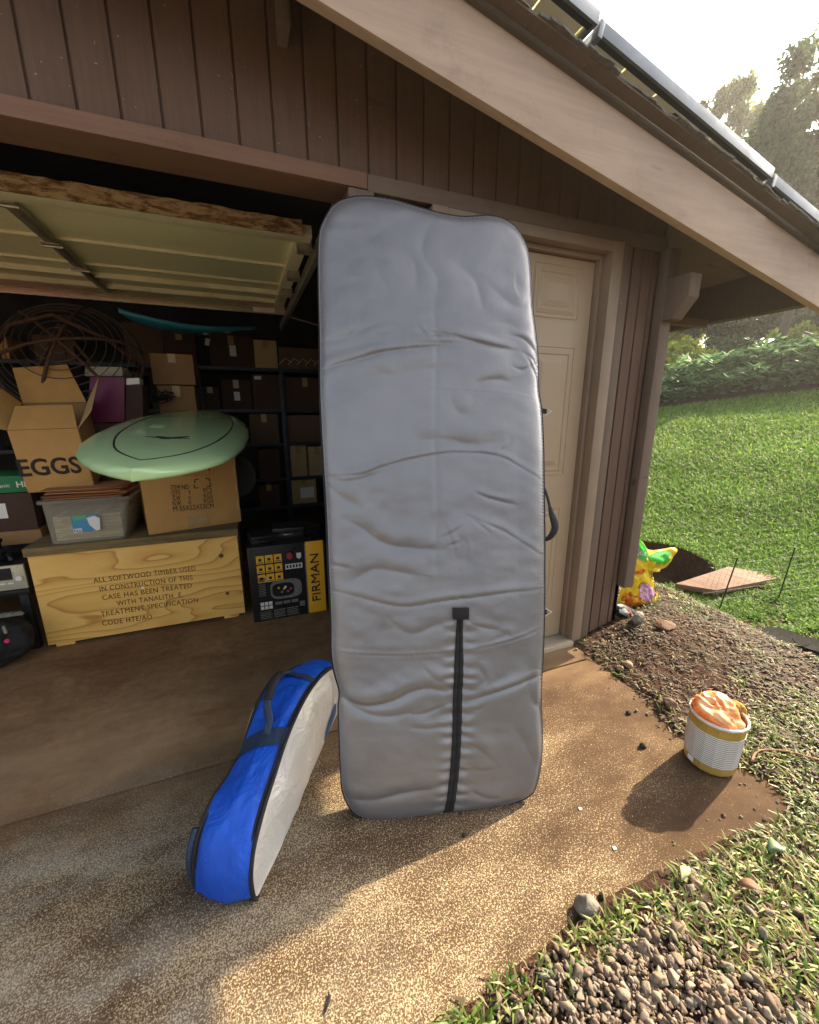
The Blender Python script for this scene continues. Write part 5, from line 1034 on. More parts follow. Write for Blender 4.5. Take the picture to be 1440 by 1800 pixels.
for dx_ in (-0.0022, 0.0, 0.0022):       # three strikes make the heavy letters
    o = text_mesh('lettering', 'FIRMAN', 0.1, M['ink'], gb, (0, 0, 0), (0, 0, 1), (-1, 0, 0))
    zs = [v.co.z for v in o.data.vertices]; xs = [v.co.x for v in o.data.vertices]; 
    for v in o.data.vertices: v.co = Vector((dx_ + GW * 0.925 + (v.co.x - max(xs)) / (max(xs) - min(xs)) * GW * 0.115, -0.0018 - abs(dx_) * 0.1 + (v.co.y) * 0.5 - (0.00015 if dx_ > 0 else 0), gh * 0.17 + (v.co.z - min(zs)) / (max(zs) - min(zs)) * gh * 0.66))
def gq(u0, v0, u1, v1, name, m, off=0.0012): mb = MB(); mb.box(GW * u0, GW * u1, -off, -0.0003, gh * v0, gh * v1); return mb.build(name, m, gb)
for r in range(3):
    for c in range(3):
        u0 = 0.10 + c * 0.115; v0 = 0.78 - r * 0.125; q = gq(u0, v0, u0 + 0.10, v0 + 0.105, 'feature_tile', M['gyel2'])
        mb = MB(); mb.box(GW * (u0 + 0.03), GW * (u0 + 0.07), -0.0018, -0.0013, gh * (v0 + 0.035), gh * (v0 + 0.07)); mb.box(GW * (u0 + 0.015), GW * (u0 + 0.085), -0.0018, -0.0013, gh * (v0 + 0.012), gh * (v0 + 0.022)); mb.build('pictogram', M['gblack'], q)
gq(0.47, 0.665, 0.70, 0.735, 'icon_strip', M['gwhite'])
for q in range(5): mb = MB(); mb.box(GW * (0.485 + q * 0.042), GW * (0.51 + q * 0.042), -0.0018, -0.0013, gh * 0.68, gh * 0.72); mb.build('icon', M['gblack'], gb)
k = NT('red_badge'); k.set(col=(0.40, 0.03, 0.05), rough=0.4); mb = MB(); mb.prism([(GW * 0.535 + 0.018 * math.cos(a) * (1.0), gh * 0.84 + 0.024 * math.sin(a)) for a in np.linspace(0, 2 * math.pi, 14, endpoint=False)], 0.0009, O=(0, -0.0013, 0)); mb.build('red_badge', k.m, gb)
mb = MB(); mb.prism([(GW * 0.66 - 0.015, gh * 0.87), (GW * 0.66 + 0.015, gh * 0.87), (GW * 0.66 + 0.014, gh * 0.81), (GW * 0.66, gh * 0.785), (GW * 0.66 - 0.014, gh * 0.81)], 0.0009, O=(0, -0.0013, 0)); mb.build('shield_badge', M['gwhite'], gb)
# printed picture of the machine: rounded grey housing with a panel
pic = MB(); pic.prism([(GW * 0.46 + 0.098 * math.copysign(abs(math.cos(a)) ** 0.55, math.cos(a)), gh * 0.405 + 0.066 * math.copysign(abs(math.sin(a)) ** 0.6, math.sin(a))) for a in np.linspace(0, 2 * math.pi, 40, endpoint=False)], 0.0009, O=(0, -0.0013, 0)); pc = pic.build('machine_picture', M['gprint'], gb)
pic = MB(); pic.prism([(GW * 0.42 + 0.068 * math.copysign(abs(math.cos(a)) ** 0.6, math.cos(a)), gh * 0.40 + 0.046 * math.copysign(abs(math.sin(a)) ** 0.6, math.sin(a))) for a in np.linspace(0, 2 * math.pi, 36, endpoint=False)], 0.0006, O=(0, -0.0020, 0)); pic.build('picture_panel', M['gblack'], pc)
for (u, v, r, mm) in ((0.36, 0.43, .007, 'gyel2'), (0.40, 0.37, .009, 'gprint'), (0.45, 0.43, .008, 'gwhite'), (0.48, 0.37, .009, 'redink'), (0.43, 0.41, .006, 'gwhite'), (0.52, 0.40, .007, 'gprint')):
    pic = MB(); pic.tube([(GW * u, -0.0028, gh * v), (GW * u, -0.0021, gh * v)], r, 12); pic.build('picture_socket', M[mm], pc)
gq(0.10, 0.535, 0.21, 0.61, 'barcode_label', M['gwhite'])
for q in range(8): mb = MB(); mb.box(GW * (0.112 + q * 0.012), GW * (0.117 + q * 0.012), -0.0018, -0.0013, gh * 0.55, gh * 0.595); mb.build('bar', M['gblack'], gb)
for q in range(8): gq(0.10, 0.50 - q * 0.022, 0.19, 0.507 - q * 0.022, 'small_print', M['gprint'])
for r in range(2):
    for c in range(3): gq(0.105 + c * 0.055, 0.215 - r * 0.055, 0.15 + c * 0.055, 0.26 - r * 0.055, 'icon_tile', M['gwhite'])
for c in range(3): gq(0.30 + c * 0.11, 0.20, 0.39 + c * 0.11, 0.24, 'logo_strip', M['gprint'])
for r in range(5):
    for c in range(3): gq(0.09 + c * 0.18, 0.125 - r * 0.024, 0.25 + c * 0.18 - 0.02 * (r % 2), 0.135 - r * 0.024, 'small_print', simple('printed_dim_red', (0.12, 0.06, 0.05), 0.6, 0.2, 30, 0) if r == 0 and c == 0 else M['gprint'])
gq(0.63, 0.13, 0.70, 0.20, 'code_label', M['gprint'])
mb = MB(); mb.box(GW * 0.02, GW * 0.98, 0.205, 0.255, gh + 0.0003, gh + 0.0012); mb.build('tape', simple('shiny_clear_tape', (0.12, 0.12, 0.12), 0.15, 0.1, 8), gb)
# assorted dark tool cases stacked on it
for i, (u, w_, d0, hh, a_) in enumerate(((0.10, 0.16, 0.10, 0.05, 0.15), (0.47, 0.20, 0.16, 0.07, -0.1), (0.75, 0.12, 0.22, 0.045, 0.3))):
    tc = thing('tool_case', ('small black tool case at the left on the generator carton', 'black tool case with a pale handle in the middle of the generator carton', 'black tool case at the right on the generator carton')[i], 'tool case', tuple(Matrix.Translation(Vector(G0)) @ Matrix.Rotation(gang, 4, 'Z') @ Vector((GW * u + 0.05, d0 + 0.05, gh + 0.0014))), gang + a_, 'tool cases on the generator carton')
    mb = MB(); mb.box(-w_ / 2, w_ / 2, -0.09, 0.09, 0, hh * 0.5); mb.build('base', M['blackplastic'], tc, bev=0.006)
    mb = MB(); mb.box(-w_ / 2, w_ / 2, -0.09, 0.09, hh * 0.5 + 0.001, hh); mb.build('lid', M['blackplastic'], tc, bev=0.008)
    mb = MB(); mb.tube([(-0.03, -0.091, hh * .5), (-0.028, -0.115, hh * .5), (0.028, -0.115, hh * .5), (0.03, -0.091, hh * .5)], 0.005, 8); mb.build('handle', M['galv'] if i == 1 else M['blackplastic'], tc, smooth=True)

# ---- green surfboard
def surfboard(th, prof, L, tk, rock, mats, rings=60, nw=24, decor=None):
    """deck and bottom from a half-width profile; local: nose at origin pointing -y, length along +y"""
    V = []; F = []
    ts = (1 - np.cos(np.linspace(0, math.pi, rings))) / 2
    for t in ts:
        hw = max(0.0008, prof(t)); z0 = rock(t); tt = tk * (0.25 + 0.75 * math.sin(math.pi * min(1, 0.05 + 0.9 * t)) ** 0.5)
        for q in range(2 * nw):
            a = 2 * math.pi * q / (2 * nw); c, s = math.cos(a), math.sin(a)
            x = hw * math.copysign(abs(c) ** 0.75, c); z = z0 + tt * 0.5 * math.copysign(abs(s) ** (0.9 if s > 0 else 0.7), s) * (1.0 if s < 0 else 1.05)
            V.append((x, L * t, z))
    n = 2 * nw
    for i in range(rings - 1):
        for q in range(n): F.append((i * n + q, i * n + (q + 1) % n, (i + 1) * n + (q + 1) % n, (i + 1) * n + q))
    F += [tuple(range(n))[::-1], tuple((rings - 1) * n + q for q in range(n))]
    mb = MB(); mb.add(V, F); o = mb.build('board', mats, th, smooth=True)
    def deck(x, t):
        hw = max(0.0008, prof(t)); tt = tk * (0.25 + 0.75 * math.sin(math.pi * min(1, 0.05 + 0.9 * t)) ** 0.5); c = min(1, abs(x) / hw) ** (1 / 0.75); s = math.sqrt(max(0, 1 - c * c)); return Vector((x, L * t, rock(t) + tt * 0.5 * s ** 0.9 * 1.05))
    return o, deck
k = NT('green_resin'); k.set(col=k.ramp(k.noise(k.co(), 1.5, 2), [(0.3, (0.36, 0.54, 0.28)), (0.7, (0.42, 0.61, 0.33))]), rough=0.2, coat=0.3, spec=0.45); M['green'] = k.m
GL = 2.15; sprof_d = np.array([0, .012, .035, .075, .13, .2, .3, .45, .6, .75, .88, .96, 1.0]); sprof_w = np.array([0.0, .075, .135, .195, .25, .292, .322, .338, .33, .295, .235, .18, .12])
gprof = lambda t: 0.955 * float(np.interp(t, sprof_d, sprof_w))
gn = on(232, 836, 1, 1.50); gt_z = 0.088
grock = lambda t: 0.0 + 0.030 * max(0, (0.25 - t) / 0.25) ** 2 * 0
gs = thing('green_surfboard', 'pale green surfboard with a black pinline, nose towards the camera, lying on the shipping carton', 'surfboard', tuple(gn), 0)
bdz = (zc2 + IH + 0.004) ; tilt = math.atan2((bdz + 0.045) - gn[2], 2.85 - 1.50)
gs.rotation_euler = (tilt + R(0.9), R(5.5), R(-2))
gboard, gdeck = surfboard(gs, gprof, GL, 0.075, grock, M['green'])
mb = MB(); pl = []
pin = [(0.0, 0.055), (0.03, 0.068), (0.075, 0.095), (0.115, 0.13), (0.155, 0.19), (0.19, 0.27), (0.215, 0.38), (0.225, 0.52), (0.215, 0.66), (0.18, 0.80), (0.12, 0.92)]
pp2 = cr_closed(np.array(pin), 60, False)
left_ = [gdeck(-a, t) + Vector((0, 0, 0.0006)) for a, t in pp2][::-1]; right_ = [gdeck(a, t) + Vector((0, 0, 0.0006)) for a, t in pp2]
mb.tube([tuple(p) for p in left_ + right_[1:]], 0.0042, 6, flat=((0, 0, 1), 0.25, 1.0)); mb.build('pinline', M['ink'], gboard, smooth=True)
mb = MB(); 
def dq(pts, name, m): mb = MB(); P = [gdeck(a, t) for a, t in pts]; mb.add([tuple(p + Vector((0, 0, 0.0022))) for p in P] + [tuple(p + Vector((0, 0, 0.0008))) for p in P], [tuple(range(len(P))), tuple(range(2 * len(P) - 1, len(P) - 1, -1))] + [(i, (i + 1) % len(P), (i + 1) % len(P) + len(P), i + len(P)) for i in range(len(P))]); return mb.build(name, m, gboard)
dq([(-0.085, 0.262), (-0.02, 0.252), (0.085, 0.270), (0.02, 0.268), (-0.05, 0.275), (-0.035, 0.264)], 'deck_mark', M['ink'])
dq([(-0.02, 0.245), (0.01, 0.250), (0.06, 0.285), (0.075, 0.30), (0.03, 0.28)], 'deck_mark', M['ink'])
dq([(-0.13, 0.40), (-0.07, 0.40), (-0.07, 0.44), (-0.13, 0.44)], 'deck_sticker', simple('pale_sticker', (0.42, 0.55, 0.35), 0.3, 0.05, 5, 0))
# ---- blue surfboard, high on the shelf cartons
k = NT('blue_resin'); k.set(col=(0.03, 0.30, 0.46), rough=0.2, coat=0.5); M['blueboard'] = k.m
nb_, tb_ = on(208, 545, 1, 3.55), on(450, 576, 1, 4.10); bl = tb_ - nb_; bl[2] = 0; BLn = float(np.linalg.norm(bl))
bs = thing('blue_surfboard', 'blue surfboard lying high on the top shelf cartons, nose up', 'surfboard', (nb_[0], nb_[1], nb_[2] - 0.0), math.atan2(bl[1], bl[0]) - math.pi / 2)
bprof = lambda t: float(np.interp(t, [0, .03, .1, .25, .5, .75, .92, 1.0], [0.0, .05, .12, .2, .24, .2, .12, .04])) * 0.7
drop = float(nb_[2] - tb_[2])
brock = lambda t: -0.020 - drop * t + 0.0 - 0.085 * math.sin(math.pi * t ** 0.8) * 0.9 + 0.02
surfboard(bs, bprof, BLn, 0.055, brock, M['blueboard'])

# ---- dome frame of rusty rods and wire rings
M['rust'] = simple('rusty_rod', (0.085, 0.038, 0.024), 0.7, 0.4, 30, 0.3); M['wire'] = simple('thin_wire', (0.12, 0.11, 0.11), 0.4, 0.2, 30, metal=0.6)
DYc = 3.45; dc = on(128, 640, 1, DYc); dome = thing('dome_frame', 'rusty dome frame of curved rods and wire rings behind the open box', 'frame', tuple(dc), 0)
rad = 0.40; tiltM = Matrix.Rotation(R(62), 3, 'X')
def dpt(th2, ph): # dome point; ph 0 = crown
    v = Vector((math.sin(ph) * math.cos(th2), math.sin(ph) * math.sin(th2), math.cos(ph) * 0.55)) * rad; return tuple(tiltM @ v + Vector((0, 0, 0.02)))
mb = MB(); mb.tube([dpt(a, math.pi / 2) for a in np.linspace(0, 2 * math.pi, 60, endpoint=False)], 0.012, 8, closed=True); mb.build('rim', M['rust'], dome, smooth=True)
for q in range(3):
    a = q * math.pi / 3 + 0.2; mb = MB(); mb.tube([dpt(a, p) for p in np.linspace(-math.pi / 2, math.pi / 2, 30)], 0.010, 8); mb.build('rib', M['rust'], dome, smooth=True)
for q in range(9):
    p = 0.22 + q * 0.14; mb = MB(); mb.tube([dpt(a, p) for a in np.linspace(0, 2 * math.pi, 48, endpoint=False)], 0.0028, 5, closed=True); mb.build('wire_ring', M['wire'], dome, smooth=True)
mb = MB(); mb.tube([(-rad - 0.02, 0.05, 0.06), (-rad * 0.6, -0.12, 0.20), (0, -0.2, 0.26), (rad * 0.6, -0.12, 0.15), (rad, 0.05, -0.02)], 0.012, 8)
mb.v = [tuple(p) for p in mb.v]; mb.build('hoop', M['rust'], dome, smooth=True)
for a_, b_ in (((0, -0.12, 0.22), (-0.14, -0.14, -0.05)), ((0, -0.12, 0.22), (0.21, -0.14, -0.12)), ((0, -0.12, 0.22), (0.02, -0.16, -0.22))):
    mb = MB(); mb.tube([a_, b_], 0.010, 8); mb.build('strut', M['rust'], dome, smooth=True)
# what it stands on: a pale sheet and a magenta board
mg = thing('magenta_board', 'magenta plastic board standing behind the right flap of the open box', 'board', tuple(on(190, 740, 1, 3.2)), world=True)
q = [on(a, b, 1, 3.20) for a, b in ((150, 742), (219, 742), (219, 662), (158, 662))]; mb = MB(); mb.hexa(q, [p + np.array([0, 0.09, 0]) for p in q]); mb.build('panel', simple('magenta_plastic', (0.14, 0.008, 0.065), 0.45, 0.1, 3), mg, bev=0.008)
mb = MB(); q = [on(a, b, 1, 3.21) for a, b in ((150, 790), (250, 790), (250, 744), (150, 744))]; mb.hexa(q, [p + np.array([0, 0.25, 0]) for p in q]); o = mb.build('carton', M['card4'], bev=0.003); tag(o, 'dark carton under the magenta board, left of the green surfboard', 'box')
q = [on(a, b, 1, 3.21) for a, b in ((150, 930), (252, 930), (252, 791), (150, 791))]; mb = MB(); mb.hexa(q, [p + np.array([0, 0.22, 0]) for p in q]); tag(mb.build('carton', M['card4'], bev=0.003), 'dark tall carton standing on the pine case between the bin and the shipping carton', 'box')
q = [on(a, b, 1, 3.22) for a, b in ((220, 742), (252, 742), (250, 676), (222, 678))]; mb = MB(); mb.hexa(q, [p + np.array([0, 0.2, 0]) for p in q]); tag(mb.build('carton', M['card4'], bev=0.003), 'dark carton right of the magenta board, under a small white box', 'box')
q = [on(a, b, 1, 3.22) for a, b in ((222, 677), (246, 675), (244, 664), (222, 665))]; mb = MB(); mb.hexa(q, [p + np.array([0, 0.12, 0]) for p in q]); tag(mb.build('small_box', M['white'], bev=0.002), 'small white box on the dark carton right of the magenta board', 'box')
q = [on(a, b, 1, 3.3) for a, b in ((148, 661), (216, 661), (214, 645), (150, 644))]; mb = MB(); mb.hexa(q, [p + np.array([0, 0.2, 0]) for p in q]); tag(mb.build('tray', simple('pale_tray', (0.45, 0.42, 0.30), 0.5, 0.1, 5), bev=0.003), 'pale shallow tray lying on the magenta board below the dome frame', 'tray')
# grey disc leaning behind the shipping carton
dd = on(418, 838, 1, 3.5); mb = MB(); mb.lathe([(0.0, -0.01), (0.10, -0.012), (0.15, -0.006), (0.165, 0.0), (0.15, 0.008), (0.0, 0.01)], 36)
o = mb.build('grey_disc', simple('grey_disc_plastic', (0.10, 0.10, 0.09), 0.5, 0.1, 5), smooth=True); o.location = dd; o.rotation_euler = (R(80), 0, R(-35)); tag(o, 'dim grey disc leaning behind the right edge of the shipping carton', 'disc')

# ================================================================== OUTSIDE, NEAR
def gz(x, y): return float(ghgt(np.array([x]), np.array([y]))[0])
def radial_patch(name, poly, surf, m, parent, rings=8, smooth=True, label=None):
    poly = np.asarray(poly, float); c = poly.mean(0); n = len(poly); V = [surf(*c)]; F = []
    for r in range(1, rings + 1):
        for p in poly: q = c + (p - c) * r / rings; V.append(surf(*q))
    F3 = [(0, 1 + i, 1 + (i + 1) % n) for i in range(n)]
    for r in range(rings - 1):
        for i in range(n): a = 1 + r * n + i; b = 1 + r * n + (i + 1) % n; F3.append((a, a + n, b + n, b))
    mb = MB(); mb.add(V, F3); return mb.build(name, m, parent, smooth=smooth)
# ---- bucket
BX, BY = 1.572, 0.780; M['gold'] = simple('ochre_plastic', (0.42, 0.27, 0.06), 0.45, 0.12, 20, 0.1, dirt=0.3, dirtcol=(0.16, 0.10, 0.04))
k = NT('printed_label'); v = k.co((1, 1, 1)); sp = k.n('ShaderNodeSeparateXYZ', inp={0: v}); ln = k.math('FRACT', k.math('MULTIPLY', sp.outputs[2], 120.0))
words = k.noise(k.co((1, 1, 2)), 230, 2); low = k.n('ShaderNodeMapRange', inp={0: sp.outputs[2], 1: 0.02, 2: 0.16}).outputs[0]
txm = k.math('MULTIPLY', k.ramp(ln, [(0.45, 0.0), (0.55, 1.0)]), k.ramp(words, [(0.30, 0.3), (0.42, 1.0)]))
k.set(col=k.mix(k.math('MULTIPLY', txm, 0.75), k.ramp(k.noise(v, 9, 5), [(0.3, (0.68, 0.66, 0.60)), (0.7, (0.78, 0.77, 0.74))]), (0.16, 0.15, 0.15)), rough=0.55); M['label'] = k.m
bk_ = thing('bucket', 'ochre plastic bucket with a wide white printed label, at the edge of the concrete', 'bucket', (BX, BY, 0.004), R(12))
NB = 16
def rr_(z): return 0.084 + 0.007 * z / 0.235
mb = MB(); mb.lathe([(0.0, 0.0), (rr_(0) - 0.008, 0.0), (rr_(0), 0.010), (rr_(0.235), 0.211), (rr_(0.235) - 0.003, 0.211), (rr_(0) - 0.003, 0.012), (0, 0.006)], NB); mb.build('body', M['gold'], bk_, ang=15)
mb = MB(); mb.lathe([(rr_(z) + o, z * 0.915) for z, o in ((0.043, 0.0006), (0.0435, 0.0016), (0.185, 0.0016), (0.1855, 0.0006))], NB); mb.build('label', M['label'], bk_, fix=False, ang=15)
mb = MB(); mb.lathe([(rr_(.235) - 0.003, 0.209), (rr_(.235) + 0.003, 0.209), (rr_(.235) + 0.004, 0.216), (rr_(.235) - 0.001, 0.220), (rr_(.235) - 0.004, 0.215), (rr_(.235) - 0.003, 0.209)], NB); mb.build('rim', M['white'], bk_, fix=False, smooth=True)
mb = MB(); mb.box(-0.012, 0.012, -0.0005, 0.001, 0.022, 0.042, Matrix.Rotation(R(-112), 4, 'Z') @ Matrix.Translation((0, -0.0915, 0)) @ Matrix.Rotation(0, 4, 'Z')); mb.build('label_tab', M['white'], bk_)
k = NT('orange_printed_film'); v = k.co(); n1 = k.noise(v, 16, 5, 0.6, 0.5)
c = k.ramp(n1, [(0.33, (0.05, 0.02, 0.01)), (0.36, (0.70, 0.18, 0.05)), (0.42, (0.82, 0.30, 0.08)), (0.52, (0.88, 0.50, 0.24)), (0.66, (0.90, 0.70, 0.42))]); k.set(col=c, rough=0.4, spec=0.4)
tr = k.n('ShaderNodeBsdfTranslucent', inp={0: c}); mx = k.n('ShaderNodeMixShader', inp={0: 0.35, 1: k.b.outputs[0], 2: tr.outputs[0]}); k.t.links.new(mx.outputs[0], k.out.inputs[0]); k.bump(k.noise(v, 35, 4), 0.4, 0.006); M['orange'] = k.m
bm = bmesh.new(); bmesh.ops.create_icosphere(bm, subdivisions=5, radius=1.0)
for v_ in bm.verts:
    c = v_.co.copy(); n_s = mnoise.noise(c * 1.5 + Vector((3, 1, 0))) * 0.28 - abs(mnoise.noise(c * 2.6 + Vector((1, 4, 2)))) * 0.30 - 0.05 * abs(mnoise.noise(c * 8))
    c = c * (0.98 + n_s); v_.co = Vector((c.x * 0.088 - 0.006, c.y * 0.084 + 0.004, 0.214 + c.z * (0.066 if c.z > 0 else 0.12) + 0.016 * max(0, -c.x) + 0.012 * c.y))
    rad2 = math.hypot(v_.co.x, v_.co.y); lim = rr_(min(0.22, v_.co.z)) - 0.010
    if v_.co.z < 0.222 and rad2 > lim: v_.co.x *= lim / rad2; v_.co.y *= lim / rad2
me = bpy.data.meshes.new('plastic_bag'); bm.to_mesh(me); bm.free(); o = link('plastic_bag', me, M['orange'], None, ang=50); o.location = (BX, BY, 0.004); tag(o, 'crumpled orange printed plastic bag stuffed in the ochre bucket', 'plastic bag')
M['rag'] = simple('yellow_brown_rag', (0.48, 0.25, 0.05), 0.85, 0.3, 30, 0.6, 0.006)
mb = MB(); pth = [(0.050, -0.010, 0.215), (0.076, -0.012, 0.237), (0.100, -0.014, 0.220), (0.110, -0.016, 0.185), (0.108, -0.02, 0.160)]
mb.tube([tuple(p) for p in cr_closed(np.array(pth), 40, False)], [0.014 + 0.010 * math.sin(i * 0.9) ** 2 * (1 - i / 60) for i in range(40)], 12, flat=((0, 1, 0), 1.2, 0.7)); o = mb.build('rag', M['rag'], smooth=True); o.location = (BX, BY, 0.004); tag(o, 'yellow-brown rag hanging over the right side of the bucket rim', 'rag')

# ---- potting soil bag standing behind the corner
PY = 1.77
def plane_pt(px, py, Y): return on(px, py, 1, Y)
outl = np.array([(1088, 1062), (1092, 1035), (1100, 1005), (1106, 985), (1110, 958), (1112, 937), (1122, 945), (1132, 955), (1140, 966), (1160, 966), (1182, 962), (1191, 966), (1184, 978), (1176, 990), (1166, 999), (1152, 998), (1146, 1002), (1150, 1020), (1156, 1045), (1159, 1072), (1155, 1082), (1140, 1082), (1115, 1077)], float)
outc = cr_closed(outl, 140, True)[:-1]
def dist_in(px, py, O): return float(np.sqrt(((O - np.array([px, py])) ** 2).sum(1)).min())
def pil(px, py, off=0.0, O=outc, Y=PY, T=0.055, sc=16.0, seed=70):
    d = dist_in(px, py, O); P = plane_pt(px, py, Y); t = T * (1 - math.exp(-d / sc)) + 0.030 * (float(vnoise(px, py * 0.6, 1 / 7, seed, 2)) - 0.5) * min(1, d / 5) + 0.03 * (float(vnoise(px, py, 1 / 22, seed + 1)) - 0.5) * min(1, d / 8)
    return tuple(P + np.array([0, -t - off, 0]))
pbag = thing('potting_soil_bag', 'yellow and green potting mix bag with a flower print, slumped behind the garage corner', 'soil bag', tuple(plane_pt(1125, 1080, PY)), world=True)
M['pyellow'] = simple('yellow_bag_film', (0.72, 0.50, 0.02), 0.3, 0.06, 10, 0.2, 0.003); M['pgreen'] = simple('green_bag_film', (0.05, 0.42, 0.04), 0.3, 0.12, 14, 0.2, 0.003); 
k = NT('orange_flower_print'); k.set(col=k.ramp(k.noise(k.co(), 38, 5, 0.7), [(0.35, (0.25, 0.03, 0.01)), (0.5, (0.60, 0.12, 0.02)), (0.62, (0.72, 0.42, 0.02)), (0.72, (0.72, 0.50, 0.02))]), rough=0.35); M['pred'] = k.m
k = NT('pink_flower_print'); k.set(col=k.ramp(k.noise(k.co(), 55, 4, 0.7), [(0.35, (0.30, 0.10, 0.16)), (0.5, (0.55, 0.28, 0.42)), (0.65, (0.70, 0.52, 0.62))]), rough=0.35); M['ppink'] = k.m; M['pgrey'] = simple('grey_round_print', (0.20, 0.22, 0.20), 0.4, 0.1, 20, 0)
body_low = np.array([(1088, 1062), (1092, 1035), (1100, 1005), (1104, 996), (1118, 1004), (1134, 1000), (1146, 1002), (1150, 1020), (1156, 1045), (1159, 1072), (1155, 1082), (1140, 1082), (1115, 1077)], float)
radial_patch('front_film', cr_closed(outl, 140, True)[:-1], lambda a, b: pil(a, b), M['pyellow'], pbag, 26)
radial_patch('back_film', cr_closed(outl, 140, True)[:-1], lambda a, b: tuple(plane_pt(a, b, PY) + np.array([0, 0.05 * (1 - math.exp(-dist_in(a, b, outc) / 16)), 0])), M['pyellow'], pbag, 8)
radial_patch('green_print', [(1109, 948), (1113, 939), (1124, 948), (1134, 960), (1133, 972), (1126, 985), (1118, 980), (1109, 972)], lambda a, b: pil(a, b, 0.004), M['pgreen'], pbag, 6)
radial_patch('green_print', [(1131, 974), (1150, 970), (1170, 966), (1174, 972), (1172, 982), (1162, 991), (1150, 990), (1136, 984)], lambda a, b: pil(a, b, 0.004), M['pgreen'], pbag, 6)
radial_patch('grey_disc_print', [(1107 + 13 * math.cos(t), 966 + 17 * math.sin(t)) for t in np.linspace(0, 2 * math.pi, 20, endpoint=False) if True], lambda a, b: pil(max(a, 1106), b, 0.006), M['pgrey'], pbag, 5)
radial_patch('flower_print', [(1126 + (12 + 3.0 * abs(math.cos(8.5 * t)) + 2.0 * math.sin(3 * t + 1)) * math.cos(t), 1036 + (14 + 3.0 * abs(math.cos(8.5 * t)) + 2.0 * math.sin(2 * t)) * math.sin(t)) for t in np.linspace(0, 2 * math.pi, 120, endpoint=False)], lambda a, b: pil(a, b, 0.006), M['ppink'], pbag, 6)
radial_patch('flower_print', [(1090, 1052), (1094, 1040), (1101, 1036), (1106, 1043), (1113, 1042), (1116, 1052), (1124, 1055), (1131, 1054), (1138, 1060), (1143, 1073), (1134, 1076), (1120, 1074), (1106, 1069), (1094, 1064)], lambda a, b: pil(a, b, 0.004), M['pred'], pbag, 6)
radial_patch('flower_print', [(1094, 1022), (1100, 1018), (1108, 1020), (1104, 1030), (1095, 1032)], lambda a, b: pil(a, b, 0.004), M['pred'], pbag, 5)
def text_on(txt, a, b, hpx, m, parent, off=0.007, rev=1):
    o = text_mesh('lettering', txt, 0.05, m, parent, (0, 0, 0), (1, 0, 0), (0, 1, 0), bold=0.001, ext=0.0)
    xs = [v.co.x for v in o.data.vertices]; ys = [v.co.y for v in o.data.vertices]; a = np.array(a, float); b = np.array(b, float); d = b - a; nn = np.array([d[1], -d[0]]) / np.linalg.norm(d)
    for v in o.data.vertices:
        q = a + d * ((v.co.x - min(xs)) / (max(xs) - min(xs))) + nn * (v.co.y / max(ys) * hpx); v.co = pil(q[0], q[1], off)
    return o
text_on('cle\u00b7Gr', (1106, 976), (1129, 973), 7, M['gwhite'], pbag, 0.010); text_on('Potti', (1149, 1030), (1142, 1001), 7, M['ink'], pbag, 0.008)
radial_patch('round_seal', [(1147 + 4.5 * math.cos(t), 1037 + 8 * math.sin(t)) for t in np.linspace(0, 2 * math.pi, 16, endpoint=False)], lambda a, b: pil(a, b, 0.006), M['ink'], pbag, 3)
radial_patch('leaf_swirl', [(1107, 1003), (1114, 1000), (1121, 995), (1124, 998), (1118, 1005), (1108, 1007)], lambda a, b: pil(a, b, 0.006), M['pred'], pbag, 3)
# small striped bag beneath
so2 = np.array([(1080, 1066), (1092, 1062), (1108, 1068), (1122, 1078), (1130, 1088), (1122, 1095), (1104, 1092), (1088, 1084), (1080, 1078)], float); so2c = cr_closed(so2, 60, True)[:-1]
sb = thing('small_soil_bag', 'small black, white and red plastic bag lying under the yellow potting bag', 'soil bag', tuple(plane_pt(1105, 1092, 1.66)), world=True)
sf = lambda a, b, off=0.0: pil(a, b, off, so2c, 1.66, 0.05, 8.0, 90)
radial_patch('front_film', so2c, lambda a, b: sf(a, b), M['blackplastic'], sb, 12); radial_patch('back_film', so2c, lambda a, b: tuple(np.array(plane_pt(a, b, 1.66)) + np.array([0, 0.03 * (1 - math.exp(-dist_in(a, b, so2c) / 8)), 0])), M['blackplastic'], sb, 4)
radial_patch('white_print', [(1083, 1068), (1092, 1066), (1100, 1072), (1102, 1080), (1094, 1080), (1084, 1074)], lambda a, b: sf(a, b, 0.003), M['gwhite'], sb, 5)
radial_patch('white_print', [(1103, 1085), (1114, 1084), (1124, 1089), (1117, 1092), (1106, 1090)], lambda a, b: sf(a, b, 0.003), M['gwhite'], sb, 5)
radial_patch('red_print', [(1098, 1068), (1103, 1070), (1107, 1080), (1103, 1082), (1100, 1074)], lambda a, b: sf(a, b, 0.004), M['redink'], sb, 4)

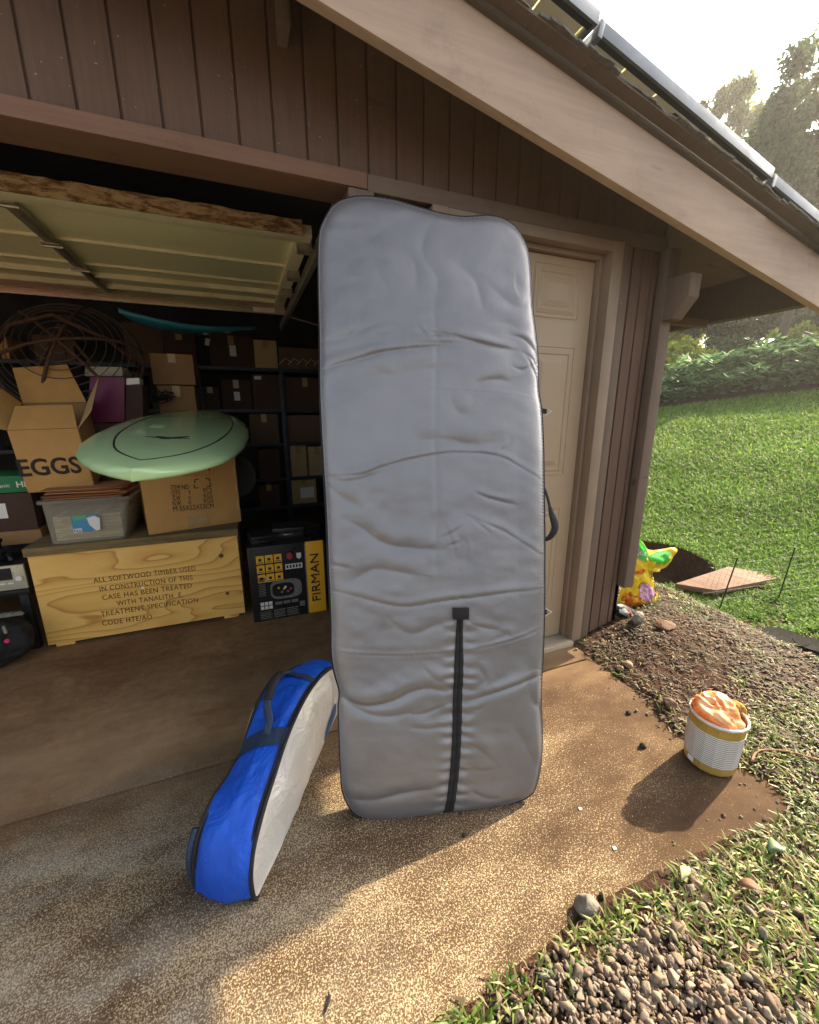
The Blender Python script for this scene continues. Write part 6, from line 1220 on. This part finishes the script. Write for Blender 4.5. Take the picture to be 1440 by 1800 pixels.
# ---- rocks
def rock(name, label, cx, cy, r, seed, m, flat=0.8, sub=4, elong=(1, 1), cat='stone', cz=None):
    bm = bmesh.new(); bmesh.ops.create_icosphere(bm, subdivisions=sub, radius=1.0); rs = random.Random(seed); pl_ = [(Vector((rs.uniform(-1, 1), rs.uniform(-1, 1), rs.uniform(-1, 1))).normalized(), rs.uniform(0.62, 0.9)) for _ in range(14)]
    for v in bm.verts:
        c = v.co.copy()
        for n, d in pl_:
            e = c.dot(n) - d
            if e > 0: c -= n * e * 0.9
        c *= 1 + 0.06 * mnoise.noise(c * 3 + Vector((seed, 0, 0))) + 0.025 * mnoise.noise(c * 9)
        v.co = Vector((c.x * r * elong[0], c.y * r * elong[1], c.z * r * flat))
    me = bpy.data.meshes.new(name); bm.to_mesh(me); bm.free(); o = link(name, me, m, None, smooth=True)
    base = gz(cx, cy) if cz is None else cz; o.location = (cx, cy, max(base, 0.0 if cz is None and cx < 1.7 and cy > YF - .05 else -9) + r * flat * 0.62); o.rotation_euler = (0, 0, rs.uniform(0, 3)); return tag(o, label, cat)
p = on(1030, 1590, 2, 0.02); rock('stone', 'grey rounded stone at the front edge of the concrete, above the gravel', p[0], p[1], 0.034, 5, M['stone'], 0.85)
M['darkclod'] = simple('dark_clod', (0.035, 0.025, 0.02), 0.95, 0.4, 60, 0.8)
p = on(1058, 1578, 2, 0.0); rock('clod', 'small dark clod of earth just right of the grey rounded stone', p[0], p[1], 0.011, 6, M['darkclod'], cat='clod', sub=3)
p = on(816, 1470, 2, 0.0); rock('clod', 'small brown clod on the concrete in front of the grey bag', p[0], p[1], 0.008, 7, M['darkclod'], cat='clod', sub=3)
for i, (a, b, lb) in enumerate(((1130, 1313, 'dark pebble on the concrete left of the bucket shadow'), (1182, 1275, 'small dark stone at the foot of the bucket, left side'), (1105, 1255, 'tiny dark pebble on the sunlit concrete towards the door'))): p = on(a, b, 2, 0.0); rock('pebble', lb, p[0], p[1], 0.012 + 0.003 * (i == 0), 10 + i, M['darkclod'], cat='pebble', sub=3)
p = on(1178, 1238, 2, 0.03); rock('stone', 'brown angular stone behind the left side of the bucket', p[0], p[1], 0.034, 31, simple('brown_stone', (0.14, 0.09, 0.06), 0.9, 0.3, 25, 0.6), 0.7)
p = on(1097, 1083, 2, 0.06); rock('stone', 'grey brick-like stone against the foot of the garage corner', 2.10, 1.55, 0.050, 33, M['stone'], 0.9, elong=(0.8, 1.2))
p = on(1165, 1118, 2, 0.03); rock('stone', 'broad flat brown stone on the soil below the potting bag', p[0], p[1], 0.062, 37, simple('reddish_stone', (0.17, 0.10, 0.065), 0.9, 0.25, 20, 0.5), 0.4)
for i, (a, b) in enumerate(((1103, 1170), (1090, 1173))): p = on(a, b, 2, 0.03); rock('stone', ('pale tan stone at the slab edge near the door', 'smaller pale tan stone at the slab edge near the door')[i], p[0], p[1], 0.026 - i * 0.006, 41 + i, simple('tan_stone', (0.30, 0.21, 0.13), 0.9, 0.2, 20, 0.5), 0.7)
k = NT('white_chip'); k.set(col=(0.8, 0.8, 0.8), rough=0.3)
for i, (a, b) in enumerate(((1020, 1423), (1080, 1492))): p = on(a, b, 2, 0.0); mb = MB(); mb.prism([(-.006, -.004), (.005, -.005), (.006, .003), (-.002, .006)], 0.003, O=(p[0], p[1], 0.001), X=(1, 0, 0), Y=(0, 1, 0), N=(0, 0, 1)); tag(mb.build('paper_scrap', k.m), ('white scrap on the concrete, nearer the grey bag', 'white scrap on the concrete, nearer the grass')[i], 'scrap')
mb = MB(); pts = [on(a, b, 2, 0.004) for a, b in ((571, 1782), (577, 1765), (580, 1752), (577, 1744))]; mb.tube([tuple(q) for q in pts], [0.001, 0.003, 0.003, 0.001], 6); tag(mb.build('twig', M['darkclod'], smooth=True), 'small dark twig on the sunlit concrete at the bottom of the photo', 'twig')
mb = MB(); pts = [on(a, b, 2, 0.035) for a, b in ((1322, 1338), (1330, 1322), (1350, 1318), (1390, 1322), (1440, 1336), (1480, 1345))]; mb.tube([tuple(q) for q in cr_closed(np.array(pts), 24, False)], 0.004, 6); tag(mb.build('root', simple('dry_root', (0.30, 0.16, 0.09), 0.9, 0.3, 30), smooth=True), 'dry brown root curving across the soil right of the bucket', 'root')
def leaf(label, px, py, L, Wd, m, z=0.05, a=0.0):
    V = []; F = []; p = on(px, py, 2, z); p[2] = max(gz(p[0], p[1]), 0) + 0.022
    for i in range(11):
        t = i / 10; w = Wd * math.sin(math.pi * t) ** 1.1 * (1 - 0.2 * t)
        for q in (-1, 0, 1):
            x = L * (t - 0.5); y = w * q / 2; V.append((p[0] + x * math.cos(a) - y * math.sin(a), p[1] + x * math.sin(a) + y * math.cos(a), p[2] + 0.22 * w * abs(q) + 0.008 * math.sin(3.5 * t + 0.6 * q)))
    for i in range(10):
        for q in (0, 1): F.append((i * 3 + q, i * 3 + q + 1, i * 3 + 4 + q, i * 3 + 3 + q))
    mb = MB(); mb.add(V, F); o = mb.build('fallen_leaf', m, smooth=True); md = o.modifiers.new('thick', 'SOLIDIFY'); md.thickness = 0.0012; return tag(o, label, 'leaf')
leaf('pale cream fallen leaf in the grass, left of centre of the lower right verge', 1205, 1530, 0.06, 0.028, simple('pale_leaf', (0.50, 0.45, 0.25), 0.7, 0.2, 40), a=0.3)
leaf('broad blue-green leaf lying in the grass at the right edge', 1365, 1490, 0.065, 0.045, simple('bluegreen_leaf', (0.08, 0.15, 0.07), 0.5, 0.2, 40), a=-0.2)
leaf('brown dry leaf in the grass above the gravel', 1320, 1570, 0.07, 0.03, simple('brown_leaf', (0.20, 0.09, 0.045), 0.7, 0.3, 40), a=-0.7)

# ---- plank, pots, little wire fence down in the dip
def low_pt(px, py, z): return on(px, py, 2, z)
zl = -0.36; q = [low_pt(1186, 1034, zl), low_pt(1258, 1046, zl), low_pt(1377, 1022, zl), low_pt(1280, 1003, zl)]
M['plank'] = simple('weathered_red_plank', (0.18, 0.105, 0.07), 0.85, 0.25, 12, 0.3, stretch=(1, 0.2, 1))
mb = MB(); mb.hexa([q[0], q[1], q[2], q[3]], [p_ + np.array([0, 0, 0.05]) for p_ in q]); tag(mb.build('plank', M['plank'], bev=0.004), 'broad brown wooden board lying across the dip below the lawn', 'plank')
M['potblack'] = simple('dusty_black_plastic', (0.02, 0.02, 0.018), 0.9, 0.25, 20, 0.2, spec=0.05)
for i, (a, b, r) in enumerate(((1383, 1112, 0.155), (1432, 1126, 0.13))):
    p = low_pt(a, b, -0.30); pt_ = thing('nursery_pot', ('larger overturned black nursery pot in the dip, left of its pair', 'smaller overturned black nursery pot at the right edge of the photo')[i], 'pot', (p[0], p[1], -0.44), 0, 'black pots in the dip')
    mb = MB(); mb.lathe([(r + 0.012, 0.0), (r + 0.012, 0.02), (r, 0.022), (r * 0.9, 0.10), (r * 0.86, 0.112), (r * 0.6, 0.108), (0, 0.106)], 32); mb.build('pot', M['potblack'], pt_, ang=40)
wf = thing('wire_fence', 'low wire fence on two thin black stakes in front of the brown board', 'fence', tuple(low_pt(1268, 1062, -0.30)), world=True)
sA = low_pt(1266, 1060, -0.33); sB = low_pt(1369, 1046, -0.33); hgt_ = 0.34
M['fwire'] = simple('fence_wire', (0.30, 0.30, 0.27), 0.5, 0.1, 20, metal=0.5)
tA = onpl(1297, 980, sA, np.array([0.37, 0.93, 0])); tB = onpl(1398, 962, sB, np.array([0.37, 0.93, 0]))
for a, b in ((sA, tA), (sB, tB)): mb = MB(); mb.tube([tuple(a - np.array([0, 0, .1])), tuple(b)], 0.0055, 8); mb.build('stake', M['blackmetal'], wf)
e0 = sA - (sB - sA) * 0.35; e1 = sB + (sB - sA) * 0.9; mb = MB()
for i in range(5):
    o_ = (tA - sA) * (0.08 + i * 0.2); mb.tube([tuple(e0 + o_), tuple(sA + o_), tuple((sA + sB) / 2 + o_ + np.array([0.02, 0.03, -0.015])), tuple(sB + o_), tuple(e1 + o_)], 0.0011, 4)
for i in range(26):
    b_ = e0 + (e1 - e0) * i / 25; mb.tube([tuple(b_), tuple(b_ + (tA - sA) * 0.9)], 0.0009, 4)
mb.build('wire_mesh', M['fwire'], wf)

# ================================================================== GRAVEL AND GRASS
def convex_base(seed, sub=2):
    bm = bmesh.new(); bmesh.ops.create_icosphere(bm, subdivisions=sub, radius=1.0); rs = random.Random(seed)
    pl_ = [(Vector((rs.uniform(-1, 1), rs.uniform(-1, 1), rs.uniform(-1, 1))).normalized(), rs.uniform(0.38, 0.72)) for _ in range(10)]
    for _q in range(3):
        for v in bm.verts:
            for n, d in pl_:
                e = v.co.dot(n) - d
                if e > 0: v.co -= n * e
    V = np.array([v.co[:] for v in bm.verts]); F = np.array([[l.vert.index for l in f.loops] for f in bm.faces]); bm.free(); return V, F
bases = [convex_base(s) for s in range(12)]
def scatter_stones(name, pos, size, m, label=None, kind='stuff'):
    Vs, Fs, off = [], [], 0
    for (x, y, z), r in zip(pos, size):
        Vb, Fb = bases[rng.integers(12)]; sc = np.array([1, rng.uniform(0.6, 0.95), rng.uniform(0.45, 0.75)]) * r; a = rng.uniform(0, 6.28); b = rng.normal(0, 0.45)
        c, s = math.cos(a), math.sin(a); cb_, sb_ = math.cos(b), math.sin(b); P = Vb * sc; P = P @ np.array([[cb_, 0, sb_], [0, 1, 0], [-sb_, 0, cb_]]) @ np.array([[c, s, 0], [-s, c, 0], [0, 0, 1]])
        Vs.append(P + (x, y, z)); Fs.append(Fb + off); off += len(Vb)
    o = mesh_np(name, np.vstack(Vs), np.vstack(Fs), m); return tag(o, label, kind=kind)
k = NT('gravel_stone'); g = k.n('ShaderNodeNewGeometry'); c = k.ramp(g.outputs['Random Per Island'], [(0.0, (0.12, 0.09, 0.065)), (0.35, (0.23, 0.18, 0.13)), (0.65, (0.34, 0.28, 0.21)), (0.85, (0.19, 0.175, 0.15)), (1.0, (0.30, 0.20, 0.135))])
c = k.mix(k.ramp(k.noise(k.co(), 60, 5, 0.7), [(0.4, 0.0), (0.75, 0.6)]), c, (0.09, 0.05, 0.03)); k.set(col=c, rough=0.85, spec=0.25); k.bump(k.noise(k.co(), 220, 4), 0.4, 0.003); M['gravel'] = k.m
def gmask(x, y):   # gravel heap
    return 1 - smoothstep(0.75, 1.1, np.sqrt(((x - 0.60) / 0.45) ** 2 + ((y - 0.21) / 0.31) ** 2) + 0.35 * (vnoise(x, y, 9, 81) - 0.5))
N = 46000; x = rng.uniform(0.1, 1.6, N); y = rng.uniform(-0.6, 0.62, N); gm = gmask(x, y); keep = (rng.uniform(0, 1, N) < gm) & (edge_w(x, y) > 0.0); x, y = x[keep][:12000], y[keep][:12000]
r = rng.lognormal(math.log(0.0064), 0.50, len(x)).clip(0.004, 0.022); z = ghgt(x, y) + r * 0.35 + rng.uniform(0, 0.012, len(x)) * gmask(x, y)
scatter_stones('gravel', np.stack([x, y, z], 1), r, M['gravel'])
N = 9000; x = rng.uniform(1.1, 3.0, N); y = rng.uniform(0.2, 2.3, N); e = edge_w(x, y); keep = (e > -0.12) & (rng.uniform(0, 1, N) < np.where(e < 0, 0.10, 0.25 + 0.75 * smoothstep(0.45, 0.6, vnoise(x, y, 2.5, 83)))) & ((y < 1.6) | (x > 2.1)); x, y = x[keep], y[keep]
r = rng.lognormal(math.log(0.0060), 0.45, len(x)).clip(0.0025, 0.018); z = np.maximum(ghgt(x, y), np.where(edge_w(x, y) < 0, 0.0, -9)) + r * 0.3
scatter_stones('soil_crumbs', np.stack([x, y, z], 1), r, M['gravel'])
# embedded larger stones among the grass
N = 130; x = rng.uniform(0.45, 1.25, N); y = rng.uniform(0.0, 0.52, N); keep = edge_w(x, y) > 0.04; x, y = x[keep], y[keep]; r = rng.uniform(0.012, 0.024, len(x)); sel = rng.uniform(0, 1, len(x)) < 0.35 + 0.5 * (x < 1.2); x, y, r = x[sel], y[sel], r[sel]
scatter_stones('loose_stones', np.stack([x, y, ghgt(x, y) + r * 0.25], 1), r, M['gravel'])

def blades(name, x, y, z, L, Wd, lean, m, yaw=None, curl=1.0):
    n = len(x); a = rng.uniform(0, 2 * math.pi, n) if yaw is None else yaw; d = np.stack([np.cos(a), np.sin(a), np.zeros(n)], 1); s = np.stack([-np.sin(a), np.cos(a), np.zeros(n)], 1)
    base = np.stack([x, y, z], 1); ln = lean[:, None]; up = np.array([0, 0, 1.0])[None]
    mid = base + (d * np.sin(ln) + up * np.cos(ln)) * (L * 0.5)[:, None]; l2 = np.minimum(ln + 0.7 * curl, 1.9); tip = mid + (d * np.sin(l2) + up * np.cos(l2)) * (L * 0.5)[:, None]
    w = (Wd / 2)[:, None]; V = np.stack([base - s * w * 0.7, base + s * w * 0.7, mid + s * w, mid - s * w, tip + s * w * 0.12, tip - s * w * 0.12], 1).reshape(-1, 3)
    i = np.arange(n)[:, None] * 6; F = np.concatenate([i + np.array([[0, 1, 2, 3]]), i + np.array([[3, 2, 4, 5]])], 0)
    return tag(mesh_np(name, V, F, m, smooth=False), kind='stuff')
# verge by the concrete
N = 120000; x = rng.uniform(0.05, 3.3, N); y = rng.uniform(-0.8, 2.6, N); e = edge_w(x, y)
clump = vnoise(x, y, 7, 91); big = vnoise(x, y, 1.6, 92)
green = smoothstep(0.40, 0.62, 0.5 * clump + 0.5 * big + 0.22 * smoothstep(1.0, 0.5, y) + 0.10 * smoothstep(2.2, 2.8, x) - 0.25 * smoothstep(0.75, 1.1, y) * smoothstep(2.4, 2.0, x)) * (1 - 0.93 * gmask(x, y))
green = np.where(e < 0.10, green * 0.9 + 0.15, green); edge_ok = e > 0.0 + 0.03 * (vnoise(x, y, 30, 95) - 0.5)
keep = edge_ok & (rng.uniform(0, 1, N) < green * 0.85) & ((y < 1.62) | (x > 2.12)) & (((x - BX) ** 2 + (y - BY) ** 2) > 0.11 ** 2)
xk, yk = x[keep], y[keep]; n = len(xk)
blades('verge_grass', xk, yk, ghgt(xk, yk) - 0.002, rng.uniform(0.018, 0.055, n), rng.uniform(0.003, 0.0075, n), rng.uniform(0.5, 1.45, n), M['grass_near'])
N = 26000; x = rng.uniform(0.3, 3.3, N); y = rng.uniform(-0.5, 2.5, N); e = edge_w(x, y); keep = (e > -0.02) & (rng.uniform(0, 1, N) < 0.2 + 0.8 * smoothstep(0.45, 0.65, vnoise(x, y, 3, 97))) & ((y < 1.62) | (x > 2.12)) & (gmask(x, y) < 0.5) & (((x - BX) ** 2 + (y - BY) ** 2) > 0.11 ** 2)
xk, yk = x[keep], y[keep]; n = len(xk)
blades('dry_litter', xk, yk, ghgt(xk, yk) + 0.004, rng.uniform(0.012, 0.045, n), rng.uniform(0.0015, 0.006, n), rng.uniform(1.25, 1.6, n), M['straw'], curl=0.2)
N = 30000; x = rng.uniform(0.9, 3.2, N); y = rng.uniform(-0.3, 2.4, N); e = edge_w(x, y)
dens = 0.15 + 0.85 * smoothstep(0.40, 0.60, vnoise(x, y, 2.2, 111)); keep = (e > -0.05) & (rng.uniform(0, 1, N) < dens * (0.25 + 0.75 * smoothstep(0.35, 0.8, y)) * np.where(e < 0, 0.12, 1)) & ((y < 1.60) | (x > 2.14)) & (gmask(x, y) < 0.4) & (((x - BX) ** 2 + (y - BY) ** 2) > 0.115 ** 2)
xk, yk = x[keep], y[keep]; n = len(xk); M['litter'] = leafmat('dead_leaf_litter', [(0.018, 0.011, 0.008), (0.035, 0.018, 0.012), (0.055, 0.03, 0.019), (0.10, 0.058, 0.036), (0.05, 0.07, 0.02), (0.30, 0.22, 0.14)], 0.75, 0.15)
blades('leaf_litter', xk, yk, np.maximum(ghgt(xk, yk), np.where(edge_w(xk, yk) < 0, 0.0, -9)) + rng.uniform(0.002, 0.010, n), rng.uniform(0.014, 0.034, n), rng.uniform(0.005, 0.013, n), rng.uniform(1.2, 1.62, n), M['litter'], curl=0.25)
# lawn on the slope and rough growth in the dip
N = 420000; rr2 = np.exp(rng.uniform(math.log(2.9), math.log(18), N)); aa = rng.uniform(R(-8), R(52), N); x = rr2 * np.cos(aa); y = rr2 * np.sin(aa)
lx = 11.7 + (9.4 - y) * 0.62
keep = (x > 2.95) & (y > 0.3) & (x < lx - 0.15) & ((x > 2.3) | (y < 1.6)) & (rng.uniform(0, 1, N) < np.where(x < 4.6, 0.10 + 0.9 * smoothstep(0.42, 0.6, vnoise(x, y, 3.0, 101)) * smoothstep(3.1, 4.2, x), 1.0))
keep &= (((x - 4.25) / 0.62) ** 2 + ((y - 3.15) / 0.70) ** 2 > 1.0)
x, y, rr2 = x[keep], y[keep], rr2[keep]; n = len(x); sc = 0.55 + rr2 / 7.0
blades('lawn', x, y, ghgt(x, y) - 0.003, rng.uniform(0.03, 0.06, n) * sc, rng.uniform(0.005, 0.010, n) * sc, rng.uniform(0.1, 1.0, n), M['lawn'])

# ================================================================== FERNS, BUSHES, TREES
def fern_mesh(seed, m):
    rs = np.random.default_rng(seed); V = []; F = []; nf = 11
    for f in range(nf):
        a = 2 * math.pi * f / nf + rs.uniform(-0.2, 0.2); L = rs.uniform(0.75, 1.15); el = rs.uniform(0.85, 1.4); P = []
        for i in range(19):
            t = i / 18; r = L * (math.cos(el) * t + 0.35 * t * t); z = L * (math.sin(el) * t - 0.48 * t * t); P.append(np.array([r * math.cos(a), r * math.sin(a), z]))
        for i in range(2, 18, 2):
            d = P[i + 1] - P[i - 1]; d /= np.linalg.norm(d); s = np.cross(d, [0, 0, 1]); s /= np.linalg.norm(s); t = i / 18; ll = 0.27 * math.sin(math.pi * min(1, 0.12 + t * 0.86)) ** 0.8; w = 0.034
            for sg in (-1, 1):
                o = len(V); tip = P[i] + s * sg * ll * 0.8 + d * ll * 0.45 + np.array([0, 0, rs.uniform(-0.55, 0.45) * ll]); V += [P[i] - d * w, P[i] + d * w, P[i] * 0.45 + tip * 0.55 + d * w * 0.9, tip, P[i] * 0.45 + tip * 0.55 - d * w * 0.9]
                F.append((o, o + 1, o + 2, o + 4)); F.append((o + 4, o + 2, o + 3, o + 3))
    V = np.array(V); me = bpy.data.meshes.new('fronds'); me.from_pydata([tuple(p) for p in V], [], [tuple(dict.fromkeys(f)) for f in F]); me.update(); me.materials.append(m); return me
ferns = [fern_mesh(s, M['fern']) for s in (1, 2, 3)]
fi = 0
for row in range(4):
    for i in range(21):
        y = 9.9 - i * 0.34 + random.uniform(-0.12, 0.12) - row * 0.1; x = 11.7 + (9.4 - y) * 0.62 + 0.55 + row * 0.75 + random.uniform(-0.15, 0.15)
        o = bpy.data.objects.new('fern', ferns[fi % 3]); COL.objects.link(o); o.location = (x, y, gz(x, y) + 0.06 * row); s_c = random.uniform(0.9, 1.2) * (1.0 + 0.16 * row) * (1.0 + 0.45 * min(1, i / 14)); o.scale = (s_c, s_c, s_c * random.uniform(0.9, 1.15)); o.rotation_euler = (0, 0, random.uniform(0, 6.28))
        tag(o, 'one of the dark blue-green ferns massed along the bank above the lawn', 'fern', 'ferns along the bank above the lawn'); fi += 1
def leaves_np(cent, rad, n, ls, squash=1.0, rs=rng, drop=0.0, shell=0.5):
    """leaf faces scattered through clumps given by centres and radii"""
    ci = rs.integers(0, len(cent), n); u = rs.normal(size=(n, 3)); u /= np.linalg.norm(u, axis=1, keepdims=True); r = rad[ci] * (shell + (1 - shell) * rs.uniform(0, 1, n)) ** 0.8
    P = cent[ci] + u * r[:, None] * np.array([1, 1, squash]); a = rs.normal(size=(n, 3)); a[:, 2] -= drop; a /= np.linalg.norm(a, axis=1, keepdims=True); b = np.cross(a, u + 0.4 * rs.normal(size=(n, 3))); b /= np.linalg.norm(b, axis=1, keepdims=True) + 1e-9
    L = (ls * rs.uniform(0.6, 1.3, n))[:, None]; Wd = L * 0.30; c = np.cross(a, b) * L * 0.12
    V = np.stack([P, P + a * L * 0.5 + b * Wd + c, P + a * L, P + a * L * 0.5 - b * Wd + c], 1).reshape(-1, 3); i = np.arange(n)[:, None] * 4; return V, i + np.array([[0, 1, 2, 3]])
def tree(name, label, px, py, dist, rpx, rpy, nclump, nleaf, ls, m, cat='tree', group=None, seed=0, drop=0.3, csize=0.28):
    rs = np.random.default_rng(seed); d = ray(px, py); dh = math.hypot(d[0], d[1]); c = ORG + d * dist / dh; depth = dist / dh; rx = rpx * depth / FPX; rz = rpy * depth / FPX; base = gz(c[0], c[1])
    t = thing(name, label, cat, (c[0], c[1], base), world=True, group=group)
    u = rs.normal(size=(nclump, 3)); u /= np.linalg.norm(u, axis=1, keepdims=True); rr = rs.uniform(0.15, 1, nclump) ** 0.5; cen_ = c + u * rr[:, None] * np.array([rx, rx, rz]) * 0.85; rad_ = min(rx, rz) * rs.uniform(csize * 0.6, csize * 1.3, nclump)
    V, F = leaves_np(cen_, rad_, nleaf, ls, 0.8, rs, drop, 0.15); mesh_np('crown', V, F, m, t)
    mb = MB(); top = c + np.array([0, 0, rz * 0.2]); b0 = np.array([c[0] + rs.uniform(-.3, .3), c[1], base - 0.3]); tr_ = min(0.16, max(0.03, 0.022 * (c[2] - base + rz))); pts = [b0 + (top - b0) * q + np.array([0.15 * math.sin(4 * q), 0.1 * math.cos(5 * q), 0]) * min(1, rx) for q in np.linspace(0, 1, 9)]
    mb.tube([tuple(p) for p in pts], [tr_ * (1 - 0.7 * q) for q in np.linspace(0, 1, 9)], 10)
    for i in range(min(16, nclump)):
        s_ = pts[rs.integers(3, 8)]; e_ = cen_[i]; mb.tube([tuple(s_), tuple((s_ + e_) / 2 + np.array([0, 0, -0.08 * rx])), tuple(e_)], [tr_ * 0.35, tr_ * 0.2, tr_ * 0.06], 6)
    mb.build('trunk', M['bark'], t, smooth=True, fix=False); return t
tree('tall_tree', 'tall dark tree with drooping twigs at the right edge, above the solar panels', 1450, 215, 19, 130, 180, 120, 42000, 0.15, M['treeleaf'], seed=1, drop=0.9, csize=0.20)
tree('tall_tree', 'sunlit yellow-green treetop just above the solar panels, left of the tall dark tree', 1285, 200, 30, 58, 62, 34, 8000, 0.22, M['treeyellow'], seed=2, drop=0.4, csize=0.22)
tree('tall_tree', 'low dark tree between the sunlit treetop and the roof edge', 1345, 330, 27, 110, 90, 60, 22000, 0.19, M['treeleaf'], seed=3, drop=0.6, csize=0.22)
tree('dense_tree', 'dense dark tree behind the fern bank, below the eave', 1320, 555, 24, 120, 62, 60, 20000, 0.18, M['darkbush'], seed=4)
tree('dense_tree', 'dark spreading tree behind the fern bank at the right edge', 1500, 520, 23, 120, 100, 60, 18000, 0.18, M['darkbush'], seed=5)
tree('bush', 'bright yellow-green bush beside the garage corner, behind the fern bank', 1185, 640, 19.5, 52, 48, 34, 9000, 0.13, M['yellowbush'], cat='bush', seed=6)
tree('bush', 'low yellow-green bush in the gap between the dark tree and the ferns', 1262, 634, 20, 44, 28, 24, 4600, 0.12, M['yellowbush'], cat='bush', seed=7)
tree('bush', 'sunlit yellow-green bush below the eave near the right edge', 1395, 600, 21, 46, 34, 26, 6400, 0.13, M['yellowbush'], cat='bush', seed=8)
tree('bush', 'pale sunlit bush high behind the garage corner, under the eave', 1200, 575, 27, 110, 80, 80, 26000, 0.18, M['yellowbush'], cat='bush', seed=9)
tree('bush', 'dark rounded bush filling the space behind the ferns', 1300, 640, 22, 170, 52, 70, 22000, 0.14, M['darkbush'], cat='bush', seed=10)

# ================================================================== AIR: thin haze volume, added to imitate the sun's veiling glare
mb = MB(); mb.box(-9, 48, -9, 46, -3.0, 17.0); hz_ = mb.build('haze', None)
k = bpy.data.materials.new('glare_haze'); k.use_nodes = True; t_ = k.node_tree; t_.nodes.clear(); o_ = t_.nodes.new('ShaderNodeOutputMaterial'); v_ = t_.nodes.new('ShaderNodeVolumePrincipled')
v_.inputs['Color'].default_value = (0.95, 0.95, 0.92, 1); v_.inputs['Density'].default_value = 0.0015; v_.inputs['Anisotropy'].default_value = 0.7
t_.links.new(v_.outputs[0], o_.inputs['Volume']); hz_.data.materials.append(k); tag(hz_, 'thin pale haze added over the garden to imitate sun glare', kind='stuff')
